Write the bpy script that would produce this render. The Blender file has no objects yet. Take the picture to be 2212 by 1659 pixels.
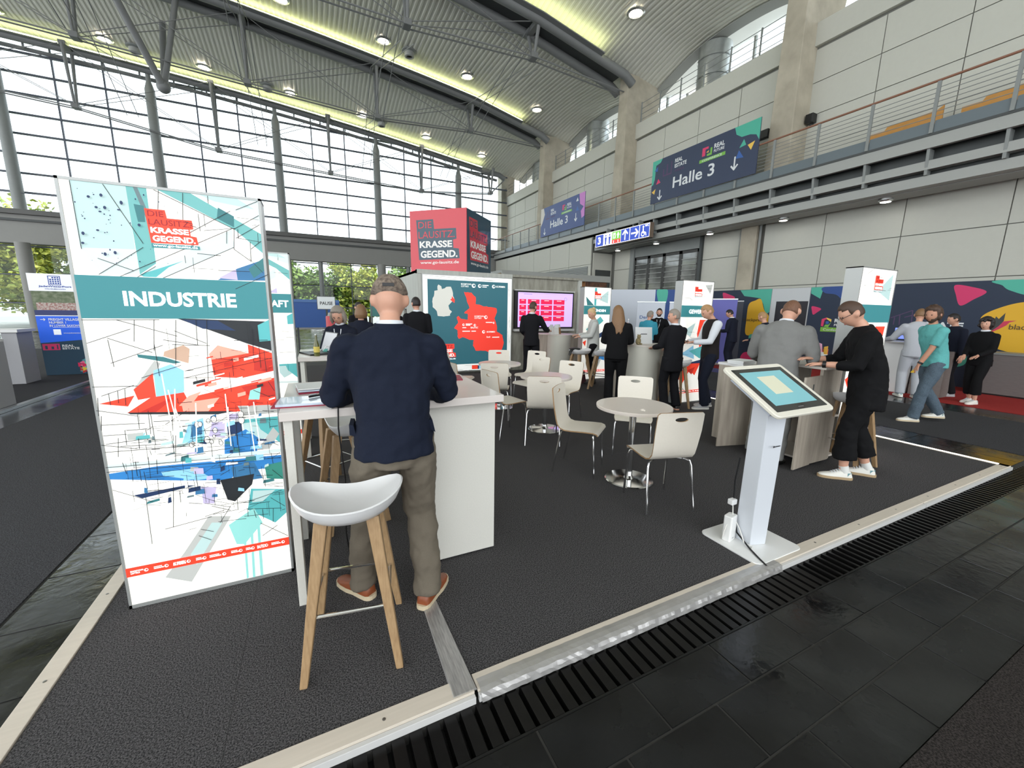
import bpy, math, random
from math import pi, sin, cos, radians, sqrt
from mathutils import Vector, Matrix
random.seed(7)
SC = bpy.context.scene
COL = SC.collection
V = Vector

# ------------------------------------------------------------------ camera
cam_d = bpy.data.cameras.new('camera')
cam_d.sensor_fit = 'HORIZONTAL'
cam_d.sensor_width = 36.0
cam_d.lens = 36.0 * 869.313 / 2212.0
cam_d.clip_start = 0.05
cam_d.clip_end = 400
cam = bpy.data.objects.new('camera', cam_d)
COL.objects.link(cam)
PITCH, ROLL, YAW = radians(10.451), radians(0.98644), radians(63.8708)
_f = V((cos(YAW) * cos(PITCH), sin(YAW) * cos(PITCH), -sin(PITCH)))
_r0 = V((sin(YAW), -cos(YAW), 0))
_u0 = _r0.cross(_f)
_r = _r0 * cos(ROLL) + _u0 * sin(ROLL)
_u = _u0 * cos(ROLL) - _r0 * sin(ROLL)
cam.matrix_world = Matrix(((_r.x, _u.x, -_f.x, 0), (_r.y, _u.y, -_f.y, 0), (_r.z, _u.z, -_f.z, 1.62), (0, 0, 0, 1)))
SC.camera = cam

# ------------------------------------------------------------------ light
SC.view_settings.view_transform = 'Standard'
SC.view_settings.look = 'None'
SC.view_settings.gamma = 1.0
SC.view_settings.use_curve_mapping = False
SC.view_settings.exposure = 0.3
world = bpy.data.worlds.new('sky')
SC.world = world
world.use_nodes = True
_bg = world.node_tree.nodes['Background']
_bg.inputs[0].default_value = (0.93, 0.97, 1.0, 1)
_bg.inputs[1].default_value = 2.6
_sd = bpy.data.lights.new('sun', 'SUN')
_sd.energy = 3.2
_sd.angle = radians(2)
_sd.color = (1.0, 0.95, 0.85)
_sun = bpy.data.objects.new('sun', _sd)
_sun.rotation_euler = (radians(32), 0, radians(-6))
COL.objects.link(_sun)

SC.cycles.max_bounces = 5
SC.cycles.diffuse_bounces = 3
SC.cycles.glossy_bounces = 3
SC.cycles.transparent_max_bounces = 10
SC.cycles.caustics_reflective = False
SC.cycles.caustics_refractive = False
SC.cycles.use_adaptive_sampling = True
SC.cycles.adaptive_threshold = 0.045

# ------------------------------------------------------------------ materials
MATS = {}


def srgb(c):
    return tuple((x / 255 / 12.92 if x / 255 <= 0.04045 else ((x / 255 + 0.055) / 1.055) ** 2.4) for x in c)


def M(name, rgb=(200, 200, 200), rough=0.5, metal=0.0, emit=0.0, spec=0.5, noise=0.0, nscale=40.0, bump=0.0, bscale=None,
      stretch=None, rgb2=None, coat=0.0, detail=4.0):
    """A procedural Principled material; noise mixes a second colour in, bump adds relief. Object coordinates."""
    if name in MATS:
        return MATS[name]
    m = bpy.data.materials.new(name)
    m.use_nodes = True
    nt = m.node_tree
    b = nt.nodes['Principled BSDF']
    c = srgb(rgb)
    b.inputs['Base Color'].default_value = (*c, 1)
    b.inputs['Roughness'].default_value = rough
    b.inputs['Metallic'].default_value = metal
    b.inputs['Specular IOR Level'].default_value = spec
    if coat:
        b.inputs['Coat Weight'].default_value = coat
    if emit:
        b.inputs['Emission Color'].default_value = (*c, 1)
        b.inputs['Emission Strength'].default_value = emit
    if noise or bump:
        tc = nt.nodes.new('ShaderNodeTexCoord')
        mp = nt.nodes.new('ShaderNodeMapping')
        nt.links.new(tc.outputs['Object'], mp.inputs[0])
        if stretch:
            mp.inputs['Scale'].default_value = stretch
    if noise:
        n = nt.nodes.new('ShaderNodeTexNoise')
        n.inputs['Scale'].default_value = nscale
        n.inputs['Detail'].default_value = detail
        nt.links.new(mp.outputs[0], n.inputs[0])
        r = nt.nodes.new('ShaderNodeValToRGB')
        r.color_ramp.elements[0].position = 0.5 - 0.35 / max(noise, .01) * .35
        r.color_ramp.elements[1].position = 0.5 + 0.35 / max(noise, .01) * .35
        if rgb2:
            c2 = srgb(rgb2)
            r.color_ramp.elements[0].color = (*c2, 1)
            r.color_ramp.elements[1].color = (*c, 1)
        else:
            r.color_ramp.elements[0].color = (*[x * (1 - noise * .5) for x in c], 1)
            r.color_ramp.elements[1].color = (*[min(1, x * (1 + noise * .5)) for x in c], 1)
        nt.links.new(n.outputs['Fac'], r.inputs[0])
        nt.links.new(r.outputs[0], b.inputs['Base Color'])
        if emit:
            nt.links.new(r.outputs[0], b.inputs['Emission Color'])
    if bump:
        n2 = nt.nodes.new('ShaderNodeTexNoise')
        n2.inputs['Scale'].default_value = bscale or nscale
        n2.inputs['Detail'].default_value = 3
        nt.links.new(mp.outputs[0], n2.inputs[0])
        bp = nt.nodes.new('ShaderNodeBump')
        bp.inputs['Strength'].default_value = bump
        bp.inputs['Distance'].default_value = 0.01
        nt.links.new(n2.outputs['Fac'], bp.inputs['Height'])
        nt.links.new(bp.outputs[0], b.inputs['Normal'])
    MATS[name] = m
    return m


def glass_mat(name, tint, gloss=0.08, rough=0.02):
    """Thin clear pane: see-through with a fresnel sheen."""
    if name in MATS:
        return MATS[name]
    m = bpy.data.materials.new(name)
    m.use_nodes = True
    nt = m.node_tree
    nt.nodes.clear()
    o = nt.nodes.new('ShaderNodeOutputMaterial')
    mx = nt.nodes.new('ShaderNodeMixShader')
    t = nt.nodes.new('ShaderNodeBsdfTransparent')
    g = nt.nodes.new('ShaderNodeBsdfGlossy')
    fr = nt.nodes.new('ShaderNodeFresnel')
    fr.inputs[0].default_value = 1.45
    t.inputs[0].default_value = (*tint, 1)
    g.inputs['Roughness'].default_value = rough
    ge = nt.nodes.new('ShaderNodeNewGeometry')
    iv = nt.nodes.new('ShaderNodeMath')
    iv.operation = 'SUBTRACT'
    iv.inputs[0].default_value = 1
    mu = nt.nodes.new('ShaderNodeMath')
    mu.operation = 'MULTIPLY'
    nt.links.new(ge.outputs['Backfacing'], iv.inputs[1])
    nt.links.new(iv.outputs[0], mu.inputs[0])
    nt.links.new(fr.outputs[0], mu.inputs[1])
    nt.links.new(mu.outputs[0], mx.inputs[0])
    nt.links.new(t.outputs[0], mx.inputs[1])
    nt.links.new(g.outputs[0], mx.inputs[2])
    nt.links.new(mx.outputs[0], o.inputs[0])
    MATS[name] = m
    return m


# ------------------------------------------------------------------ mesh helpers
class MB:
    def __init__(s):
        s.v, s.f, s.m = [], [], []

    def add(s, vs, fs, mi=0):
        o = len(s.v)
        s.v += [tuple(p) for p in vs]
        s.f += [tuple(i + o for i in q) for q in fs]
        s.m += [mi] * len(fs)
        return s

    def box(s, x0, x1, y0, y1, z0, z1, mi=0):
        return s.add([(x0, y0, z0), (x1, y0, z0), (x1, y1, z0), (x0, y1, z0), (x0, y0, z1), (x1, y0, z1), (x1, y1, z1), (x0, y1, z1)],
                     [(3, 2, 1, 0), (4, 5, 6, 7), (0, 1, 5, 4), (1, 2, 6, 5), (2, 3, 7, 6), (3, 0, 4, 7)], mi)

    def hexa(s, pts, mi=0):
        """box from eight corners: four of the bottom, four of the top"""
        return s.add(pts, [(3, 2, 1, 0), (4, 5, 6, 7), (0, 1, 5, 4), (1, 2, 6, 5), (2, 3, 7, 6), (3, 0, 4, 7)], mi)

    def tube(s, pts, r, n=8, caps=True, mi=0, flat=None):
        pts = [V(p) for p in pts]
        k = len(pts)
        rs = r if isinstance(r, (list, tuple)) else [r] * k
        t0 = (pts[1] - pts[0]).normalized()
        up = V((0, 0, 1)) if abs(t0.z) < .9 else V((0, 1, 0))
        nx = t0.cross(up).normalized()
        vs = []
        for i in range(k):
            t = (pts[min(i + 1, k - 1)] - pts[max(i - 1, 0)]).normalized()
            nx = (nx - t * nx.dot(t)).normalized()
            ny = t.cross(nx)
            q = rs[i]
            qa, qb = q if isinstance(q, (list, tuple)) else (q, q)
            for j in range(n):
                a = 2 * pi * (j + .5) / n
                vs.append(pts[i] + nx * (cos(a) * qa) + ny * (sin(a) * qb))
        fs = [(i * n + j, i * n + (j + 1) % n, (i + 1) * n + (j + 1) % n, (i + 1) * n + j) for i in range(k - 1) for j in range(n)]
        if caps:
            fs += [tuple(range(n - 1, -1, -1)), tuple(range((k - 1) * n, k * n))]
        return s.add(vs, fs, mi)

    def cyl(s, a, b, r, n=12, mi=0):
        return s.tube([a, b], r, n, True, mi)

    def loft(s, rings, caps=True, mi=0):
        n = len(rings[0])
        vs = [p for r in rings for p in r]
        k = len(rings)
        fs = [(i * n + j, i * n + (j + 1) % n, (i + 1) * n + (j + 1) % n, (i + 1) * n + j) for i in range(k - 1) for j in range(n)]
        if caps:
            fs += [tuple(range(n - 1, -1, -1)), tuple(range((k - 1) * n, k * n))]
        return s.add(vs, fs, mi)

    def lathe(s, prof, n=24, c=(0, 0), mi=0, caps=True):
        return s.loft([[(c[0] + r * cos(2 * pi * j / n), c[1] + r * sin(2 * pi * j / n), z) for j in range(n)] for r, z in prof], caps, mi)

    def prism(s, poly, z0, z1, mi=0):
        n = len(poly)
        return s.add([(x, y, z0) for x, y in poly] + [(x, y, z1) for x, y in poly],
                     [tuple(range(n - 1, -1, -1)), tuple(range(n, 2 * n))] + [(j, (j + 1) % n, n + (j + 1) % n, n + j) for j in range(n)], mi)

    def slab(s, poly, y0, y1, mi=0):
        """polygon in x,z given thickness in y"""
        n = len(poly)
        return s.add([(x, y0, z) for x, z in poly] + [(x, y1, z) for x, z in poly],
                     [tuple(range(n)), tuple(range(2 * n - 1, n - 1, -1))] + [((j + 1) % n, j, n + j, n + (j + 1) % n) for j in range(n)], mi)

    def ball(s, c, r, nu=12, nv=8, mi=0):
        rx, ry, rz = r if isinstance(r, (list, tuple)) else (r, r, r)
        rings = []
        for i in range(nv + 1):
            a = -pi / 2 + pi * (i + .02) / (nv + .04)
            rings.append([(c[0] + rx * cos(a) * cos(2 * pi * j / nu), c[1] + ry * cos(a) * sin(2 * pi * j / nu), c[2] + rz * sin(a)) for j in range(nu)])
        return s.loft(rings, True, mi)

    def mesh(s, name, mats):
        me = bpy.data.meshes.new(name)
        me.from_pydata(s.v, [], s.f)
        for m in (mats if isinstance(mats, (list, tuple)) else [mats]):
            me.materials.append(m)
        if any(s.m):
            me.polygons.foreach_set('material_index', s.m)
        me.update()
        return me


def fix_normals(me):
    import bmesh
    bm = bmesh.new()
    bm.from_mesh(me)
    bmesh.ops.recalc_face_normals(bm, faces=bm.faces)
    bm.to_mesh(me)
    bm.free()


def put(name, mb, mats, parent=None, smooth=False, bevel=0.0, loc=None, rot=None, angle=40, kind=None):
    me = mb.mesh(name, mats) if isinstance(mb, MB) else mb
    if isinstance(mb, MB):
        fix_normals(me)
        if smooth:
            me.shade_smooth()
            me.set_sharp_from_angle(angle=radians(angle))
    o = bpy.data.objects.new(name, me)
    COL.objects.link(o)
    if parent:
        o.parent = parent
    if loc:
        o.location = loc
    if rot:
        o.rotation_euler = rot
    if bevel:
        b = o.modifiers.new('bevel', 'BEVEL')
        b.width = bevel
        b.segments = 2
        b.limit_method = 'ANGLE'
    if kind:
        o['kind'] = kind
    return o


def tag(o, label, cat, group=None):
    o['label'] = label
    o['category'] = cat
    if group:
        o['group'] = group
    return o


def thing(name, label, cat, loc=(0, 0, 0), rz=0.0, group=None):
    o = bpy.data.objects.new(name, None)
    o.empty_display_size = .1
    COL.objects.link(o)
    o.location = loc
    o.rotation_euler = (0, 0, rz)
    return tag(o, label, cat, group)


def struct(name, mb, mats, **k):
    o = put(name, mb, mats, **k)
    o['kind'] = 'structure'
    return o


def sroot(name, loc=(0, 0, 0), rz=0.0):
    o = bpy.data.objects.new(name, None)
    COL.objects.link(o)
    o.location = loc
    o.rotation_euler = (0, 0, rz)
    o['kind'] = 'structure'
    return o


def copy_tree(o, parent=None):
    c = o.copy()
    COL.objects.link(c)
    c.parent = parent
    for ch in list(o.children):
        copy_tree(ch, c)
    return c


def clone(root, label, loc, rz=0.0, group=None):
    c = copy_tree(root)
    c.location = loc
    c.rotation_euler = (0, 0, rz)
    c['label'] = label
    if group:
        c['group'] = group
    return c


TEXTS = []


def txt(s, parent, x, z, w, h, mat, y=-0.001, ang=0.0, bold=0.0, shear=0.0, name='lettering', flip=False):
    """Flat lettering on the front (-y) face of a thing: lower left corner x,z; fitted to w,h (None keeps the proportion)."""
    cu = bpy.data.curves.new(name, 'FONT')
    cu.body = s
    cu.size = 1
    cu.extrude = 0.0006
    cu.offset = bold
    cu.shear = shear
    cu.resolution_u = 3
    cu.space_line = 1.0
    cu.materials.append(mat)
    o = bpy.data.objects.new(name, cu)
    COL.objects.link(o)
    o.parent = parent
    TEXTS.append((o, x, y, z, w, h, ang))
    return o


def fit_texts():
    """fit every lettering to its size and turn it into a plain mesh"""
    bpy.context.view_layer.update()
    dg = bpy.context.evaluated_depsgraph_get()
    for o, x, y, z, w, h, ang in TEXTS:
        me = bpy.data.meshes.new_from_object(o.evaluated_get(dg))
        xs_, ys_ = [v.co.x for v in me.vertices], [v.co.y for v in me.vertices]
        x0, x1, y0, y1 = min(xs_), max(xs_), min(ys_), max(ys_)
        dx, dy = max(x1 - x0, 1e-4), max(y1 - y0, 1e-4)
        sx = w / dx if w else h / dy
        sy = h / dy if h else w / dx
        R = Matrix.Rotation(-ang, 3, 'Y') @ Matrix.Rotation(pi / 2, 3, 'X')
        T = Matrix.Translation(V((x, y, z)) + R @ V((-x0 * sx, -y0 * sy, 0)))
        me.transform(T @ R.to_4x4() @ Matrix.Diagonal((sx, sy, 1, 1)))
        nm, par = o.name, o.parent
        bpy.data.objects.remove(o)
        n = bpy.data.objects.new(nm.split('.')[0], me)
        COL.objects.link(n)
        n.parent = par
    TEXTS.clear()


def prints(name, parent, polys, y0, step=0.00025):
    """Flat printed shapes on a front face, later shapes in front of earlier ones. polys: (material, [(x, z), ...])"""
    mb = MB()
    mats, idx = [], {}
    for k, (m, p) in enumerate(polys):
        if m.name not in idx:
            idx[m.name] = len(mats)
            mats.append(m)
        y = y0 - step * (1 + k * 0.25)
        mb.add([(x, y, z) for x, z in p], [tuple(range(len(p)))], idx[m.name])
    me = mb.mesh(name, mats)
    o = bpy.data.objects.new(name, me)
    COL.objects.link(o)
    o.parent = parent
    if len(polys) > 1:
        o['kind'] = 'stuff'
    return o


def line(x0, z0, x1, z1, w):
    d = V((x1 - x0, z1 - z0))
    l = max(d.length, 1e-5)
    n = V((-d.y, d.x)) / l * w / 2
    return [(x0 + n.x, z0 + n.y), (x0 - n.x, z0 - n.y), (x1 - n.x, z1 - n.y), (x1 + n.x, z1 + n.y)]


def disc(x, z, rx, rz=None, n=16):
    rz = rz or rx
    return [(x + rx * cos(2 * pi * j / n), z + rz * sin(2 * pi * j / n)) for j in range(n)]


def rrect(x0, x1, y0, y1, r, n=5):
    pts = []
    for cx, cy, a0 in ((x1 - r, y1 - r, 0), (x0 + r, y1 - r, pi / 2), (x0 + r, y0 + r, pi), (x1 - r, y0 + r, 1.5 * pi)):
        for i in range(n + 1):
            a = a0 + pi / 2 * i / n
            pts.append((cx + r * cos(a), cy + r * sin(a)))
    return pts


# shared materials
WHITE = M('white_laminate', (214, 212, 204), .45, noise=.12, nscale=120)
WHITEP = M('white_plastic', (225, 225, 224), .35)
STEEL = M('painted_steel_grey', (132, 136, 134), .5, noise=.15, nscale=6)
DSTEEL = M('dark_steel', (62, 66, 66), .5)
CHROME = M('chrome', (225, 225, 225), .12, 1.0)
BLACK = M('black_plastic', (22, 22, 24), .4)
OAK = M('oak_wood', (176, 146, 108), .5, noise=.5, nscale=18, stretch=(6, 6, .6), rgb2=(148, 118, 84))
CONC = M('concrete', (192, 184, 166), .8, noise=.5, nscale=1.6, rgb2=(158, 150, 134), bump=.2, bscale=30)
# ------------------------------------------------------------------ floor
ZF = -0.04
TILE = M('black_floor_tile', (27, 28, 29), .2, noise=.8, nscale=3.5, rgb2=(13, 13, 14), bump=.22, bscale=14, spec=.45)
TILEL = M('dark_sheet_floor', (26, 27, 29), .2, noise=.5, nscale=.8, bump=.05, bscale=5, spec=.6)
def worn(m, lo, hi, sc):
    """roughness that changes over the surface, and long fine scratches"""
    nt = m.node_tree
    b = nt.nodes['Principled BSDF']
    tc = nt.nodes.new('ShaderNodeNewGeometry')
    n = nt.nodes.new('ShaderNodeTexNoise')
    n.inputs['Scale'].default_value = sc
    n.inputs['Detail'].default_value = 6
    r = nt.nodes.new('ShaderNodeMapRange')
    r.inputs['From Min'].default_value = .35
    r.inputs['From Max'].default_value = .65
    r.inputs['To Min'].default_value = lo
    r.inputs['To Max'].default_value = hi
    nt.links.new(tc.outputs['Position'], n.inputs[0])
    nt.links.new(n.outputs['Fac'], r.inputs[0])
    nt.links.new(r.outputs[0], b.inputs['Roughness'])


worn(TILE, .1, .34, 3.0)
worn(TILEL, .1, .3, 1.5)
GROUT = M('tile_joint', (50, 49, 46), .8)
CARPET = M('charcoal_carpet', (98, 96, 97), .95, noise=.9, nscale=170, rgb2=(40, 40, 41), bump=.6, bscale=230, spec=.1, detail=2)
CARPETB = M('aisle_carpet', (82, 82, 85), .95, noise=.8, nscale=150, rgb2=(46, 46, 48), bump=.5, bscale=220, spec=.1, detail=2)
CARPETR = M('red_carpet', (158, 54, 52), .95, noise=.4, nscale=150, bump=.4, bscale=220, spec=.1)
BEIGE = M('pale_trim_board', (206, 196, 182), .5, noise=.2, nscale=9, stretch=(.3, 6, 6))
ALU = M('aluminium', (186, 188, 190), .3, .85, noise=.1, nscale=20)
struct('floor', MB().box(-30, 22, -16, 1.15, ZF - .3, ZF - .004).box(-30, 22, 1.352, 36, ZF - .3, ZF - .004).box(-30, 22, 1.15, 1.352, ZF - .3, ZF - .062), GROUT)


def tiles(name, xs, ys, off=None, mat=TILE):
    """Tiles laid between the joints xs (along x) in rows ys; off shifts every second row."""
    root = sroot(name)
    meshes = {}
    for r in range(len(ys) - 1):
        sh = off if (off and r % 2) else 0
        for i in range(len(xs) - 1):
            w, d = xs[i + 1] - xs[i], ys[r + 1] - ys[r]
            key = (round(w, 3), round(d, 3), random.randrange(3))
            if key not in meshes:
                q = MB()
                a, b, g = w / 2 - .003, d / 2 - .003, .003
                z = [ZF + random.uniform(-.0012, .0012) for _ in range(4)]
                q.hexa([(-a, -b, ZF - .01), (a, -b, ZF - .01), (a, b, ZF - .01), (-a, b, ZF - .01),
                        (-a + g, -b + g, z[0]), (a - g, -b + g, z[1]), (a - g, b - g, z[2]), (-a + g, b - g, z[3])])
                meshes[key] = q.mesh('tile', mat)
                fix_normals(meshes[key])
            o = bpy.data.objects.new('tile', meshes[key])
            COL.objects.link(o)
            o.parent = root
            o.location = ((xs[i] + xs[i + 1]) / 2 + sh, (ys[r] + ys[r + 1]) / 2, 0)
    return root


tiles('floor_tile_field', [-.54 + .5 * i for i in range(27)], [.21, .445, .68, .915, 1.15], off=.24)
tiles('floor_tile_strip_left', [-1.56, -1.17], [1.2 + .5 * i for i in range(16)])
tiles('floor_tile_strip_right', [6.9, 7.33, 7.76], [1.4 + .5 * i for i in range(22)])
struct('floor_sheet_aisle', MB().box(-4.27, -3.8, -2, 24, ZF - .004, ZF - .0005), TILEL)
struct('floor_sheet_red_side', MB().box(10.2, 11.06, -2, 24, ZF - .004, ZF - .0005), TILEL)
struct('floor_sheet_back', MB().box(-30, 22, 13.5, 33, ZF - .0035, ZF - .002), TILEL)
struct('floor_carpet_aisle_left', MB().box(-3.8, -1.57, -6, 16, ZF - .004, ZF + .006), CARPETB)
struct('floor_carpet_front', MB().box(-1.5, 12, -8, .445, ZF - .004, ZF + .008), M('brown_carpet', (66, 61, 59), .95, noise=.9, nscale=150, rgb2=(36, 33, 32), bump=.5, bscale=220, spec=.1, detail=2))
struct('floor_carpet_aisle_right', MB().box(7.76, 10.2, -6, 16, ZF - .004, ZF + .006), CARPETB)
struct('floor_carpet_red', MB().box(11.06, 15.4, -6, 12.6, ZF - .004, ZF + .009), CARPETR)

# stand platform with its carpet tiles and edge boards
plat = sroot('floor_stand')
put('platform', MB().box(-1.10, 6.80, 1.44, 12.6, ZF, -.006), M('platform_board', (60, 55, 50), .8), plat)
_cm = {}
xs = [-1.10 + .7 * i for i in range(11)] + [6.80]
ys = [1.455 + 1.0 * i for i in range(12)]
for i in range(len(xs) - 1):
    for j in range(len(ys) - 1):
        w, d = xs[i + 1] - xs[i], ys[j + 1] - ys[j]
        k = (round(w, 3), round(d, 3))
        if k not in _cm:
            a, b = w / 2 - .0006, d / 2 - .0006
            _cm[k] = MB().hexa([(-a, -b, -.006), (a, -b, -.006), (a, b, -.006), (-a, b, -.006), (-a, -b, 0), (a, -b, 0), (a, b, 0), (-a, b, 0)]).mesh('carpet_tile', CARPET)
        o = bpy.data.objects.new('carpet_tile', _cm[k])
        COL.objects.link(o)
        o.parent = plat
        o.location = ((xs[i] + xs[i + 1]) / 2, (ys[j] + ys[j + 1]) / 2, 0)
LEDM = M('led_strip_light', (255, 250, 238), .5, emit=3.0)
SCREW = M('screw_head', (150, 148, 145), .3, .9)
# front edge: three boards, a lower white step and screws
tf = sroot('trim_1')
for a, b in ((-1.18, .52), (.535, 2.57), (2.58, 4.75), (4.76, 6.88)):
    put('edge_board', MB().box(a, b, 1.372, 1.455, -.008, .006), BEIGE, tf, bevel=.002)
    put('edge_step', MB().box(a, b, 1.352, 1.372, ZF, -.006), M('white_edge', (205, 204, 202), .4), tf, bevel=.002)
for i in range(14):
    put('screw', MB().lathe([(.007, .0055), (.007, .0075), (.004, .008)], 8, (-1.05 + i * .6, 1.412)), SCREW, tf)
tl = sroot('trim_2')
for a, b in ((1.37, 3.9), (3.91, 6.4), (6.41, 9.0)):
    put('edge_board', MB().box(-1.185, -1.105, a, b, ZF, .006), BEIGE, tl, bevel=.002)
for i in range(9):
    put('screw', MB().lathe([(.007, .0055), (.007, .0075), (.004, .008)], 8, (-1.145, 1.6 + i * .6)), SCREW, tl)
tr = sroot('trim_3')
put('edge_board', MB().box(6.80, 6.88, 1.37, 12.6, ZF, .006), BEIGE, tr, bevel=.002)
put('light_strip', MB().box(6.815, 6.84, 1.45, 12.6, .006, .012), LEDM, tr)

# drain channel with its grate bars
dr = sroot('floor_drain')
put('channel', MB().box(-2, 12, 1.155, 1.352, ZF - .06, ZF - .05), M('drain_dark', (8, 8, 8), .8), dr)
put('channel_edge', MB().box(-2, 12, 1.148, 1.158, ZF - .06, ZF + .001), M('drain_edge_steel', (40, 40, 40), .35, .6), dr)
GR = M('grate_bar', (30, 29, 29), .3, .5, noise=.6, nscale=12, rgb2=(20, 19, 19))
bm_ = MB().hexa([(-.027, 1.16, ZF - .05), (.027, 1.16, ZF - .05), (.027, 1.352, ZF - .05), (-.027, 1.352, ZF - .05),
                 (-.024, 1.16, ZF), (.024, 1.16, ZF), (.024, 1.352, ZF), (-.024, 1.352, ZF)]).mesh('grate_bar', GR)
fix_normals(bm_)
for i in range(118):
    o = bpy.data.objects.new('grate_bar', bm_)
    COL.objects.link(o)
    o.parent = dr
    o.location = (-.3 + i * .07, 0, 0)
    if 44 < i < 110:
        o.scale.x = .45
        o.location.x = -.3 + i * .07
struct('ground', MB().box(-120, 140, 36.5, 180, -.5, -.3), M('asphalt_outside', (130, 132, 128), .9, noise=.3, nscale=2))

# ------------------------------------------------------------------ right wall
XW = 15.5
PANEL = M('wall_panel_grey', (194, 194, 184), .75, noise=.06, nscale=8, bump=.15, bscale=160)
PANELD = M('wall_panel_joint', (112, 112, 106), .8)
LGREY = M('light_grey_steel', (158, 160, 156), .5)
wr = sroot('wall_right')
put('backing', MB().box(XW + .03, XW + .4, -16, 34, ZF, 10.95), PANELD, wr)
put('parapet_band', MB().box(XW - .12, XW + .3, -16, 34, 10.28, 10.98), PANEL, wr, bevel=.01)
PILL = [1.4, 9.55, 17.9, 26.0, 33.6]
_pm = {}


def wpanel(y0, y1, z0, z1):
    k = (round(y1 - y0, 3), round(z1 - z0, 3))
    if k not in _pm:
        a, b = k[0] / 2 - .012, k[1] / 2 - .012
        q = MB().hexa([(.04, -a, -b), (.04, a, -b), (.04, a, b), (.04, -a, b), (0, -a, -b), (0, a, -b), (0, a, b), (0, -a, b)])
        _pm[k] = q.mesh('wall_panel', PANEL)
        fix_normals(_pm[k])
    o = bpy.data.objects.new('wall_panel', _pm[k])
    COL.objects.link(o)
    o.parent = wr
    o.location = (XW, (y0 + y1) / 2, (z0 + z1) / 2)


for b in range(len(PILL) - 1):
    y0, y1 = PILL[b] + .35, PILL[b + 1] - .35
    for i in range(4):
        for z0, z1 in ((6.35, 7.2), (7.2, 8.2), (8.2, 9.2), (9.2, 10.22)):
            wpanel(y0 + (y1 - y0) * i / 4, y0 + (y1 - y0) * (i + 1) / 4, z0, z1)
for ya, yb, n in ((0, 10.2, 5), (11.1, 13.0, 1), (17.05, 18.7, 1)):
    for i in range(n):
        for z0, z1 in ((0, 1.4), (1.4, 2.65), (2.65, 3.9), (3.9, 5.2)):
            wpanel(ya + (yb - ya) * i / n, ya + (yb - ya) * (i + 1) / n, z0, z1)
# pillars
for i, y in enumerate(PILL[1:4]):
    c = put('column_concrete', MB().hexa([(XW - .85, y - .42, 6.2), (XW + .1, y - .42, 6.2), (XW + .1, y + .42, 6.2), (XW - .85, y + .42, 6.2),
                                  (XW - .75, y - .3, 13.2), (XW + 1.6, y - .3, 13.2), (XW + 1.6, y + .3, 13.2), (XW - .75, y + .3, 13.2)]), CONC, bevel=.02)
    c['kind'] = 'structure'
c = put('column_concrete', MB().box(XW - .6, XW + .6, 33.0, 33.8, 0, 13.0), CONC, bevel=.02)
c['kind'] = 'structure'
lc = sroot('column_low')
put('shaft', MB().box(XW - .25, XW + .1, 10.35, 10.98, 0, 5.1), CONC, lc, bevel=.02)
for y in (10.28, 11.05):
    put('service_pipe', MB().cyl((XW - .12, y, 0), (XW - .12, y, 5.1), .045, 10), STEEL, lc, smooth=True)
# lower block below the balcony beyond the doors, with panels
lw = sroot('wall_right_block')
put('core', MB().box(14.15, XW + .3, 19.0, 33.2, 0, 5.65), PANELD, lw)
for i in range(6):
    for z0, z1 in ((2.7, 4.2), (4.2, 5.62)):
        a = 19.05 + i * 2.2
        put('wall_panel', MB().box(14.11, 14.16, a + .01, a + 2.18, z0 + .01, z1 - .01), PANEL, lw)
put('louvre_field', MB().box(14.09, 14.12, 19.3, 24.0, 3.3, 4.1), M('louvre_grey', (120, 124, 124), .5), lw)
for i in range(9):
    put('louvre_slat', MB().box(14.06, 14.1, 19.3, 24.0, 3.33 + i * .085, 3.37 + i * .085), LGREY, lw)
put('side_panel', MB().box(14.2, XW, 18.93, 19.0, 0, 4.8), PANEL, lw)
put('side_dark_panel', MB().box(14.35, XW - .1, 18.9, 18.94, 2.9, 3.9), DSTEEL, lw)
# sliding doors
dd = sroot('door_1')
DFR = M('door_frame_dark', (46, 44, 42), .4)
DGL = M('door_glass', (150, 152, 148), .05, noise=.8, nscale=.9, rgb2=(84, 86, 84), spec=.9)  # paler patches in the colour stand in for bright reflections on the panes
put('lintel', MB().box(XW - .1, XW + .05, 12.95, 17.05, 4.42, 4.95), STEEL, dd)
put('side_post', MB().box(XW - .16, XW + .05, 17.0, 17.3, 0, 5.2), STEEL, dd)
put('side_post', MB().box(XW - .12, XW + .05, 12.85, 12.98, 0, 5.2), DSTEEL, dd)
for i in range(4):
    a = 13.0 + i * 1.0
    lf = put('door_leaf', MB().box(XW - .07, XW - .02, a, a + .09, 0, 4.4).box(XW - .07, XW - .02, a + .91, a + 1.0, 0, 4.4).box(XW - .07, XW - .02, a, a + 1, 4.28, 4.4).box(XW - .07, XW - .02, a, a + 1, 0, .2), DFR, dd)
    put('pane', MB().box(XW - .05, XW - .04, a + .09, a + .91, .2, 4.28), DGL, lf)
    for k in range(16):
        put('louvre_bar', MB().box(XW - .1, XW - .09, a + .09, a + .91, .4 + k * .24, .43 + k * .24), LGREY, lf)

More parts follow.
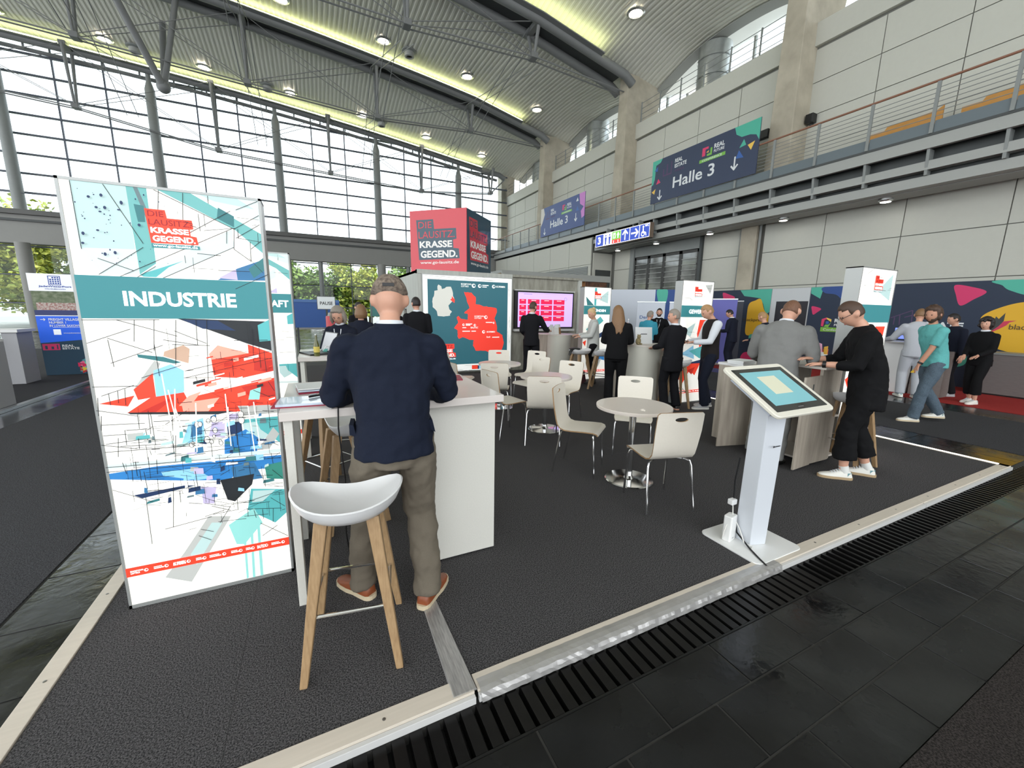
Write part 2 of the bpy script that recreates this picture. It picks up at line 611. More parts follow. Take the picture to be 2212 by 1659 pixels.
# balcony
bal = thing('balcony', 'long steel balcony running along the grey panelled wall', 'balcony', (0, 0, 0))
XR = 14.0
Y0B, Y1B = -4.0, 32.8
put('deck', MB().box(XR + .05, XW, Y0B, Y1B, 6.12, 6.3), LGREY, bal)
put('edge_channel', MB().box(XR, XR + .12, Y0B, Y1B, 5.74, 6.02), LGREY, bal)
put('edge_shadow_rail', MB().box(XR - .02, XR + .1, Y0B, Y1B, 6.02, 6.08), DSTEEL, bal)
put('lower_beam', MB().box(XR + .1, XR + .35, Y0B, 18.9, 5.26, 5.47), LGREY, bal)
put('lower_beam', MB().box(XR + .2, XR + .5, Y0B, 18.9, 4.9, 5.14), LGREY, bal)
put('soffit', MB().box(XR + .4, XW, Y0B, 18.9, 4.95, 5.05), STEEL, bal)
put('soffit_panel', MB().box(XR + .5, XW - .3, Y0B, 18.9, 4.88, 4.95), LGREY, bal)
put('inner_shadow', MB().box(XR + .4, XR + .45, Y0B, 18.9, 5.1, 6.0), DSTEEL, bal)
FAS = M('fascia_blue_grey', (92, 104, 110), .35, spec=.6)
NP = 22
for i in range(NP):
    y = 1.38 + i * 1.31
    if y > 30.5:
        break
    put('fascia_panel', MB().box(XR + .02, XR + .05, y + .04, y + 1.27, 6.08, 6.36), FAS, bal)
    if y < 18.2:
        put('bracket', MB().hexa([(XR + .12, y - .03, 5.14), (XR + .3, y - .03, 5.14), (XR + .3, y + .03, 5.14), (XR + .12, y + .03, 5.14),
                                 (XR + .05, y - .03, 5.74), (XR + .3, y - .03, 5.74), (XR + .3, y + .03, 5.74), (XR + .05, y + .03, 5.74)]), STEEL, bal)
rail = thing('balcony_railing', 'steel railing with thin horizontal bars and brown handrail on the balcony', 'railing', (0, 0, 0))
put('handrail', MB().cyl((XR, Y0B, 7.26), (XR, Y1B, 7.26), .028, 8), M('handrail_brown', (140, 98, 78), .5), rail, smooth=True)
for k in range(7):
    put('bar', MB().cyl((XR, Y0B, 6.45 + k * .108), (XR, Y1B, 6.45 + k * .108), .009, 6), STEEL, rail)
pm = MB().box(-.02, .02, -.035, .035, 6.06, 7.24).mesh('post', STEEL)
for i in range(23):
    o = put('post', pm, None, rail, loc=(XR, 1.38 + i * 1.31, 0))
# balcony downlights, benches, wall devices
LAMPM = M('lamp_disc_light', (255, 248, 235), .5, emit=9.0)
SILVER = M('lamp_silver', (200, 202, 200), .25, .8)
for i, y in enumerate((6.3, 9.1, 12.0, 14.9, 17.6)):
    t = thing('soffit_downlight', ['downlight under the balcony, nearest at the right of the photo', 'second downlight from the right under the balcony', 'downlight under the balcony beside the concrete column', 'downlight under the balcony above the glass doors', 'leftmost downlight under the balcony below the guide sign'][i], 'lamp', (14.75, y, 4.88), 0, 'balcony downlights')
    put('housing', MB().lathe([(.17, 0), (.17, -.05), (.13, -.09)], 16), SILVER, t, smooth=True)
    put('lens', MB().lathe([(.12, -.085), (.12, -.095), (.05, -.1)], 16), LAMPM, t)
BENCH = M('bench_wood', (196, 140, 66), .5, noise=.3, nscale=6, stretch=(1, 1, 4))
for i, (a, b) in enumerate(((5.5, 7.05), (3.9, 5.15))):
    t = thing('bench', ['wooden bench back on the balcony, left of two', 'wooden bench back on the balcony at the right picture edge'][i], 'bench', (14.95, a, 6.3), 0, 'balcony benches')
    put('back_board', MB().add([(0, 0, .18), (0, b - a, .18), (0, b - a, .5), (0, b - a - .35, .5), (0, b - a - .4, .58), (0, .12, .62), (0, 0, .7),
                                (.05, 0, .18), (.05, b - a, .18), (.05, b - a, .5), (.05, b - a - .35, .5), (.05, b - a - .4, .58), (.05, .12, .62), (.05, 0, .7)],
                               [(0, 1, 2, 3, 4, 5, 6), (13, 12, 11, 10, 9, 8, 7)] + [(j, (j + 1) % 7, 7 + (j + 1) % 7, 7 + j) for j in range(7)]), BENCH, t)
    put('seat_board', MB().box(.05, .4, 0, b - a, .3, .34), DSTEEL, t)
    for q in (.06, b - a - .06):
        put('leg', MB().box(.02, .38, q - .03, q + .03, 0, .42), DSTEEL, t)
t = thing('wall_speaker', 'small black loudspeaker on the wall right of the concrete pillar', 'speaker', (XW - .02, 9.0, 8.05))
put('body', MB().box(-.25, 0, -.12, .12, -.14, .14), BLACK, t, bevel=.02)
put('bracket', MB().box(-.1, .02, -.03, .03, -.2, -.1), DSTEEL, t)
t = thing('wall_box', 'dark junction box with white stripe on the wall left of the pillar', 'box', (XW - .02, 10.75, 8.15))
put('body', MB().box(-.14, 0, -.3, .3, -.14, .14), BLACK, t, bevel=.01)
put('stripe', MB().box(-.15, -.13, -.03, .1, -.12, .12), WHITEP, t)

# clerestory above the wall: ledge, windows, ducts, small railing
cl = sroot('wall_right_ledge')
put('ledge', MB().box(XW, 19.9, -16, 34, 10.7, 10.95), CONC, cl)
SKYG = glass_mat('clear_glass', (.93, .97, .98))
cw = sroot('window_clerestory')
for b in range(len(PILL) - 1):
    y0, y1 = PILL[b] + .4, PILL[b + 1] - .4
    for i in range(5):
        a, c2 = y0 + (y1 - y0) * i / 5, y0 + (y1 - y0) * (i + 1) / 5
        put('pane', MB().box(19.6, 19.62, a, c2, 10.95, 14.6), SKYG, cw)
        put('mullion', MB().box(19.53, 19.65, a - .05, a + .05, 10.95, 14.6), LGREY, cw)
    put('transom', MB().box(19.35, 19.65, y0, y1, 13.15, 13.4), M('transom_brown', (64, 52, 46), .5), cw)
DUCT = M('duct_silver', (186, 190, 190), .3, .75, noise=.4, nscale=3)
for i, y in enumerate((14.75, 23.3, 30.6)):
    t = thing('ventilation_duct', ['large silver round duct in the clerestory nearest the camera', 'middle silver round duct in the clerestory', 'farthest silver round duct in the clerestory near the glass facade'][i], 'duct', (17.3, y, 10.95), 0, 'clerestory ducts')
    put('pipe', MB().lathe([(.72, 0), (.72, .6), (.7, 1.0), (.7, 2.6)], 28), DUCT, t, smooth=True)
    for k in range(3):
        put('seam_ring', MB().lathe([(.74, .5 + k * .75), (.74, .56 + k * .75)], 28, caps=False), DUCT, t, smooth=True)
for b in range(1, 4):
    t = thing('ledge_railing', ['small steel railing on the clerestory ledge nearest the camera', 'small steel railing on the middle clerestory ledge', 'small steel railing on the clerestory ledge by the glass facade'][b - 1], 'railing', (XW + .05, 0, 10.98), 0, 'ledge railings')
    y0, y1 = PILL[b] + .5, PILL[b + 1] - .5
    for k in range(4):
        put('bar', MB().cyl((0, y0, .2 + k * .25), (0, y1, .2 + k * .25), .014, 6), STEEL, t)
    for k in range(7):
        y = y0 + (y1 - y0) * k / 6
        put('post', MB().box(-.02, .02, y - .025, y + .025, 0, 1.0), STEEL, t)

# ------------------------------------------------------------------ glass facade at the far end
YG = 33.0
LED = M('facade_ledge', (140, 140, 136), .6, noise=.08, nscale=2)
fa = sroot('wall_back')
put('ledge_beam', MB().box(-24, XW, YG - .5, YG + .3, 4.75, 6.25), LED, fa)
put('ledge_cap', MB().box(-24, XW, YG - .75, YG + .35, 6.25, 6.5), M('ledge_cap_dark', (92, 92, 90), .6), fa)
put('ledge_lip', MB().box(-24, XW, YG - .62, YG - .5, 5.9, 6.02), DSTEEL, fa)
MUL = M('mullion_blue_grey', (74, 80, 92), .45)


def zc(x):
    return 14.43 - .095 * x - .0022 * x * x


CX = [-20.1, -13.9, -7.65, -1.4, 4.8, 10.95, 15.4]
for k in range(len(CX) - 1):
    w = sroot('window_%d' % (k + 1))
    x0, x1 = CX[k], CX[k + 1]
    nsub = 3 if k < 5 else 2
    zt = min(zc(x0), zc(x1))
    for i in range(nsub):
        a, b = x0 + (x1 - x0) * i / nsub, x0 + (x1 - x0) * (i + 1) / nsub
        if i:
            put('mullion', MB().box(a - .035, a + .035, YG - .05, YG + .05, 6.5, zc(a)), MUL, w)
            put('mullion', MB().box(a - .03, a + .03, YG - .05, YG + .05, 0, 4.75), MUL, w)
        for r in range(9):
            z0, z1 = 6.5 + r, min(7.5 + r, zc(b))
            if z1 > z0 + .1:
                put('pane', MB().box(a + .03, b - .03, YG, YG + .012, z0 + .03, z1 - .03), SKYG, w)
        for r in range(3):
            put('pane', MB().box(a + .03, b - .03, YG, YG + .012, .1 + r * 1.55, 1.6 + r * 1.55), SKYG, w)
    for r in range(1, 9):
        put('transom', MB().box(x0, x1, YG - .06, YG + .06, 6.5 + r - .045, 6.5 + r + .045), MUL, w)
    for r in range(1, 4):
        put('transom', MB().box(x0, x1, YG - .05, YG + .05, r * 1.55 - .035 - .0, r * 1.55 + .035), MUL, w)
    put('ledge_rail', MB().cyl((x0, YG - .6, 7.35), (x1, YG - .6, 7.35), .02, 6), MUL, w)
    # facade column in front of the glass
    c = sroot('column_facade')
    put('shaft', MB().tube([(x0, YG - .45, 6.5), (x0, YG - .45, zc(x0) - 1.3), (x0, YG - .45, zc(x0) - .9)], [.26, .24, .13], 14), STEEL, c, smooth=True)
    put('head', MB().cyl((x0, YG - .45, zc(x0) - .95), (x0, YG - .45, zc(x0) - .1), .12, 10), STEEL, c, smooth=True)
    put('shaft', MB().cyl((x0, YG - .9, 0), (x0, YG - .9, 4.75), .3, 16), LED, c, smooth=True)
    if k < 5:
        put('shaft', MB().cyl((x0 + 2.1, YG - .2, 0), (x0 + 2.1, YG - .2, 4.75), .16, 12), STEEL, c, smooth=True)

# ------------------------------------------------------------------ roof
RISE = [(33.2, 0), (31, .12), (27, .95), (26.1, 1.1), (24, 1.0), (20, .85), (18, .95), (15.5, 1.35), (12, 1.4), (9.5, 1.25), (4, 1.3), (-4, 1.3), (-14, 1.3)]


def rise(y):
    for (a, ra), (b, rb) in zip(RISE, RISE[1:]):
        if b <= y <= a:
            return ra + (rb - ra) * (a - y) / (a - b)
    return RISE[-1][1] if y < 0 else 0


def lip(y):
    for a, b in zip(PILL, PILL[1:]):
        if a <= y <= b:
            return .75 * sin(pi * (y - a) / (b - a)) ** .7
    return 0


def zr(x, y):
    w = max(0, (x - 9.5) / 4.9)
    return zc(x) + rise(y) * (1 - .35 * w) + lip(y) * w * w * .5


ROOF = M('corrugated_roof_sheet', (212, 212, 202), .55, noise=.06, nscale=3)
rb = MB()
ysr = [33.2, 32.4, 31.6, 31, 30, 29, 28, 27, 26.1, 25, 24, 23, 22, 21, 20, 19, 18, 17, 16, 15.5, 14.5, 13.5, 12.5, 11.5, 10.5, 9.5, 8, 6, 4, 0, -6, -14]
NX = 191
xr = []
for i in range(NX):
    x = -25 + i * .22
    xr += [(x, 0), (x + .07, 0), (x + .11, .026), (x + .18, .026)]
rows = [[(x, y, zr(x, y) + dz) for x, dz in xr] for y in ysr]
n = len(xr)
rb.add([p for r in rows for p in r], [(i * n + j, i * n + j + 1, (i + 1) * n + j + 1, (i + 1) * n + j) for i in range(len(ysr) - 1) for j in range(n - 1)])
struct('ceiling', rb, ROOF)
# closed top so that daylight only enters through glass
tp = MB()
tp.add([(x, y, zr(x, y) + .35) for y in ysr for x in (-25, -15, -5, 5, 17.3)], [(i * 5 + j, i * 5 + j + 1, (i + 1) * 5 + j + 1, (i + 1) * 5 + j) for i in range(len(ysr) - 1) for j in range(4)])
struct('ceiling_top_sheet', tp, DSTEEL)
# lip along the clerestory and the white soffit behind it
lp = MB()
ring = []
ysl = [33.2 - .4 * i for i in range(118)]
x_end = xr[-1][0]
lpv, lsv = [], []
for y in ysl:
    z = zr(x_end, y)
    lpv += [(x_end - .3, y, z - .04), (x_end + .2, y, z - .12), (x_end + .1, y, z + .45), (x_end - .25, y, z + .3)]
    lsv += [(x_end + .12, y, z + .15), (19.9, y, z + .9), (19.9, y, z + 1.2)]
k = len(ysl)
lp.add(lpv, [(i * 4 + j, i * 4 + (j + 1) % 4, (i + 1) * 4 + (j + 1) % 4, (i + 1) * 4 + j) for i in range(k - 1) for j in range(4)])
struct('trim_roof_lip', lp, LGREY, smooth=True)
ls = MB().add(lsv, [(i * 3 + j, i * 3 + j + 1, (i + 1) * 3 + j + 1, (i + 1) * 3 + j) for i in range(k - 1) for j in range(2)])
struct('ceiling_clerestory', ls, M('white_soffit', (224, 222, 214), .6), smooth=True)

# roof beams: pairs of tubes with a plate, V posts, tension rods
GLOW = M('cove_light_tube', (238, 244, 172), .5, emit=13.0)
DBEAM = M('beam_grey', (118, 120, 120), .5)
XE = [-24 + i * 1.6 for i in range(25)]
NAMES = {33.0: 'roof beam carrying the top edge of the glass facade', 26.1: 'roof truss of paired tubes in the middle of the hall', 18.0: 'nearer roof truss of paired tubes crossing the top of the photo', 9.5: 'roof truss above the camera beyond the upper picture edge'}
for y in (33.0, 26.1, 18.0):
    t = thing('roof_truss', NAMES[y], 'truss', (0, 0, 0), 0, 'roof trusses')
    for s in (-.55, .55):
        if y > 32 and s > 0:
            continue
        put('tube', MB().tube([(x, y + s, zr(x, y) - .32) for x in XE if x < 14.6] + [(14.9, y + s, zr(14.9, y) - .5)], .2, 10), DBEAM, t, smooth=True)
    if y < 32:
        put('plate', MB().loft([[(x, y - .5, zr(x, y) - .22), (x, y + .5, zr(x, y) - .22), (x, y + .5, zr(x, y) - .16), (x, y - .5, zr(x, y) - .16)] for x in XE if x < 14.6]), DSTEEL, t)
    else:
        put('edge_rail', MB().tube([(x, y - .1, zr(x, y) - .62) for x in XE if x < 15.4], .1, 8), DBEAM, t, smooth=True)
        for i in range(24):
            x = -22 + i * 1.55
            put('hanger', MB().box(x - .04, x + .04, y - .35, y - .27, zr(x, y) - .7, zr(x, y) - .2), DBEAM, t)
    put('cove_light', MB().loft([[(x, y - .86, zr(x, y) - .24), (x, y - .8, zr(x, y) - .24), (x, y - .8, zr(x, y) - .19), (x, y - .86, zr(x, y) - .19)] for x in XE if x < 14]), GLOW, t)
    put('cove_shield', MB().loft([[(x, y - 1.0, zr(x, y) - .34), (x, y - .7, zr(x, y) - .34), (x, y - .7, zr(x, y) - .3), (x, y - 1.0, zr(x, y) - .3)] for x in XE if x < 14]), DBEAM, t)
    # posts down to the tension chord
    ST = [x - (0 if y > 32 else .8) for x in (-20.1, -13.9, -7.65, -1.4, 4.8, 10.4)]
    yb = y - (.9 if y > 32 else 0)
    dep = {33.0: [2.7, 2.9, 3.6, 3.4, 3.0, 1.7], 26.1: [3, 3, 3, 2.9, 2.6, 1.5], 18.0: [3, 3, 2.9, 2.7, 2.2, 1.2]}[y]
    if y > 32:
        ST = [x + 3.1 for x in ST]
    ends = []
    for x, d in zip(ST, dep):
        zt = zr(x, y) - .35
        zb = zt - d
        for s in (-.5, .5):
            put('post', MB().tube([(x, yb + s, zt), (x, yb + s * .28, zb + .15)], [.085, .06], 8), DBEAM, t, smooth=True)
        put('foot_joint', MB().box(x - .16, x + .16, yb - .22, yb + .22, zb - .05, zb + .18), DBEAM, t, bevel=.03)
        put('head_joint', MB().box(x - .15, x + .15, yb - .55, yb + .55, zt - .1, zt + .1), DBEAM, t, bevel=.03)
        ends.append((x, zt, zb))
    for s in (-.16, .16):
        put('tension_rod', MB().tube([(-24, yb + s, zr(-24, y) - 2.5)] + [(x, yb + s, zb) for x, zt, zb in ends] + [(14.7, yb + s, zr(14.7, y) - .75)], .034, 6), DBEAM, t)
    for (xa, ta, ba), (xb2, tb, bb) in zip(ends, ends[1:]):
        for s in (-.3, .3):
            put('diagonal_rod', MB().cyl((xa, yb + s * 1.6, ta), (xb2, yb + s * .4, bb + .1), .018, 5), DBEAM, t)
            put('diagonal_rod', MB().cyl((xa, yb + s * .4, ba + .1), (xb2, yb + s * 1.6, tb), .018, 5), DBEAM, t)
# cross bracing rods between neighbouring trusses
for n_, (ya, yb) in enumerate(((18.0, 26.1), (26.1, 32.1))):
    t = thing('roof_bracing', ['thin crossed bracing rods between the two nearer roof trusses', 'thin crossed bracing rods between the far truss and the glass facade'][n_], 'rods', (0, 0, 0), 0, 'roof bracing')
    for x in (-14.7, -8.45, -2.2, 4.0, 9.6):
        dz = 2.8 if x < 9 else 1.6
        for s in (-.25, .25):
            put('rod', MB().cyl((x + s, ya, zr(x, ya) - dz - .3), (x + s, yb, zr(x, yb) - .4), .02, 5), DBEAM, t)
            put('rod', MB().cyl((x + s, ya, zr(x, ya) - .4), (x + s, yb, zr(x, yb) - dz - .3), .02, 5), DBEAM, t)
# big V strut hanging at the left
t = thing('v_strut', 'heavy V shaped strut hanging from the roof at the left', 'strut', (-5.6, 26.1, 0))
z0 = zr(-5.6, 26) - 4.4
put('arm', MB().cyl((0, -.1, z0), (-1.5, -2.6, zr(-7, 23) - .3), .15, 10), DBEAM, t, smooth=True)
put('arm', MB().cyl((0, .1, z0), (-.2, 2.2, zr(-5.6, 28) - .3), .13, 10), DBEAM, t, smooth=True)
put('arm', MB().cyl((0, .1, z0), (.9, 0, zr(-5, 26) - .3), .12, 10), DBEAM, t, smooth=True)
put('foot_joint', MB().ball((0, 0, z0), .28), DBEAM, t, smooth=True)

# ceiling downlights and air nozzles
LAMPW = M('ceiling_lamp_light', (255, 246, 226), .5, emit=14.0)


def ceil_lamp(x, y, label):
    t = thing('ceiling_downlight', label, 'lamp', (x, y, zr(x, y)), 0, 'round downlights in the roof')
    put('housing', MB().lathe([(.36, .0), (.38, -.05), (.29, -.09), (.25, -.02)], 20, caps=False), SILVER, t, smooth=True)
    put('bulb', MB().lathe([(.24, -.02), (.22, -.07), (.1, -.09)], 16), LAMPW, t, smooth=True)


for i, x in enumerate((-12.9, -8.9, -4.7, -.4, 3.8, 8.05, 12.3)):
    ceil_lamp(x, 31, '%s round ceiling downlight in the row nearest the glass facade' % ('leftmost', 'second', 'third', 'fourth', 'fifth', 'sixth', 'rightmost')[i])
for i, x in enumerate((-4.9, -.42, 4.1, 8.6, 13.1)):
    ceil_lamp(x, 23.9, '%s round ceiling downlight in the row between the two trusses' % ('leftmost', 'second', 'third', 'fourth', 'rightmost')[i])
ceil_lamp(13.0, 15.3, 'large round ceiling downlight nearest the camera at the top right')
ceil_lamp(8.4, 14.3, 'round ceiling downlight just above the upper picture edge')
for i, (x, y) in enumerate(((-7.7, 31), (-1.6, 31), (5.0, 31), (5.4, 23.9), (-1.4, 23.5))):
    t = thing('air_nozzle', ['round air nozzle in the roof above the left of the glass facade', 'round air nozzle in the roof above the middle of the glass facade', 'round air nozzle in the roof above the right of the glass facade', 'round air nozzle in the roof between the trusses, right one', 'round air nozzle in the roof between the trusses, left one'][i], 'vent', (x, y, zr(x, y)), 0, 'roof air nozzles')
    put('ring', MB().lathe([(.38, 0), (.38, -.06), (.3, -.1)], 18), STEEL, t, smooth=True)
    put('nozzle', MB().lathe([(.26, -.08), (.24, -.3), (.17, -.32), (.15, -.2)], 18, caps=False), LGREY, t, smooth=True)
# ------------------------------------------------------------------ the stand: light boxes
ART = [
('pale', [(0.047,2.185),(0.244,2.191),(0.242,1.875),(0.047,1.868)]),
('pale2', [(0.047,1.868),(0.242,1.875),(0.246,1.758),(0.098,1.754)]),
('teal', [(0.24,2.189),(0.315,2.189),(0.313,1.813),(0.246,1.758)]),
('grey', [(0.266,2.186),(0.282,2.185),(0.319,2.015),(0.297,2.029)]),
('tealdk', [(0.26,2.082),(0.296,2.078),(0.294,2.004),(0.267,2.002)]),
('teal', [(0.355,2.187),(0.484,2.189),(0.804,1.993),(0.796,1.895),(0.65,2.006)]),
('pale2', [(0.484,2.189),(0.794,2.192),(0.797,2.057),(0.658,2.095)]),
('pale', [(0.517,2.189),(0.674,2.189),(0.747,2.114),(0.577,2.133)]),
('tealdk', [(0.59,2.105),(0.655,2.069),(0.651,2.015),(0.581,2.052)]),
('pale2', [(0.246,1.758),(0.642,2.005),(0.642,1.915),(0.334,1.745)]),
('tealmid', [(0.246,1.758),(0.422,1.833),(0.361,1.799),(0.306,1.748),(0.258,1.748)]),
('blue2', [(0.64,1.806),(0.793,1.862),(0.789,1.752),(0.556,1.746)]),
('lilac', [(0.56,1.756),(0.64,1.806),(0.643,1.75)]),
('tealdk', [(0.696,1.809),(0.794,1.871),(0.789,1.805),(0.717,1.763)]),
('blk', [(0.366,1.548),(0.787,1.533),(0.798,1.372),(0.654,1.415)]),
('tealmid', [(0.713,1.513),(0.79,1.543),(0.792,1.428),(0.714,1.424)]),
('navy', [(0.384,1.543),(0.536,1.537),(0.611,1.484),(0.469,1.495)]),
('red', [(0.658,1.41),(0.802,1.359),(0.803,1.206),(0.491,1.24),(0.488,1.332),(0.658,1.361)]),
('pink', [(0.523,1.408),(0.658,1.361),(0.488,1.332),(0.48,1.362)]),
('redd', [(0.679,1.315),(0.801,1.32),(0.803,1.248),(0.675,1.265)]),
('tan', [(0.297,1.381),(0.378,1.412),(0.402,1.392),(0.39,1.317),(0.291,1.358)]),
('tealdk', [(0.19,1.371),(0.291,1.354),(0.361,1.323),(0.331,1.318),(0.192,1.355)]),
('greyl', [(0.253,1.337),(0.276,1.322),(0.199,1.177),(0.152,1.19)]),
('red', [(0.156,1.194),(0.239,1.273),(0.239,1.151),(0.167,1.14)]),
('sky', [(0.244,1.286),(0.316,1.316),(0.366,1.28),(0.356,1.165),(0.24,1.144)]),
('red', [(0.019,1.132),(0.156,1.164),(0.125,1.11)]),
('red', [(0.117,1.076),(0.217,1.148),(0.43,1.175),(0.804,1.216),(0.798,1.068),(0.571,1.039)]),
('white', [(0.353,1.171),(0.807,1.258),(0.804,1.219),(0.364,1.134)]),
('pink', [(0.338,1.108),(0.505,1.126),(0.449,1.054),(0.341,1.064)]),
('pink', [(0.373,1.145),(0.429,1.165),(0.375,1.091),(0.326,1.095)]),
('redd', [(0.166,1.076),(0.289,1.137),(0.312,1.14),(0.23,1.07)]),
('redd', [(0.608,1.177),(0.774,1.202),(0.794,1.111),(0.645,1.113)]),
('tealg', [(0.648,1.154),(0.701,1.171),(0.687,1.099),(0.635,1.103)]),
('blk', [(0.118,1.079),(0.571,1.045),(0.488,1.033),(0.13,1.069)]),
('greyl', [(0.582,1.072),(0.795,1.063),(0.792,1.015),(0.602,1.013)]),
('sky', [(0.358,0.998),(0.422,1.021),(0.418,0.9),(0.315,0.883)]),
('blue2', [(0.372,0.986),(0.413,1.002),(0.41,0.931),(0.357,0.918)]),
('lilac', [(0.459,0.987),(0.516,0.991),(0.509,0.898),(0.436,0.916)]),
('navy', [(0.524,0.98),(0.591,0.983),(0.592,0.845),(0.522,0.853)]),
('tealmid', [(0.6,0.992),(0.79,0.994),(0.785,0.885),(0.601,0.908)]),
('pale', [(0.598,0.971),(0.676,0.973),(0.732,0.892),(0.639,0.839),(0.6,0.897)]),
('greyl', [(0.105,0.969),(0.168,0.971),(0.171,0.932),(0.104,0.936)]),
('blue', [(0.505,0.886),(0.608,0.935),(0.664,0.878),(0.648,0.779),(0.496,0.786)]),
('tealmid', [(0.662,0.978),(0.793,0.977),(0.787,0.836),(0.678,0.926)]),
('greyl', [(0.653,0.806),(0.741,0.932),(0.783,0.889),(0.712,0.805)]),
('pale2', [(0.006,0.818),(0.785,0.798),(0.783,0.778),(0.007,0.795)]),
('blue', [(0.0,0.771),(0.201,0.781),(0.773,0.76),(0.782,0.693),(0.556,0.689),(0.503,0.65),(0.288,0.686),(0.005,0.741)]),
('sky', [(0.215,0.747),(0.358,0.743),(0.427,0.676),(0.361,0.675),(0.221,0.724)]),
('navy', [(0.091,0.639),(0.303,0.655),(0.353,0.646),(0.124,0.616)]),
('blue2', [(0.519,0.723),(0.632,0.737),(0.665,0.634),(0.531,0.632)]),
('green', [(0.681,0.709),(0.786,0.719),(0.784,0.61),(0.685,0.628)]),
('blk', [(0.464,0.657),(0.626,0.667),(0.61,0.605),(0.521,0.518),(0.487,0.535)]),
('lilac', [(0.375,0.633),(0.443,0.62),(0.424,0.525),(0.375,0.535)]),
('tealmid', [(0.603,0.58),(0.784,0.546),(0.785,0.395),(0.706,0.344),(0.576,0.454)]),
('pale', [(0.612,0.565),(0.722,0.551),(0.653,0.491),(0.601,0.495)]),
('tealg', [(0.478,0.381),(0.608,0.46),(0.642,0.359),(0.543,0.244),(0.505,0.254)]),
('greyl', [(0.263,0.266),(0.391,0.455),(0.493,0.433),(0.277,0.08),(0.166,0.141)]),
('pale', [(0.289,0.248),(0.402,0.414),(0.45,0.403),(0.31,0.176)]),
('tealg', [(0.544,0.381),(0.556,0.379),(0.545,0.025),(0.534,0.022)]),
('tealg', [(0.581,0.386),(0.593,0.383),(0.578,-0.006),(0.565,-0.002)]),
('tealg', [(0.615,0.392),(0.628,0.389),(0.619,0.003),(0.604,-0.0)]),
('red', [(0.003,0.238),(0.784,0.234),(0.786,0.184),(0.004,0.192)]),
]
ART_LINES = [(0.161,2.187,0.276,1.903),(0.05,2.185,0.052,1.861),(0.342,2.189,0.65,2.006),(0.65,2.006,0.641,1.906),(0.641,1.906,0.712,1.849),(0.712,1.849,0.716,1.949),(0.157,1.736,0.646,2.01),(0.334,1.745,0.642,1.915),(0.097,1.75,0.274,1.886),(0.434,1.951,0.642,2.093),(0.666,2.101,0.802,2.193),(0.65,2.006,0.81,2.085),(0.654,1.961,0.806,2.039),(0.666,2.007,0.666,1.963),(0.454,2.205,0.433,1.942),(0.553,2.186,0.553,2.118),(0.361,2.176,0.343,2.018),(0.717,1.912,0.799,1.956),(0.23,1.74,0.312,1.8),(0.103,1.824,0.227,1.774),(0.618,1.994,0.612,1.931),(0.089,1.453,0.251,1.378),(0.091,1.445,0.098,1.312),(0.01,1.539,0.297,1.541),(0.2,1.54,0.187,1.434),(0.276,1.541,0.259,1.387),(0.362,1.541,0.337,1.31),(0.444,1.541,0.438,1.41),(0.489,1.541,0.463,1.197),(0.349,1.486,0.477,1.419),(0.015,1.429,0.181,1.496),(0.087,1.33,0.297,1.414),(0.263,1.423,0.266,1.257),(0.133,1.54,0.36,1.458),(0.3,1.441,0.446,1.41),(0.007,1.218,0.175,1.212),(0.006,1.101,0.157,1.058),(0.02,1.164,0.012,1.073),(0.034,1.171,0.162,1.217),(0.062,1.183,0.062,1.123),(0.097,1.194,0.093,1.13),(0.125,1.201,0.119,1.118),(0.022,1.072,0.013,0.999),(0.016,1.026,0.181,1.018),(0.016,0.971,0.105,0.969),(0.1,0.989,0.098,0.912),(0.107,0.988,0.185,0.988),(0.158,1.068,0.157,0.991),(0.209,1.072,0.211,0.897),(0.235,1.05,0.302,1.053),(0.294,1.044,0.28,0.847),(0.003,0.925,0.137,0.887),(0.012,0.886,0.392,0.872),(0.278,0.827,0.765,0.844),(0.686,1.494,0.679,1.315),(0.71,1.484,0.71,1.273),(0.379,1.28,0.77,1.372),(0.368,1.242,0.767,1.332),(0.414,1.249,0.419,1.219),(0.497,1.293,0.498,1.224),(0.581,1.339,0.58,1.239),(0.786,1.786,0.63,1.703),(0.194,1.252,0.36,1.309),(0.538,1.091,0.54,0.978),(0.569,1.016,0.562,0.849),(0.005,0.807,0.783,0.772),(0.006,0.782,0.781,0.746),(0.071,0.824,0.08,0.76),(0.121,0.822,0.12,0.742),(0.206,0.821,0.201,0.739),(0.301,0.971,0.282,0.797),(0.181,0.985,0.183,0.928),(0.02,0.927,0.201,0.937),(0.074,0.909,0.232,0.899),(0.071,0.954,0.059,0.855),(0.14,0.62,0.136,0.353),(0.261,0.681,0.234,0.428),(0.197,0.425,0.406,0.452),(0.144,0.655,0.385,0.634),(0.534,0.771,0.528,0.658),(0.719,0.781,0.724,0.716),(0.572,0.462,0.746,0.431),(0.607,0.447,0.614,0.399),(0.649,0.445,0.65,0.384),(0.703,0.438,0.696,0.353),(0.581,0.506,0.755,0.545),(0.412,0.515,0.496,0.471),(0.377,0.459,0.467,0.478),(0.44,0.406,0.499,0.497),(0.632,0.361,0.766,0.246),(0.636,0.278,0.716,0.328),(0.351,0.388,0.407,0.361),(0.338,0.352,0.392,0.313)]
ARTC = dict(pale=(176, 202, 200), pale2=(200, 214, 212), teal=(104, 168, 166), tealdk=(52, 112, 116), tealmid=(84, 170, 172), tealg=(140, 204, 198),
            grey=(96, 116, 120), greyl=(176, 178, 174), blue=(44, 120, 184), blue2=(52, 108, 150), navy=(26, 48, 84), sky=(140, 196, 224),
            lilac=(186, 176, 206), blk=(30, 34, 38), red=(238, 64, 40), redd=(186, 42, 30), pink=(240, 160, 140), tan=(190, 158, 136), green=(52, 130, 116), white=(250, 248, 240))
LB = .4
A_ = {k: M('backlit_' + k, c, .5, emit=LB) for k, c in ARTC.items()}
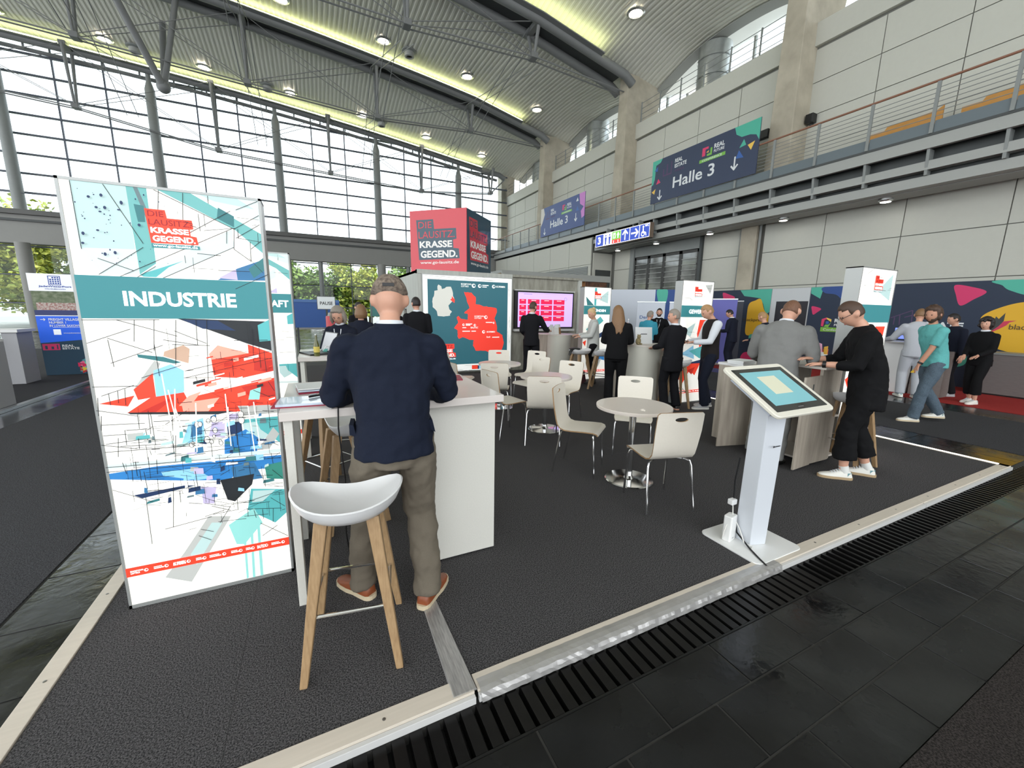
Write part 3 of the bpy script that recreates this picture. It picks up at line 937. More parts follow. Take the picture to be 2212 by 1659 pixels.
LWHITE = M('backlit_white', (252, 249, 240), .5, emit=.8)
LINK = M('backlit_ink', (26, 28, 32), .5, emit=.3)
TEAL = M('backlit_title_teal', (56, 130, 136), .5, emit=.32)
LRED = M('backlit_red', (226, 44, 42), .5, emit=.42)
LTXT = M('backlit_lettering', (255, 255, 255), .5, emit=.85)
LDARK = M('backlit_dark_red', (120, 20, 28), .5, emit=.8)
FRAME = M('lightbox_frame', (168, 170, 168), .4, .4)
GREYSIDE = M('lightbox_side', (188, 190, 192), .45)
W0 = .78


def stepped(x, z, w, h):
    """outline of the stepped logo block, lower left x,z"""
    f = lambda a, b: (x + a * w, z + b * h)
    return [f(.05, 0), f(1, .02), f(.98, .26), f(.86, .28), f(.85, .48), f(.93, .5), f(.92, .76), f(.42, .76), f(.4, 1), f(0, 1)]


def logo(t, x, z, w, y, block, thin, bold, bar=None, url=LTXT, ang=0.0):
    """Logo of four stepped lines with the web address below"""
    h = w * .8
    ps = [(block, stepped(x, z, w, h))]
    if bar:
        ps.append((bar, [(x + .05 * w, z - .14 * h), (x + 1.02 * w, z - .12 * h), (x + 1.02 * w, z - .02 * h), (x + .05 * w, z - .02 * h)]))
    prints('logo_block', t, ps, y)
    txt('DIE', t, x + .05 * w, z + .79 * h, .31 * w, .16 * h, thin, y - .001, ang)
    txt('LAUSITZ.', t, x + .05 * w, z + .54 * h, .84 * w, .17 * h, thin, y - .001, ang)
    txt('KRASSE', t, x + .07 * w, z + .3 * h, .76 * w, .17 * h, bold, y - .001, ang, bold=.035)
    txt('GEGEND.', t, x + .09 * w, z + .05 * h, .86 * w, .18 * h, bold, y - .001, ang, bold=.035)
    txt('www.go-lausitz.de', t, x + .08 * w, z - .125 * h, .9 * w, .095 * h, url, y - .001, ang, bold=.012)


def sketch(rng, n, x0, x1, z0, z1):
    out = []
    for _ in range(n):
        a, b = rng.uniform(x0, x1), rng.uniform(z0, z1)
        k = rng.random()
        l = rng.uniform(.02, .16)
        if k < .45:
            e = (a + l, b + rng.uniform(-.012, .006))
        elif k < .8:
            e = (a + rng.uniform(-.004, .004), b + l * .8)
        else:
            e = (a + l, b + l * rng.uniform(-.7, .7))
        out.append((LINK, line(a, b, min(max(e[0], .014), W0 - .014), min(e[1], 2.15), rng.uniform(.0012, .003))))
    return out


def lightbox(label, loc, title, tx, tw, art, seed, rz=0.0, h=2.17, hi=False):
    t = thing('light_box', label, 'light box', loc, rz, 'backlit advertising boxes')
    d = .16
    put('case', MB().box(.012, W0 - .012, .012, d, .02, h - .01), GREYSIDE, t)
    fr = MB()
    fr.box(0, .012, 0, d, 0, h).box(W0 - .012, W0, 0, d, 0, h).box(0, W0, 0, d, h - .012, h).box(0, W0, 0, d, 0, .02)
    put('frame', fr, FRAME, t)
    put('backlit_cloth', MB().box(.012, W0 - .012, .004, .012, .02, h - .012), LWHITE, t)
    rng = random.Random(seed)
    ps = [(A_[m], [(min(max(x, .012), W0 - .012), min(max(z, .02), h - .012)) for x, z in p]) for m, p in art]
    if hi:
        ps += [(LINK, line(a, min(b, h - .015), min(c, W0 - .014), min(e, h - .015), .0026)) for a, b, c, e in ART_LINES]
        for _ in range(60):
            x, z = (rng.gauss(.12, .05), rng.uniform(1.8, 2.15)) if rng.random() < .6 else (rng.uniform(.1, .4), rng.uniform(1.8, 2.15))
            if .03 < x < .75:
                r = rng.choice((.0015, .002, .003, .006))
                ps.append((A_['navy'], disc(x, z, r, r * rng.uniform(.6, 1.6), 7)))
        for _ in range(70):
            x, z = rng.uniform(.12, .72), rng.uniform(.56, 1.03)
            if x < .3 and rng.random() < .6:
                continue
            w, q = rng.uniform(.01, .06), rng.uniform(.008, .035)
            k = rng.uniform(-.02, .02)
            ps.append((A_[rng.choice(('greyl', 'grey', 'blue2', 'sky', 'navy', 'pale', 'lilac', 'tealdk', 'white', 'tealmid'))], [(x, z), (min(x + w, .765), z + k * .5), (min(x + w, .765), z + q + k * .5), (x + .004, z + q)]))
        for _ in range(26):
            x, z = rng.uniform(.36, .74), rng.uniform(1.06, 1.36)
            w, q = rng.uniform(.02, .07), rng.uniform(.005, .02)
            ps.append((A_[rng.choice(('redd', 'red', 'pink', 'blk', 'white'))], [(x, z), (min(x + w, .765), z + .25 * w), (min(x + w, .765), z + .25 * w + q), (x, z + q)]))
        for _ in range(14):
            x, z = rng.uniform(.36, .6), rng.uniform(.86, 1.03)
            r = rng.uniform(.01, .022)
            ps += [(LINK, disc(x, z, r * .7, r, 12)), (A_['white'], disc(x, z, r * .7 - .0025, r - .0025, 12))]
        ps += sketch(rng, 90, .06, .74, .72, 1.04) + sketch(rng, 50, .02, .72, .55, .75) + sketch(rng, 30, .3, .75, .4, .6) + sketch(rng, 30, .3, .75, 1.0, 1.45) + sketch(rng, 16, .4, .76, 1.76, 2.1)
        for _ in range(9):
            x = rng.uniform(.2, .74)
            ps.append((LWHITE, line(x, rng.uniform(.7, 1.0), x + rng.uniform(-.03, .03), rng.uniform(1.05, 1.3), .005)))
    else:
        ps += sketch(rng, 40, .05, .7, .5, 1.4) + sketch(rng, 12, .05, .7, 1.8, 2.1)
    prints('printed_artwork', t, ps, .004)
    prints('title_band', t, [(TEAL, [(.012, 1.547), (W0 - .012, 1.547), (W0 - .012, 1.745), (.012, 1.745)])], -.0035)
    prints('footer_band', t, [(LRED, [(.012, .188), (W0 - .012, .188), (W0 - .012, .236), (.012, .236)])], -.0035)
    if title:
        txt(title, t, tx, 1.606, tw, .072, LTXT, -.0045, bold=.03)
    x = .03
    for s, w in (('BOOMTOWN\nCOTTBUS', .085), ('', .07), ('ASG SPREMBERG', .09), ('', .05), ('', .09), ('', .06), ('', .045), ('BAUTEC', .06), ('', .08)):
        if s:
            txt(s, t, x, .202, w * .62, .02, LTXT, -.0045, bold=.01, name='footer_lettering')
        else:
            prints('footer_mark', t, [(LTXT, [(x, .207), (x + w * .6, .207), (x + w * .6, .213), (x, .213)]), (LTXT, [(x, .217), (x + w * .5, .217), (x + w * .5, .221), (x, .221)])], -.0042)
        prints('footer_mark', t, [(LTXT, disc(x + w * .76, .212, .009)), (LRED, disc(x + w * .76 + .002, .213, .005))], -.0042)
        x += w + .012
    logo(t, .298, 1.91, .195, -.0035, LRED, LDARK, LTXT, TEAL)
    return t


tan_ = lightbox('tall backlit box reading INDUSTRIE with red and blue sketch, nearest the camera', (-.99, 2.605, 0), 'INDUSTRIE', .173, .455, ART, 3, hi=True)
FAR1 = [('tealmid', [(.3, 2.15), (.36, 2.15), (.36, 1.75), (.3, 1.75)]), ('tealdk', [(.06, 1.95), (.3, 1.75), (.1, 1.75)]), ('pale', [(.4, 1.9), (.7, 2.1), (.7, 1.8)]),
        ('tealmid', [(.1, 1.2), (.5, 1.5), (.6, 1.4), (.2, 1.1)]), ('navy', [(.3, 1.0), (.7, 1.2), (.7, 1.1), (.35, .9)]), ('sky', [(.1, .6), (.5, .8), (.55, .65)]),
        ('blue', [(.45, .5), (.75, .7), (.7, .45)]), ('red', [(.02, .9), (.12, .95), (.1, .8)]), ('greyl', [(.2, .4), (.6, .5), (.5, .3)])]
FAR2 = [('red', [(.5, 1.5), (.72, 1.5), (.66, 1.1), (.56, 1.0), (.46, 1.25)]), ('pink', [(.6, 1.4), (.74, 1.3), (.6, 1.2)]), ('sky', [(.1, .9), (.4, 1.05), (.45, .8)]),
        ('tealmid', [(.3, .95), (.7, 1.05), (.6, .8)]), ('navy', [(.2, .72), (.72, .8), (.7, .68)]), ('red', [(.06, .5), (.3, .72), (.62, .72), (.5, .5), (.36, .6), (.2, .36)]),
        ('redd', [(.3, .6), (.5, .66), (.42, .52)]), ('pale', [(.1, 1.3), (.4, 1.45), (.3, 1.2)]), ('greyl', [(.55, 2.1), (.74, 2.12), (.7, 1.95)])]
lightbox('backlit box whose band ends in AFT, behind the INDUSTRIE box', (-.97, 5.03, 0), 'WISSENSCHAFT', .08, .66, [(m, [(x, z) for x, z in p]) for m, p in ART if m in ('teal', 'pale', 'pale2', 'tealmid', 'sky', 'lilac')], 5)
lightbox('backlit box with the band GRÜNDEN behind the woman in the grey shirt', (5.6, 7.75, 0), 'GRÜNDEN', .2, .44, FAR1, 11)
lightbox('backlit box with the band GEWERBE beside the man in the vest', (5.68, 5.05, 0), 'GEWERBE', .2, .42, FAR2, 12)
lightbox('backlit box behind the man in the grey suit at the right', (5.39, 2.4, 0), '', .04, .34, FAR1[2:] + FAR2[:3], 13, h=2.15)

# ------------------------------------------------------------------ high desks
DESKTOP = M('desk_top_white', (216, 208, 202), .35, noise=.05, nscale=5, coat=.2)


def desk(label, loc, box=True):
    t = thing('high_desk', label, 'desk', loc, 0, 'high white desks')
    put('top', MB().box(0, 1.22, 0, .88, 1.055, 1.1), DESKTOP, t, bevel=.003)
    put('leg', MB().box(.015, .055, .03, .14, 0, 1.055), WHITE, t, bevel=.002)
    put('leg', MB().box(.015, .055, .74, .85, 0, 1.055), WHITE, t, bevel=.002)
    put('rail', MB().box(.055, .78, .78, .81, .95, 1.055), WHITE, t)
    put('cabinet', MB().box(.77, 1.205, .1, .85, .012, 1.04), WHITE, t, bevel=.003)
    put('plinth', MB().box(.79, 1.19, .12, .83, 0, .012), BLACK, t)
    return t


desk('high white desk with box side in front of the man in the navy jacket', (-.185, 2.22, 0))
desk('second high white desk behind, where the grey haired woman works', (-.17, 4.66, 0))

# ------------------------------------------------------------------ bar stools
SEAT = M('stool_shell', (226, 226, 226), .35, spec=.4)


def stool_proto():
    t = thing('bar_stool', 'x', 'stool', (0, 0, 0), 0, 'white shell bar stools')
    n = 40

    def rim(a):
        c, s = cos(a), sin(a)
        # D shape: straight edge towards +y, round towards -y
        rr = 1e9
        if s > 1e-6:
            rr = min(rr, .13 / s)
        e = 1 / sqrt((c / .235) ** 2 + (s / (.24 if s < 0 else .3)) ** 2)
        k = 9
        return 1 / ((1 / e) ** k + (1 / rr) ** k) ** (1 / k) if rr < 1e8 else e
    rings = []

    def rz_(a):
        c, s = cos(a), sin(a)
        return .062 + .03 * abs(c) ** 3 - (.03 if s > 0 else 0) * s
    for r in (.02, .35, .6, .8, .92, 1.0):
        rings.append([(rim(2 * pi * j / n) * r * cos(2 * pi * j / n), rim(2 * pi * j / n) * r * sin(2 * pi * j / n), .735 + rz_(2 * pi * j / n) * r ** 3) for j in range(n)])
    rings.append([(rim(2 * pi * j / n) * 1.03 * cos(2 * pi * j / n), rim(2 * pi * j / n) * 1.03 * sin(2 * pi * j / n), .735 + rz_(2 * pi * j / n) - .004) for j in range(n)])
    for r, z in ((1.0, .8), (.93, .5), (.8, .22), (.6, .05), (.3, -.02), (.02, -.03)):
        rings.append([(rim(2 * pi * j / n) * r * cos(2 * pi * j / n), rim(2 * pi * j / n) * r * sin(2 * pi * j / n), .695 + (.04 + rz_(2 * pi * j / n)) * z) for j in range(n)])
    put('seat_shell', MB().loft(rings), SEAT, t, smooth=True, angle=60)
    for sx in (-1, 1):
        for sy in (-1, 1):
            q = MB()
            for (x, y, z, w, d) in ((0, 0, 0, 0, 0),):
                pass
            b, p = V((sx * .2, sy * .21, 0)), V((sx * .105, sy * .1, .71))
            a, c = .016, .028
            q.hexa([(b.x - a, b.y - .021, 0), (b.x + a, b.y - .021, 0), (b.x + a, b.y + .021, 0), (b.x - a, b.y + .021, 0),
                    (p.x - c, p.y - .028, p.z), (p.x + c, p.y - .028, p.z), (p.x + c, p.y + .028, p.z), (p.x - c, p.y + .028, p.z)])
            put('leg', q, OAK, t, bevel=.005)
    z = .29
    x, y = .163, .166
    for k, (a, b) in enumerate((((-x, -y), (x, -y)), ((x, -y), (x, y)), ((x, y), (-x, y)), ((-x, y), (-x, -y)))):
        put('foot_rail', MB().cyl((*a, z), (*b, z), .008, 8), CHROME, t, smooth=True)
    return t


st0 = stool_proto()
st0['label'] = 'white shell bar stool with wooden legs in the foreground behind the navy jacket man'
st0.location = (.095, 1.885, 0)
st0.rotation_euler = (0, 0, radians(-10))
for lab, loc, rz in (('white shell bar stool tucked under the front high desk', (.18, 3.16, 0), 100), ('bar stool with dark cloth on it beside the woman in the grey shirt', (5.12, 7.15, 0), 10),
                     ('bar stool at the right of the short haired woman in the dark suit', (5.62, 4.98, 0), -30), ('bar stool partly hidden between the blonde woman and the long haired woman', (5.4, 6.75, 0), 40),
                     ('bar stool behind the legs of the man in the black shirt', (5.2, 2.2, 0), 0), ('bar stool with teal seat cover at the second high desk', (.22, 4.42, 0), 90),
                     ('wooden legged bar stool just beyond the front high desk', (.06, 3.75, 0), 30)):
    clone(st0, lab, loc, radians(rz))

# ------------------------------------------------------------------ shell chairs
SHELL = M('chair_laminate', (226, 219, 206), .4, noise=.06, nscale=60)
PLY = M('plywood_edge', (160, 128, 92), .6)


def chair_proto():
    t = thing('shell_chair', 'x', 'chair', (0, 0, 0), 0, 'white shell chairs')
    W = .205
    prof = [(.215, .425, .19), (.205, .445, .2), (.17, .456, .205), (.08, .455, .205), (-.05, .447, .2), (-.12, .447, .195), (-.165, .462, .192), (-.195, .5, .19), (-.21, .56, .192), (-.222, .63, .196), (-.234, .70, .2)]
    mb = MB()
    cols = [-1, -.6, -.2, .2, .6, 1]

    def pt(c, y, z, w):
        # shallow crosswise curve of the back
        return (c * w, y - (.012 * (1 - c * c) if z > .52 else 0), z)
    vs = [pt(c, y, z, w) for y, z, w in prof for c in cols]
    nc = len(cols)
    mb.add(vs, [(i * nc + j, i * nc + j + 1, (i + 1) * nc + j + 1, (i + 1) * nc + j) for i in range(len(prof) - 1) for j in range(nc - 1)])
    # top part with the oval grip hole, sharing the last row of the lower part
    y_of = lambda z: -.234 - .02 * (z - .70) / .16
    P = lambda c, z: (c * .2, y_of(z) - .012 * (1 - c * c), z)
    ring_o = [P(c, .70) for c in cols] + [P(1, .75), P(1, .80), P(.99, .845)] + [P(.9, .86), P(.5, .862), P(.17, .863), P(-.17, .863), P(-.5, .862), P(-.9, .86)] + [P(-.99, .845), P(-1, .80), P(-1, .75)]
    ring_i = []
    for x, y, z in ring_o:
        a = math.atan2((z - .80) * 2.2, x)
        ring_i.append((.056 * cos(a), y_of(.80) - .012, .805 + .018 * sin(a)))
    mid = [tuple((p + q) / 2 for p, q in zip(u, v)) for u, v in zip(ring_o, ring_i)]
    mb.loft([ring_o, mid, ring_i], caps=False)
    me = mb.mesh('seat_and_back', [SHELL, PLY])
    import bmesh
    bm = bmesh.new()
    bm.from_mesh(me)
    bmesh.ops.remove_doubles(bm, verts=bm.verts, dist=.0008)
    bmesh.ops.recalc_face_normals(bm, faces=bm.faces)
    bm.to_mesh(me)
    bm.free()
    me.shade_smooth()
    o = put('seat_and_back', me, None, t)
    so = o.modifiers.new('ply', 'SOLIDIFY')
    so.thickness = .012
    so.offset = 0
    so.material_offset_rim = 1
    es = o.modifiers.new('edges', 'EDGE_SPLIT')
    es.split_angle = radians(50)
    for sx in (-1, 1):
        put('leg', MB().tube([(sx * .20, .20, 0), (sx * .192, .175, .38), (sx * .18, .168, .42), (sx * .15, .15, .433), (sx * .05, .1, .435)], .0095, 8), CHROME, t, smooth=True)
        put('leg', MB().tube([(sx * .21, -.225, 0), (sx * .195, -.16, .38), (sx * .183, -.15, .42), (sx * .15, -.13, .433), (sx * .05, -.07, .435)], .0095, 8), CHROME, t, smooth=True)
        put('seat_support', MB().box(sx * .14 - .012, sx * .14 + .012, -.13, .15, .428, .442), BLACK, t)
    return t


ch0 = chair_proto()
CH = [('white shell chair at the near round table with its back to the camera', (2.58, 2.38), 75), ('white shell chair seen from the side left of the near round table', (2.40, 3.27), -50),
      ('white shell chair facing the camera behind the near round table', (3.24, 3.42), -133), ('white shell chair with its back to the camera left of the middle round table', (2.2, 4.66), 8),
      ('white shell chair with its back to the camera in front of the middle round table', (2.5, 4.22), 62), ('white shell chair at the right of the middle round table facing the camera', (3.3, 4.98), -150),
      ('white shell chair between the middle and the far round table facing the camera', (3.14, 5.72), -165), ('white shell chair with its back to the camera at the far round table', (2.42, 5.5), 62),
      ('white shell chair seen edge on, just right of the navy jacket man', (1.98, 5.62), 10), ('white shell chair in front of the map logo left of the far round table', (2.2, 6.55), -35),
      ('white shell chair behind the far round table in front of the map', (3.05, 6.75), -110), ('white shell chair beside the legs of the man at the screen', (3.55, 6.5), -150)]
for i, (lab, (x, y), a) in enumerate(CH):
    if i == 0:
        ch0['label'] = lab
        ch0.location = (x, y, 0)
        ch0.rotation_euler = (0, 0, radians(a - 90))
    else:
        clone(ch0, lab, (x, y, 0), radians(a - 90))

# ------------------------------------------------------------------ round tables
TABT = M('table_top_white', (224, 214, 204), .35, coat=.2)


def table_proto():
    t = thing('round_table', 'x', 'table', (0, 0, 0), 0, 'round bistro tables')
    put('table_top', MB().lathe([(.33, .718), (.346, .722), (.35, .735), (.349, .75), (.345, .753), (.001, .753)], 48), TABT, t, smooth=True, angle=30)
    put('column', MB().cyl((0, 0, .015), (0, 0, .72), .032, 20), CHROME, t, smooth=True)
    put('flange', MB().lathe([(.12, .706), (.12, .718)], 20), BLACK, t)
    put('base_plate', MB().lathe([(.228, 0), (.23, .008), (.22, .016), (.05, .026), (.033, .05)], 40), CHROME, t, smooth=True, angle=30)
    return t


tb0 = table_proto()
tb0['label'] = 'nearest white round table on a chrome column'
tb0.location = (2.68, 2.83, 0)
clone(tb0, 'middle white round table on a chrome column', (2.78, 4.62, 0))
clone(tb0, 'farthest white round table in front of the map wall', (2.72, 6.02, 0))

# ------------------------------------------------------------------ counters with rounded corner
CWOOD = M('counter_pale_wood', (176, 166, 152), .5, noise=.6, nscale=5, stretch=(3, 3, .35), rgb2=(146, 136, 124))
CTOP = M('counter_top', (214, 206, 196), .4)
CLIGHT = M('counter_front_light', (202, 200, 188), .45)


def arc_pts(cx, cy, r, a0, a1, n=10):
    return [(cx + r * cos(radians(a0 + (a1 - a0) * i / n)), cy + r * sin(radians(a0 + (a1 - a0) * i / n))) for i in range(n + 1)]


def strip(pts, th, z0, z1):
    """upright board following a plan line, thickness to its left"""
    out = []
    for i, p in enumerate(pts):
        a, b = pts[max(i - 1, 0)], pts[min(i + 1, len(pts) - 1)]
        d = V((b[0] - a[0], b[1] - a[1])).normalized()
        out.append((p[0] - d.y * th, p[1] + d.x * th))
    q = MB()
    q.loft([[(p[0], p[1], z0), (o[0], o[1], z0), (o[0], o[1], z1), (p[0], p[1], z1)] for p, o in zip(pts, out)])
    return q


# counter of the man in the grey suit: open at the back with two doors swung out
t = thing('counter', 'pale wood counter with open doors where the man in the grey suit stands', 'counter', (4.74, 2.3, 0), 0, 'pale wood counters')
put('side_panel', strip([(.0, 0), (.3, 0)] + arc_pts(.3, .3, .3, -90, 0), .03, .03, 1.06), CWOOD, t, smooth=True)
put('side_panel', strip(arc_pts(.3, .42, .3, 0, 90) + [(0, .72)], .03, .03, 1.06), CWOOD, t, smooth=True)
put('top', MB().prism([(0, -.02), (.3, -.02)] + arc_pts(.3, .3, .32, -90, 0) + arc_pts(.3, .42, .32, 0, 90) + [(0, .74)], 1.06, 1.085), CTOP, t)
put('shelf', MB().prism([(.02, .04), (.52, .04), (.52, .68), (.02, .68)], .5, .52), CTOP, t)
put('floor_board', MB().prism([(.0, .03), (.54, .03), (.54, .69), (.0, .69)], .04, .06), CTOP, t)
d1 = put('door', MB().box(-.34, 0, 0, .02, .02, 1.0), CWOOD, t, loc=(0, .0, 0), rot=(0, 0, radians(4)), bevel=.002)
d2 = put('door', MB().box(-.42, 0, 0, .02, .02, 1.0), CWOOD, t, loc=(0, .72, 0), rot=(0, 0, radians(-14)), bevel=.002)
for d in (d1, d2):
    for z in (.15, .85):
        put('hinge', MB().box(-.06, .02, .02, .035, z - .02, z + .02), DSTEEL, d)
put('lock', MB().box(-.18, -.165, -.004, .0, .84, .92), DSTEEL, d1)


def closed_counter(label, loc, rz):
    t = thing('counter', label, 'counter', loc, radians(rz), 'pale wood counters')
    # local: visible rounded corner towards -y
    put('corner_panel', strip(arc_pts(.0, .28, .28, 200, 340, 14), -.02, .02, 1.02), CLIGHT, t, smooth=True)
    put('side_panel', MB().hexa([(-.60, .42, .02), (-.26, .19, .02), (-.25, .21, .02), (-.59, .44, .02), (-.60, .42, 1.02), (-.26, .19, 1.02), (-.25, .21, 1.02), (-.59, .44, 1.02)]), CWOOD, t)
    put('side_panel', MB().hexa([(.26, .19, .02), (.60, .42, .02), (.59, .44, .02), (.25, .21, .02), (.26, .19, 1.02), (.60, .42, 1.02), (.59, .44, 1.02), (.25, .21, 1.02)]), CWOOD, t)
    put('top', MB().prism(arc_pts(.0, .28, .31, 200, 340, 14) + [(.64, .42), (.6, .66), (-.6, .66), (-.64, .42)], 1.02, 1.045), CTOP, t)
    put('back_panel', MB().box(-.58, .58, .6, .62, .02, 1.02), CWOOD, t)
    put('plinth', MB().box(-.5, .5, .3, .6, 0, .03), BLACK, t)
    return t


closed_counter('pale counter between the long haired and the short haired woman', (5.2, 5.32, 0), -38)
closed_counter('pale counter in front of the wall screen with leaflets on it', (5.32, 8.3, 0), -32)

# ------------------------------------------------------------------ touch screen kiosk
KW = M('kiosk_white', (232, 232, 230), .3, coat=.3)
KCREAM = M('kiosk_bezel', (226, 222, 208), .35)
t = thing('touch_kiosk', 'white touch screen kiosk on a slanted head near the platform edge', 'kiosk', (2.74, 1.63, 0))
put('base_plate', MB().prism(rrect(-.24, .25, -.225, .235, .05), 0, .012), KW, t, bevel=.003)
put('column', MB().loft([[(-.075, -.05, .012), (.045, -.085, .012), (.045, .07, .012), (-.075, .07, .012)], [(-.085, -.06, 1.08), (.06, -.1, 1.08), (.06, .05, 1.08), (-.085, .05, 1.08)]]), M('kiosk_column', (206, 210, 216), .35), t, bevel=.004)
prints('maker_mark', t, [(BLACK, [(-.03, .744), (.04, .744), (.04, .75), (-.03, .75)]), (BLACK, disc(-.032, .748, .007))], -.0945)
hd = bpy.data.objects.new('screen_head', MB().prism(rrect(-.315, .315, -.24, .24, .04), -.012, .012).mesh('screen_head', KCREAM))
COL.objects.link(hd)
hd.parent = t
hd.location = (.05, -.02, 1.125)
hd.rotation_euler = (radians(32), 0, 0)
_b = hd.modifiers.new('bevel', 'BEVEL')
_b.width = .005
put('back_box', MB().box(-.25, .25, -.17, .17, -.055, -.012), M('kiosk_back', (190, 196, 208), .4), hd)
put('screen_glass', MB().prism(rrect(-.275, .275, -.2, .2, .006), .0122, .0128), M('screen_black', (12, 13, 15), .06, spec=.8), hd)
put('screen_picture', MB().add([(-.225, -.15, .0131), (.225, -.15, .0131), (.225, .165, .0131), (-.225, .165, .0131)], [(0, 1, 2, 3)]), M('screen_teal_light', (116, 176, 184), .08, emit=.2, spec=.8), hd)
put('screen_card', MB().add([(-.1, -.055, .0133), (.09, -.055, .0133), (.09, .115, .0133), (-.1, .115, .0133)], [(0, 1, 2, 3)]), M('screen_card_light', (200, 200, 176), .08, emit=.22, spec=.8), hd)
put('screen_maker_mark', MB().add([(-.03, -.182, .0131), (.03, -.182, .0131), (.03, -.176, .0131), (-.03, -.176, .0131)], [(0, 1, 2, 3)]), M('maker_grey', (120, 120, 120), .3), hd)
t = thing('router_box', 'small white network box standing on the kiosk base plate', 'router', (2.60, 1.70, .012), radians(12))
put('case', MB().prism(rrect(-.045, .045, -.03, .03, .012), 0, .19), KW, t, bevel=.006)
put('label_mark', MB().box(-.01, .01, -.0305, -.03, .02, .03), M('label_grey', (170, 170, 170), .4), t)
WCAB = M('white_cable', (222, 220, 214), .45)
pts = [(2.57, 1.72, .03), (2.535, 1.70, .05), (2.53, 1.69, .1), (2.55, 1.69, .14), (2.58, 1.7, .12)]
tag(put('cable', MB().tube(pts, .004, 6), WCAB, smooth=True), 'white cable looped beside the network box on the kiosk base', 'cable')
tag(put('power_plug', MB().box(2.60, 2.655, 1.70, 1.74, .27, .31), WHITEP, bevel=.006), 'white power plug hanging on the kiosk column', 'plug')
pts = [(2.63, 1.715, .27), (2.62, 1.7, .2), (2.655, 1.66, .1), (2.63, 1.6, .03), (2.66, 1.56, .018), (2.62, 1.54, .016)]
tag(put('cable', MB().tube(pts, .004, 6), WCAB, smooth=True), 'white cable running down the kiosk column to its base plate', 'cable')
pts = [(2.655, 1.72, .62), (2.645, 1.73, .45), (2.65, 1.72, .2), (2.66, 1.68, .06), (2.62, 1.55, .018), (2.57, 1.45, .016), (2.545, 1.385, .012)]
tag(put('cable', MB().tube(pts, .006, 6), BLACK, smooth=True), 'black cable from the kiosk to the platform edge', 'cable')
TAPE = M('silver_tape', (172, 170, 168), .3, .5, noise=.5, nscale=24, stretch=(5, .5, 1), bump=.3, bscale=16)
tag(put('tape_strip', MB().hexa([(.44, 1.98, 0), (.52, 1.98, 0), (.535, 1.38, .0), (.425, 1.38, .0), (.445, 1.98, .004), (.515, 1.98, .004), (.53, 1.38, .011), (.43, 1.38, .011)]), TAPE), 'silver tape strip on the carpet running from the man to the platform edge', 'tape')
FOIL = M('crumpled_tape', (186, 184, 182), .32, .55, noise=.3, nscale=14, bump=.25, bscale=18)
rg = random.Random(8)
rows = []
for i in range(90):
    x = .545 + i * 2.11 / 89
    j = lambda a: rg.uniform(-a, a) * .4
    rows.append([(x, 1.425 + j(.004), .0068), (x + j(.004), 1.40, .0105 + j(.0015)), (x, 1.374 + j(.003), .0105 + j(.003)), (x + j(.004), 1.353 + j(.006), .004 + j(.006)), (x, 1.346 + j(.005), -.014 + j(.006)), (x, 1.342 + j(.004), ZF + .006)])
mb = MB().add([p for r in rows for p in r], [(i * 6 + k, i * 6 + k + 1, (i + 1) * 6 + k + 1, (i + 1) * 6 + k) for i in range(89) for k in range(5)])
o = put('tape_strip', mb, FOIL)
so = o.modifiers.new('thickness', 'SOLIDIFY')
so.thickness = .0008
tag(o, 'crumpled silver tape along the front platform edge', 'tape')
# ------------------------------------------------------------------ map cabin with screen wall
WASH = M('whitewashed_board', (196, 198, 190), .6, noise=.4, nscale=4, stretch=(4, 4, .4), rgb2=(168, 170, 164))
CWALL = M('concrete_look_board', (164, 162, 150), .7, noise=.7, nscale=3, stretch=(3, 3, .8), rgb2=(132, 130, 118))
cab = thing('display_cabin', 'whitewashed cabin carrying the map and the wall screen', 'cabin', (2.3, 9.7, 0))
put('front_wall', MB().box(0, 4.55, .06, .16, 0, 2.5), CWALL, cab)
put('corner_post', MB().box(-.06, .06, 0, .16, 0, 2.52), WASH, cab, bevel=.005)
put('corner_post', MB().box(4.5, 4.62, 0, .16, 0, 2.52), WASH, cab, bevel=.005)
put('top_rail', MB().box(-.06, 2.42, -.01, .16, 2.42, 2.52), WASH, cab, bevel=.004)
put('top_rail', MB().box(2.42, 4.62, -.005, .16, 2.46, 2.52), CWALL, cab)
put('side_wall', MB().box(-.06, 0, .16, 1.3, 0, 2.5).box(-.06, 0, 1.7, 3.2, 0, 2.5).box(-.06, 0, 1.3, 1.7, 0, .8).box(-.06, 0, 1.3, 1.7, 2.0, 2.5), WASH, cab)
put('niche', MB().box(.0, .3, 1.25, 1.75, .75, 2.05), M('niche_dark', (60, 52, 48), .7), cab)
for z in (1.2, 1.6):
    put('shelf', MB().box(-.05, 0, 1.3, 1.7, z, z + .03), WASH, cab)
put('roof', MB().box(-.06, 4.62, .16, 3.2, 2.44, 2.5), WASH, cab)
mp = thing('map_poster', 'backlit map of Germany with the red Lausitz region on a teal ground', 'poster', (2.3, 9.69, 0))
put('frame', MB().box(.04, 2.4, -.03, 0, .05, 2.42), FRAME, mp)
MAPW = M('map_border', (228, 230, 226), .5, emit=.5)
MAPT = M('map_teal', (44, 98, 110), .5, emit=.4, noise=.15, nscale=1)
MAPG = M('map_grey', (206, 206, 198), .5, emit=.35)
MAPR = M('map_red', (232, 62, 48), .5, emit=.5)
GER = [(0.44, 2.18), (0.5, 2.15), (0.52, 2.08), (0.59, 2.1), (0.63, 2.14), (0.74, 2.15), (0.78, 2.06), (0.8, 1.93), (0.82, 1.87), (0.78, 1.8), (0.68, 1.7), (0.7, 1.61), (0.76, 1.55), (0.71, 1.49), (0.71, 1.45), (0.55, 1.43), (0.4, 1.44), (0.39, 1.56), (0.29, 1.65), (0.28, 1.78), (0.29, 1.86), (0.32, 1.91), (0.34, 2.03), (0.41, 2.05), (0.41, 2.14)]
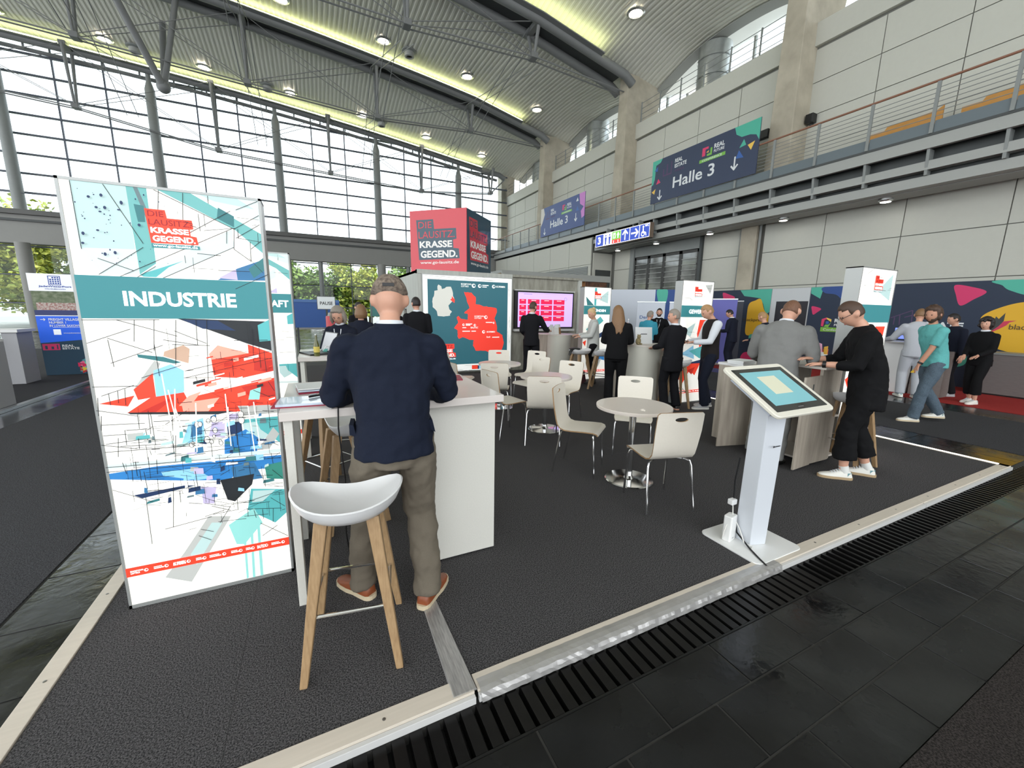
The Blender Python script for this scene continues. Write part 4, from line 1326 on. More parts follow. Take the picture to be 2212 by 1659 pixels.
LAU = [(1.07, 2.03), (1.27, 2.02), (1.38, 1.91), (1.39, 1.75), (1.59, 1.7), (1.95, 1.65), (1.97, 1.55), (1.9, 1.39), (1.93, 1.31), (1.98, 1.16), (1.96, 1.06), (2.13, 0.96), (2.17, 0.77), (2.08, 0.43), (1.86, 0.45), (1.66, 0.57), (1.38, 0.57), (1.31, 0.71), (1.33, 0.85), (1.21, 0.86), (1.04, 0.93), (0.94, 0.88), (0.9, 0.94), (0.91, 1.09), (0.81, 1.15), (0.92, 1.28), (0.89, 1.42), (0.93, 1.45), (1.0, 1.37), (1.18, 1.36), (1.17, 1.5), (1.07, 1.52), (1.23, 1.65), (1.17, 1.77), (1.13, 1.92)]


def rough(poly, amp, seed):
    """ragged outline"""
    r = random.Random(seed)
    out = []
    for (a, b), (c, d) in zip(poly, poly[1:] + poly[:1]):
        n = max(1, int(sqrt((c - a) ** 2 + (d - b) ** 2) / .045))
        for i in range(n):
            out.append((a + (c - a) * i / n + r.uniform(-amp, amp), b + (d - b) * i / n + r.uniform(-amp, amp)))
    return out


def rect(a, b, c, d):
    return [(a, c), (b, c), (b, d), (a, d)]


rg = random.Random(21)
bl = [(LINK, line(rg.uniform(.07, 2.36), z, rg.uniform(.07, 2.36), z + rg.uniform(-.05, .05), .004)) for z in [rg.choice((2.31, 2.34, 2.38, .1, .13, .2)) for _ in range(14)]]
bl += [(LINK, line(x, z, x + rg.uniform(-.03, .03), z + .2, .004)) for x, z in [(rg.choice((.09, .13, 2.31, 2.35)), rg.uniform(.2, 2.1)) for _ in range(14)]]
prints('border_print', mp, [(MAPW, rect(.06, 2.38, .07, 2.4))] + bl + [(A_['red'], rect(1.28, 1.45, .1, .2)), (A_['sky'], rect(1.48, 1.66, .1, .2)), (A_['sky'], rect(.5, .75, .1, .2)), (A_['navy'], rect(1.44, 1.48, .1, .19))], -.03)
prints('map_ground', mp, [(MAPT, rect(.17, 2.27, .24, 2.3))], -.031)
prints('map_of_germany', mp, [(MAPG, rough(GER, .006, 1))], -.032)
prints('map_of_region', mp, [(MAPR, rough(LAU, .008, 2))], -.0325)
prints('region_spot', mp, [(MAPR, [(0.77, 1.93), (.80, 1.88), (0.84, 1.84), (0.83, 1.76), (0.78, 1.79), (0.72, 1.84), (.76, 1.86)])], -.033)
MTX = M('map_lettering', (240, 240, 236), .5, emit=.6)
for s, x, z, w, h in (('BOOMTOWN\nCOTTBUS', 1.0, 2.15, .27, .09), ('ASG SPREMBERG', 1.93, 2.17, .26, .045), ('BOOMTOWN\nCOTTBUS', 1.35, 1.38, .26, .08), ('BAUTEC', 1.25, 1.14, .2, .04), ('ASG SPREMBERG', 1.68, 1.03, .24, .04), ('Stadt', 1.68, .9, .11, .04)):
    txt(s, mp, x, z, w, h, MTX, -.034, bold=.01)
for x, z, w in ((1.56, 2.2, .17), (1.56, 2.16, .12), (1.66, 1.28, .18), (1.12, 1.24, .17), (1.12, 1.21, .12), (1.03, 1.15, .1), (1.03, 1.06, .2), (1.27, 1.06, .12), (1.84, .9, .2)):
    prints('small_print', mp, [(MTX, [(x, z), (x + w, z), (x + w, z + .02), (x, z + .02)])], -.0335)
for x, z, r in ((1.33, 2.19, .05), (1.49, 2.19, .045), (1.87, 2.19, .045), (1.66, 1.42, .045), (1.88, 1.28, .025), (1.6, 1.05, .04), (1.36, 1.22, .03), (1.06, 1.23, .03)):
    prints('emblem', mp, [(MTX, disc(x, z, r)), (MAPR if z < 2 else MAPT, disc(x + r * .25, z + r * .1, r * .55))], -.0335)
logo(mp, .30, .42, .56, -.033, MAPR, LDARK, MTX)
# wall screen
tv = thing('wall_screen', 'large wall screen with lilac picture and rows of red buttons', 'screen', (7.09 - 2.3 + 0, 9.72, 0))
put('cabinet', MB().box(0, 1.84, -.07, .03, 1.12, 2.12), BLACK, tv, bevel=.006)
put('top_bar', MB().box(-.02, 1.86, -.08, .03, 2.12, 2.15), M('screen_silver', (200, 200, 198), .4), tv)
put('ledge', MB().box(-.02, 1.86, -.12, .03, 1.06, 1.12), M('screen_silver', (200, 200, 198), .4), tv)
LIL = M('screen_lilac_light', (206, 178, 246), .2, emit=.6)
RBT = M('screen_red_light', (226, 40, 84), .2, emit=.5)
put('picture', MB().add([(.08, -.071, 1.17), (1.8, -.071, 1.17), (1.8, -.071, 2.08), (.08, -.071, 2.08)], [(0, 1, 2, 3)]), LIL, tv)
for i in range(4):
    for j in range(4):
        x, z = .12 + j * .385, 1.33 + i * .15
        if j == 0:
            x, w = .12, .2
        else:
            x, w = -.03 + j * .4, .36
        put('picture_button', MB().add([(x, -.072, z), (x + w, -.072, z), (x + w, -.072, z + .125), (x, -.072, z + .125)], [(0, 1, 2, 3)]), RBT, tv)
        prints('button_print', tv, [(LTXT, [(x + w * .3, z + .09), (x + w * .7, z + .09), (x + w * .7, z + .1), (x + w * .3, z + .1)])], -.0725)
prints('picture_icon', tv, [(M('screen_icon', (150, 120, 180), .3, emit=.6), disc(1.56, 1.93, .045, n=20)), (LIL, disc(1.56, 1.93, .037, n=20))], -.072)
prints('picture_header', tv, [(M('screen_icon2', (150, 130, 190), .3, emit=.7), rect(.25, .5, 2.03, 2.045)), (M('screen_icon2', ), rect(.1, 1.79, 2.05, 2.055))], -.072)
# cube on the cabin roof, turned by 45 degrees
CRED = M('cube_red', (204, 48, 62), .35, spec=.5, coat=.3)
CNAVY = M('cube_navy', (22, 64, 82), .35, coat=.3)
CRT = M('cube_red_lettering', (214, 56, 70), .4)
CWT = M('cube_white_lettering', (232, 230, 226), .4)
cb = thing('sign_cube', 'red and navy sign cube standing on the cabin roof', 'sign', (3.56, 11.12, 2.5), radians(-45))
S = 1.62
put('red_face', MB().box(-S / 2, S / 2, -S / 2, -S / 2 + .03, 0, 1.58), CRED, cb, bevel=.004)
put('navy_face', MB().box(S / 2 - .03, S / 2, -S / 2 + .03, S / 2, 0, 1.58), CNAVY, cb, bevel=.004)
put('core', MB().box(-S / 2 + .01, S / 2 - .03, -S / 2 + .03, S / 2, 0, 1.57), CNAVY, cb)
logo(cb, -.62, .36, 1.24, -S / 2, CNAVY, CRT, CWT, None, CWT)
nf = bpy.data.objects.new('navy_face_print', None)
COL.objects.link(nf)
nf.parent = cb
nf.location = (S / 2, 0, 0)
nf.rotation_euler = (0, 0, pi / 2)
logo(nf, -.66, .36, 1.3, 0, CRED, CNAVY, CWT, None, CWT)

# ------------------------------------------------------------------ wooden booth behind the cabin
RUST = M('rusty_panel', (112, 74, 52), .7, noise=.9, nscale=5, rgb2=(66, 44, 34))
WARM = M('warm_bulb_light', (255, 214, 150), .5, emit=12)
wb = thing('snack_booth', 'booth with flat metal roof, warm bulbs and a rusty panel behind the screen wall', 'booth', (6.9, 14.2, 0))
put('roof', MB().box(-.6, 4.4, -.3, 4.0, 2.95, 3.05), LGREY, wb)
put('roof_edge', MB().box(-.6, 4.4, -.36, -.28, 2.8, 3.05), LGREY, wb, bevel=.01)
for x in (-.5, 1.4, 3.2, 4.3):
    put('post', MB().box(x - .06, x + .06, -.2, -.08, 0, 2.9), M('post_copper', (150, 104, 66), .5), wb)
put('back_wall', MB().box(-.5, 4.3, 2.6, 2.7, 0, 2.95), M('booth_warm_wall', (150, 110, 80), .7, noise=.3, nscale=3), wb)
put('dark_sign', MB().box(.35, 2.1, -.42, -.37, 2.5, 2.86), M('booth_sign_dark', (34, 36, 38), .5), wb)
prints('sign_emblem', wb, [(M('gold_mark', (150, 128, 84), .4), disc(1.22, 2.66, .07)), (M('gold_mark'), line(1.05, 2.56, 1.4, 2.56, .02))], -.42)
put('rusty_panel', MB().box(3.25, 4.28, -.3, -.22, 1.5, 2.8), RUST, wb)
put('counter_front', MB().box(-.5, 4.3, -.15, -.1, 0, 1.0), RUST, wb)
for i in range(12):
    b = put('bulb', MB().ball((-.4 + i * .37, .3 + (i % 3) * .5, 2.66), .045, 8, 6), WARM, wb, smooth=True)
for i in range(3):
    put('bulb_wire', MB().cyl((-.5, .3 + i * .5, 2.74), (4.3, .3 + i * .5, 2.74), .008, 5), BLACK, wb)

# ------------------------------------------------------------------ signs on the balcony
SNAVY = M('sign_navy', (44, 56, 84), .5)
SBLUE = M('sign_blue', (58, 78, 132), .5)
SW = M('sign_white', (222, 226, 228), .5)
STEALC = M('sign_teal', (74, 176, 152), .5)
SPINK = M('sign_pink', (214, 56, 104), .5)
SYEL = M('sign_yellow', (234, 192, 84), .5)
SGRN = M('sign_green', (120, 182, 74), .5)
SBL2 = M('sign_midblue', (52, 96, 168), .5)
SLIL = M('sign_lilac', (200, 128, 200), .5)
SDIM = M('sign_dim_pink', (78, 52, 92), .5)


def arrow_down(x, z, s):
    return [line(x, z, x, z + s, s * .13), line(x - s * .3, z + s * .36, x + .01, z, s * .13), line(x + s * .3, z + s * .36, x - .01, z, s * .13)]


def hall_sign(label, y_left, ground, first):
    t = thing('hall_sign', label, 'sign', (13.93, y_left, 6.36), radians(-90), 'hall 3 signs on the balcony')
    W, H = 4.86, 1.76
    put('board', MB().box(0, W, 0, .03, 0, H), ground, t)
    ps = []
    if first:
        ps += [(STEALC, [(0, H), (.55, H), (.45, H - .14), (.2, H - .2), (.17, H - .75), (.1, H - .95), (0, H - 1.0)]),
               (STEALC, [(3.9, H), (W, H), (W, H - .7), (W - .12, H - .5), (W - .35, H - .42), (4.2, H - .4), (3.98, H - .25)]),
               (SBL2, [(.12, 1.34), (.32, 1.5), (.3, 1.3)]), (SPINK, [(.27, .77), (.38, .98), (.52, .8)]), (SYEL, [(.04, .5), (.26, .6), (.2, .38)]),
               (STEALC, [(4.15, 1.02), (4.3, 1.26), (4.4, 1.05)]), (SYEL, [(4.46, 1.02), (4.72, 1.08), (4.6, .82)]), (SBL2, [(4.05, .7), (4.15, .95), (4.35, .66)])]
    else:
        ps += [(M('sign_cream', (206, 200, 190), .5), [(0, H), (.35, H), (.5, H - .4), (.2, H - .9), (0, H - 1.1)]), (SLIL, [(4.3, H), (W, H), (W, .5), (4.6, .4), (4.5, .8), (4.75, 1.0), (4.4, 1.2)]),
               (SW, [(4.0, 1.4), (4.14, 1.6), (4.24, 1.4)]), (SBL2, [(4.0, .9), (4.15, 1.15), (4.3, .88)])]
    ps += [(SDIM, rect(.62, 1.1, 1.0, 1.06)), (SDIM, rect(.62, .68, 1.0, 1.3)), (SDIM, rect(.82, .88, 1.0, 1.45)), (SDIM, rect(1.05, 1.1, 1.0, 1.5)),
           (SPINK, [(2.58, 1.2), (2.72, 1.2), (2.72, 1.42), (2.85, 1.42), (2.85, 1.5), (2.58, 1.5)]), (SGRN, [(2.8, 1.16), (3.02, 1.16), (3.02, 1.42), (2.94, 1.42), (2.94, 1.24), (2.8, 1.24)]), (SYEL, [(2.76, 1.3), (2.88, 1.36), (2.86, 1.28)]),
           (SGRN, rect(2.48, 3.6, .98, 1.1))]
    for a in arrow_down(.52, .1, .4) + arrow_down(4.02, .34, .44):
        ps.append((SW, a))
    prints('printed_shapes', t, ps, 0)
    txt('REAL', t, 1.25, 1.38, .38, .15, SW, -.003, bold=.03)
    txt('ESTATE', t, 1.25, 1.18, .6, .15, SW, -.003, bold=.03)
    txt('ARENA', t, 1.25, 1.02, .5, .1, SDIM, -.003, bold=.01)
    txt('REAL', t, 3.1, 1.34, .44, .16, SW, -.003, bold=.03)
    txt('FUTURE', t, 3.1, 1.2, .44, .1, SW, -.003, bold=.02)
    txt('CONFERENCE', t, 2.6, 1.005, .86, .07, SW, -.003, bold=.01)
    txt('Halle 3', t, 1.22, .4, 1.98, .44, SW, -.003, bold=.015)


hall_sign('large dark navy sign reading Halle 3 with teal corners on the balcony', 14.62, SNAVY, True)
hall_sign('farther blue sign reading Halle 3 with lilac edge on the balcony', 24.48, SBLUE, False)
gs = thing('guide_sign', 'lit blue guide sign with 3, toilet pictograms, arrows and WC under the balcony', 'sign', (13.75, 18.25, 4.93), radians(-90))
put('case', MB().box(0, 3.92, 0, .22, 0, .64), M('guide_case', (120, 104, 90), .4), gs)
GB = M('guide_blue_light', (30, 60, 160), .4, emit=.8)
GWL = M('guide_white_light', (245, 245, 250), .4, emit=1.0)
GG = M('guide_green_light', (100, 170, 60), .4, emit=.9)
GRD = M('guide_red_light', (220, 50, 40), .4, emit=.9)
ps = [(GWL, rect(.02, 3.9, .02, .62))]
xs6 = [(.04, .66, GB), (.7, 1.3, GWL), (1.34, 1.98, GG), (2.0, 2.6, GB), (2.64, 3.24, GB), (3.28, 3.88, GB)]
for a, b, m in xs6:
    ps.append((m, rect(a, b, .04, .6)))
ps += [(GRD, rect(1.34, 1.98, .04, .22)), (GWL, rect(1.42, 1.6, .28, .54)), (GG, rect(1.46, 1.54, .3, .46)), (GWL, [(1.68, .4), (1.9, .4), (1.79, .56)]), (GWL, rect(1.75, 1.83, .27, .42)), (GWL, rect(1.45, 1.5, .07, .18)), (GWL, rect(1.78, 1.83, .07, .18))]
for x in (.85, 1.15):
    ps += [(GB, disc(x, .5, .05, n=12)), (GB, [(x - .09, .42), (x + .09, .42), (x + .06, .25), (x + .05, .06), (x - .05, .06), (x - .06, .25)])]
ps += [(GWL, a) for a in (line(2.3, .1, 2.3, .52, .07), line(2.12, .36, 2.31, .55, .07), line(2.48, .36, 2.29, .55, .07), line(2.72, .32, 3.16, .32, .07), line(2.99, .5, 3.18, .31, .07), line(2.99, .14, 3.18, .33, .07))]
ps += [(GWL, disc(3.5, .2, .12, n=16)), (GB, disc(3.5, .2, .08, n=16)), (GWL, rect(3.47, 3.53, .22, .44)), (GWL, disc(3.5, .5, .05, n=10)), (GWL, line(3.5, .24, 3.66, .24, .05)), (GWL, line(3.66, .24, 3.7, .1, .05))]
prints('lit_face', gs, ps, 0)
txt('3', gs, .22, .14, .24, .36, GWL, -.006, bold=.04)
txt('WC', gs, 3.6, .48, .25, .1, GWL, -.006, bold=.03)
for x in (.8, 3.1):
    put('hanger', MB().box(x - .03, x + .03, .08, .34, .64, .86), STEEL, gs)

# ------------------------------------------------------------------ exhibition walls at the right
BNAVY = M('banner_navy', (30, 44, 66), .6, noise=.1, nscale=3, bump=.15, bscale=4)
BT = M('banner_teal', (78, 176, 154), .6)
BY = M('banner_yellow', (222, 172, 38), .6)
BP = M('banner_pink', (208, 50, 104), .6)
BB = M('banner_blue', (44, 76, 140), .6)
BW = M('banner_white', (198, 202, 204), .6)
BG = M('banner_green', (124, 180, 60), .6)
BK = M('banner_black', (30, 30, 38), .5)
BD = M('banner_outline', (92, 44, 90), .6)
bw = thing('banner_wall', 'long navy exhibition wall with pink, teal and yellow shapes along the right side', 'wall banner', (13.9, 10.6, 0), radians(-90))
put('board', MB().box(-.9, 8.9, 0, .08, ZF, 2.46), BNAVY, bw)


def curve(pts, n=6):
    """closed rounded outline through the points"""
    out = []
    k = len(pts)
    for i in range(k):
        p0, p1, p2, p3 = (V(pts[(i + j - 1) % k]) for j in range(4))
        for q in range(n):
            t = q / n
            p = .5 * ((2 * p1) + (p2 - p0) * t + (2 * p0 - 5 * p1 + 4 * p2 - p3) * t * t + (3 * p1 - p0 - 3 * p2 + p3) * t ** 3)
            out.append((p.x, min(p.y, 2.46)))
    return out


prints('printed_shapes', bw, [
    (BP, curve([(.14, 2.38), (.4, 2.31), (.64, 2.2), (.45, 2.08), (.24, 1.98), (.17, 2.18)])),
    (BT, [(.82, 2.45), (1.96, 2.455), (2.0, 1.72), (1.84, 1.6), (1.72, 1.95), (1.6, 2.15), (1.3, 2.2), (1.0, 2.24)]),
    (BY, curve([(1.2, 1.94), (1.42, 2.08), (1.62, 2.12), (1.78, 1.75), (1.96, 1.55), (1.95, 1.2), (1.9, .9), (1.5, .88), (1.21, .91), (1.18, 1.4)])),
    (BT, curve([(1.35, .88), (1.85, .88), (1.7, .5), (1.5, .4)])), (BP, curve([(1.15, 0), (1.2, .22), (1.45, .27), (1.66, .05)])),
    (BW, rect(1.97, 3.16, .0, 2.455)), (BK, rect(2.15, 3.13, 1.2, 2.04)),
    (BT, [(3.16, 2.455), (3.51, 2.455), (3.45, 2.11), (3.18, 2.27)]), (BB, curve([(3.51, 2.45), (4.4, 2.45), (4.3, 1.9), (4.05, 2.05), (3.85, 2.22), (3.55, 2.28)])),
    (BP, curve([(3.25, 1.88), (3.4, 1.86), (3.52, 1.8), (3.42, 1.7), (3.32, 1.63), (3.27, 1.75)])),
    (SPINK, [(3.58, 1.3), (3.64, 1.28), (3.66, 1.48), (3.72, 1.5), (3.7, 1.55), (3.58, 1.5)]), (SYEL, [(3.7, 1.55), (3.84, 1.5), (3.84, 1.42), (3.78, 1.46), (3.72, 1.5)]), (SGRN, [(3.84, 1.42), (3.78, 1.26), (3.66, 1.28), (3.7, 1.34), (3.78, 1.34)]), (SBL2, rect(3.7, 3.78, 1.36, 1.44)),
    (BG, rect(3.58, 4.5, 1.13, 1.26)),
    (BP, curve([(6.32, 2.38), (6.6, 2.33), (6.86, 2.21), (6.68, 2.04), (6.48, 1.9), (6.37, 2.15)])),
    (BT, curve([(7.0, 2.458), (7.08, 2.34), (7.22, 2.22), (7.6, 2.1), (8.3, 2.2), (8.6, 2.458)])),
    (BY, curve([(6.86, 1.62), (7.1, 1.84), (7.5, 1.98), (8.1, 1.95), (8.5, 1.5), (8.4, 1.0), (7.9, .8), (7.5, .85), (7.1, 1.0), (6.98, 1.3)])),
    (SDIM, line(5.22, 1.58, 5.64, 1.78, .02)), (SDIM, line(5.64, 1.78, 5.66, 1.42, .02)), (SDIM, line(5.3, 1.4, 5.3, 1.6, .02)), (SDIM, line(5.4, 1.66, 5.42, 1.4, .02)), (SDIM, line(5.5, 1.6, 5.64, 1.65, .02)),
    (BT, curve([(6.2, .75), (6.7, .8), (6.75, .5), (6.3, .4)])),
    (M('bird_grey', (58, 62, 60), .6), [(7.01, 1.36), (6.99, 1.45), (7.04, 1.47), (6.99, 1.56), (7.07, 1.55), (7.09, 1.66), (7.14, 1.6), (7.22, 1.74), (7.22, 1.56), (7.16, 1.42), (7.08, 1.34)]),
    (M('bird_pink', (200, 54, 84), .6), [(7.16, 1.44), (7.22, 1.55), (7.3, 1.565), (7.41, 1.57), (7.31, 1.53), (7.27, 1.46), (7.18, 1.38), (7.1, 1.32), (7.05, 1.22), (7.08, 1.34)])], 0)
BX = M('bird_lettering', (70, 58, 40), .6)
txt('blackprint', bw, 7.32, 1.34, .62, .15, BX, -.012)
txt('blackprint', bw, 1.08, 1.33, .72, .14, BX, -.012)
txt('REAL', bw, 5.78, 1.6, .42, .15, SW, -.012, bold=.04)
txt('ESTATE', bw, 5.78, 1.34, .83, .16, SW, -.012, bold=.04)
txt('REAL', bw, -.45, 1.6, .62, .15, SW, -.012, bold=.03)
txt('REAL', bw, 3.93, 1.41, .36, .11, SW, -.012, bold=.03)
txt('FUTURE', bw, 3.93, 1.3, .4, .07, SW, -.012, bold=.02)
txt('Conference', bw, 3.66, 1.16, .6, .07, SW, -.012)
for x in (1.97, 3.16):
    put('wall_joint', MB().box(x - .006, x + .006, -.004, 0, 0, 2.46), M('joint_grey', (140, 142, 144), .5), bw)
cs = thing('info_counter', 'low grey counter box in front of the yellow hummingbird banner', 'counter', (13.15, 3.55, ZF + .009), radians(-90))
put('body', MB().box(0, 1.5, 0, .55, .03, .88), M('counter_grey_wood', (112, 106, 104), .6, noise=.3, nscale=9, stretch=(1, 1, 6)), cs, bevel=.004)
put('top', MB().box(-.02, 1.52, -.02, .57, .88, .92), STEEL, cs)
put('plinth', MB().box(.03, 1.47, .03, .5, 0, .03), BLACK, cs)
ic = thing('info_terminal', 'white slanted reception desk where the man in the light grey suit leans', 'counter', (11.45, 4.55, ZF + .009), radians(-90))
put('body', MB().hexa([(0, 0, 0), (.55, 0, 0), (.55, .45, 0), (0, .45, 0), (.06, .05, 1.08), (.6, .05, 1.08), (.6, .5, 1.08), (.06, .5, 1.08)]), WHITEP, ic, bevel=.01)
put('top', MB().box(.02, .66, .0, .55, 1.08, 1.11), WHITEP, ic)
put('monitor', MB().box(.1, .5, .35, .38, 1.16, 1.4), M('monitor_light', (120, 140, 230), .3, emit=.6), ic)
put('side_board', MB().box(.6, 1.1, .1, .5, 0, .95), M('counter_grey_wood2', (128, 120, 116), .6, noise=.3, nscale=9, stretch=(1, 1, 6)), ic)


def rollup(label, loc, rz, w, h, ground, words, mat):
    t = thing('rollup_banner', label, 'banner', loc, radians(rz), 'pull-up banners')
    put('foot', MB().box(0, w, -.1, .1, 0, .08), SILVER, t, bevel=.01)
    put('sheet', MB().box(.01, w - .01, -.006, .006, .08, h), ground, t)
    put('top_bar', MB().box(0, w, -.015, .015, h, h + .03), SILVER, t)
    for s, x, z, ww, hh in words:
        txt(s, t, x, z, ww, hh, mat, -.008, bold=.02)


RGREY = M('rollup_grey', (206, 212, 222), .6)
RBLUE = M('rollup_blue_text', (80, 110, 160), .6)
rollup('pale pull-up banner left of the GEWERBE box', (9.25, 9.95, ZF), -40, .85, 1.96, RGREY, [('Der', .1, 1.45, .25, .1)], RBLUE)
rollup('second pale pull-up banner beside the GEWERBE box', (9.95, 9.3, ZF), -40, .85, 1.96, RGREY, [('Der', .1, 1.6, .25, .1), ('Regio', .1, 1.42, .4, .1), ('Ka', .1, 1.24, .2, .1)], RBLUE)
rollup('lilac pull-up banner behind the man in the vest', (11.5, 9.1, ZF + .009), -60, .8, 2.08, M('rollup_lilac', (104, 104, 178), .6), [], RBLUE)
rollup('dark pull-up banner with a city picture behind the man in the dark suit', (12.7, 9.9, ZF + .009), -75, 1.0, 2.05, M('rollup_dark', (62, 66, 76), .6), [('allbutler', .4, 1.8, .34, .08)], SW)
pw = thing('partition_wall', 'pale grey partition with teal and blue graphic beside the GEWERBE box', 'partition', (10.3, 11.6, ZF), radians(-42))
put('board', MB().box(-.9, 1.6, 0, .05, 0, 2.45), RGREY, pw)
prints('printed_shapes', pw, [(BB, rect(.95, 1.6, 1.4, 2.45)), (BT, curve([(1.0, 2.44), (1.35, 2.44), (1.3, 1.9), (1.1, 1.95)]))], 0)
ht = thing('standing_table', 'small round standing table with chrome stem behind the man in the vest', 'table', (10.75, 8.7, ZF + .006))
put('table_top', MB().lathe([(.3, 1.06), (.3, 1.09)], 28), WHITEP, ht)
put('column', MB().cyl((0, 0, .02), (0, 0, 1.06), .035, 14), CHROME, ht, smooth=True)
put('base_plate', MB().lathe([(.22, 0), (.22, .012), (.06, .03)], 28), CHROME, ht, smooth=True)

# ------------------------------------------------------------------ port booth at the left
ps_ = sroot('floor_stand_left')
put('platform', MB().box(-14, -4.36, 4, 20, ZF, -.006), CARPETB, ps_)
put('edge_board', MB().box(-4.36, -4.28, 4, 20, ZF, .004), ALU, ps_)
jb = thing('port_booth_wall', 'booth wall with the JadeWeserPort sign, blue freight village panel and colourful triangles', 'exhibit wall', (-5.45, 12.55, 0))
put('board', MB().box(0, 2.2, 0, .12, 0, 2.22), M('booth_dark_teal', (26, 62, 84), .6), jb)
JW = M('jade_white', (226, 230, 236), .5, emit=.25)
JB = M('jade_blue', (22, 86, 206), .5, emit=.25)
JD = M('jade_dark_blue', (40, 50, 104), .5)
JLB = M('jade_logo_blue', (36, 70, 160), .5)
ps = [(JW, rect(-.02, 2.2, 1.85, 2.22)), (M('aerial_photo', (128, 136, 112), .6, noise=.9, nscale=12, rgb2=(86, 100, 70)), rect(0, 2.2, 1.42, 1.85)),
      (M('aerial_containers', (150, 96, 90), .6, noise=.9, nscale=30, rgb2=(196, 188, 180)), rect(.05, 2.2, 1.44, 1.6)), (JD, rect(0, 2.2, 1.32, 1.44)), (JW, rect(0, 2.2, 1.31, 1.325)),
      (JB, [(0, .72), (2.2, .92), (2.2, 1.31), (0, 1.31)]), (JW, rect(.24, .36, .9, 1.02)), (JW, rect(.24, .72, 1.06, 1.064)), (JLB, rect(.3, .5, 1.98, 2.18)), (JW, rect(.315, .485, 1.995, 2.165))]
for i in range(4):
    for j in range(4):
        if i + j < 7 and not (i == 0 and j == 3):
            ps.append((JLB, rect(.325 + i * .04, .355 + i * .04, 2.005 + j * .04, 2.035 + j * .04)))
ps += [(BP, rect(.02, .3, .56, .7)), (M('booth_dark_teal'), rect(.06, .1, .58, .66)), (M('booth_dark_teal'), rect(.16, .2, .58, .64)), (M('booth_dark_teal'), rect(.25, .27, .58, .68))]
rg = random.Random(4)
tcol = [M('tri_mint', (120, 214, 170), .5), M('tri_pink', (240, 110, 150), .5), M('tri_magenta', (226, 34, 90), .5), M('tri_yellow', (240, 206, 60), .5), M('tri_teal', (90, 160, 170), .5), M('tri_red', (200, 50, 50), .5)]
for i in range(34):
    cx_, cz_ = .55 + rg.random() ** .6 * .4, .08 + rg.random() * .62
    if rg.random() < .6:
        cx_, cz_ = .7 + rg.uniform(-.14, .2), .25 + rg.uniform(-.2, .14)
    r = .06
    a = rg.choice((0, pi))
    ps.append((rg.choice(tcol), [(cx_ + r * cos(a + k * 2 * pi / 3), cz_ + r * sin(a + k * 2 * pi / 3)) for k in range(3)]))
prints('printed_shapes', jb, ps, 0)
txt('JadeWeserPort', jb, .14, 1.925, .52, .045, JLB, -.012, bold=.03)
txt('WILHELMSHAVEN', jb, .23, 1.885, .33, .022, JLB, -.012, bold=.01)
txt('FREIGHT VILLAGE', jb, .2, 1.21, .5, .055, SW, -.012, bold=.02)
txt('NUMBER 1', jb, .2, 1.145, .27, .05, SW, -.012, bold=.02)
txt('IN LOWER SAXONY', jb, .2, 1.075, .5, .05, SW, -.012, bold=.02)
txt('www.jadeweserport.de', jb, .4, .92, .36, .03, SW, -.012, bold=.02)
prints('arrow_mark', jb, [(SW, line(.07, 1.235, .15, 1.235, .012)), (SW, line(.12, 1.26, .15, 1.235, .012)), (SW, line(.12, 1.21, .15, 1.235, .012))], -.011)
txt('REAL', jb, .34, .63, .2, .05, SW, -.012, bold=.03)
txt('ESTATE', jb, .34, .57, .28, .05, SW, -.012, bold=.03)
GREYC = M('booth_counter_grey', (168, 168, 172), .5)
t = thing('booth_counter', 'grey counter with white top in front of the port booth wall', 'counter', (-6.6, 11.35, 0))
put('end_panel', MB().box(1.15, 1.36, 0, .5, 0, 1.02), GREYC, t, bevel=.004)
put('end_panel', MB().box(0, .2, 0, .5, 0, 1.02), GREYC, t, bevel=.004)
put('top', MB().box(-.05, 1.4, -.05, .55, 1.02, 1.08), WHITEP, t, bevel=.004)
t = thing('booth_counter', 'nearer grey counter of the port booth at the left picture edge', 'counter', (-5.9, 8.75, 0))
put('end_panel', MB().box(1.3, 1.52, 0, .4, 0, 1.0), GREYC, t, bevel=.004)
put('end_panel', MB().box(0, .2, 0, .4, 0, 1.0), GREYC, t, bevel=.004)
put('top', MB().box(-.05, 1.5, -.05, .45, 1.0, 1.04), WHITEP, t, bevel=.004)


def bar_chair(label, loc, rz):
    t = thing('bar_chair', label, 'chair', loc, radians(rz), 'grey bar chairs at the left booth')
    put('seat', MB().box(-.2, .2, -.2, .2, .74, .77), GREYC, t, bevel=.015)
    put('backrest', MB().box(-.2, .2, -.22, -.2, .8, 1.02), GREYC, t, bevel=.015)
    for sx in (-1, 1):
        for sy in (-1, 1):
            put('leg', MB().cyl((sx * .22, sy * .22, 0), (sx * .15, sy * .15, .74), .011, 6), CHROME, t, smooth=True)
    for a in ((-.19, -.19, .19, -.19), (.19, -.19, .19, .19), (.19, .19, -.19, .19), (-.19, .19, -.19, -.19)):
        put('foot_rail', MB().cyl((a[0], a[1], .28), (a[2], a[3], .28), .008, 6), CHROME, t, smooth=True)


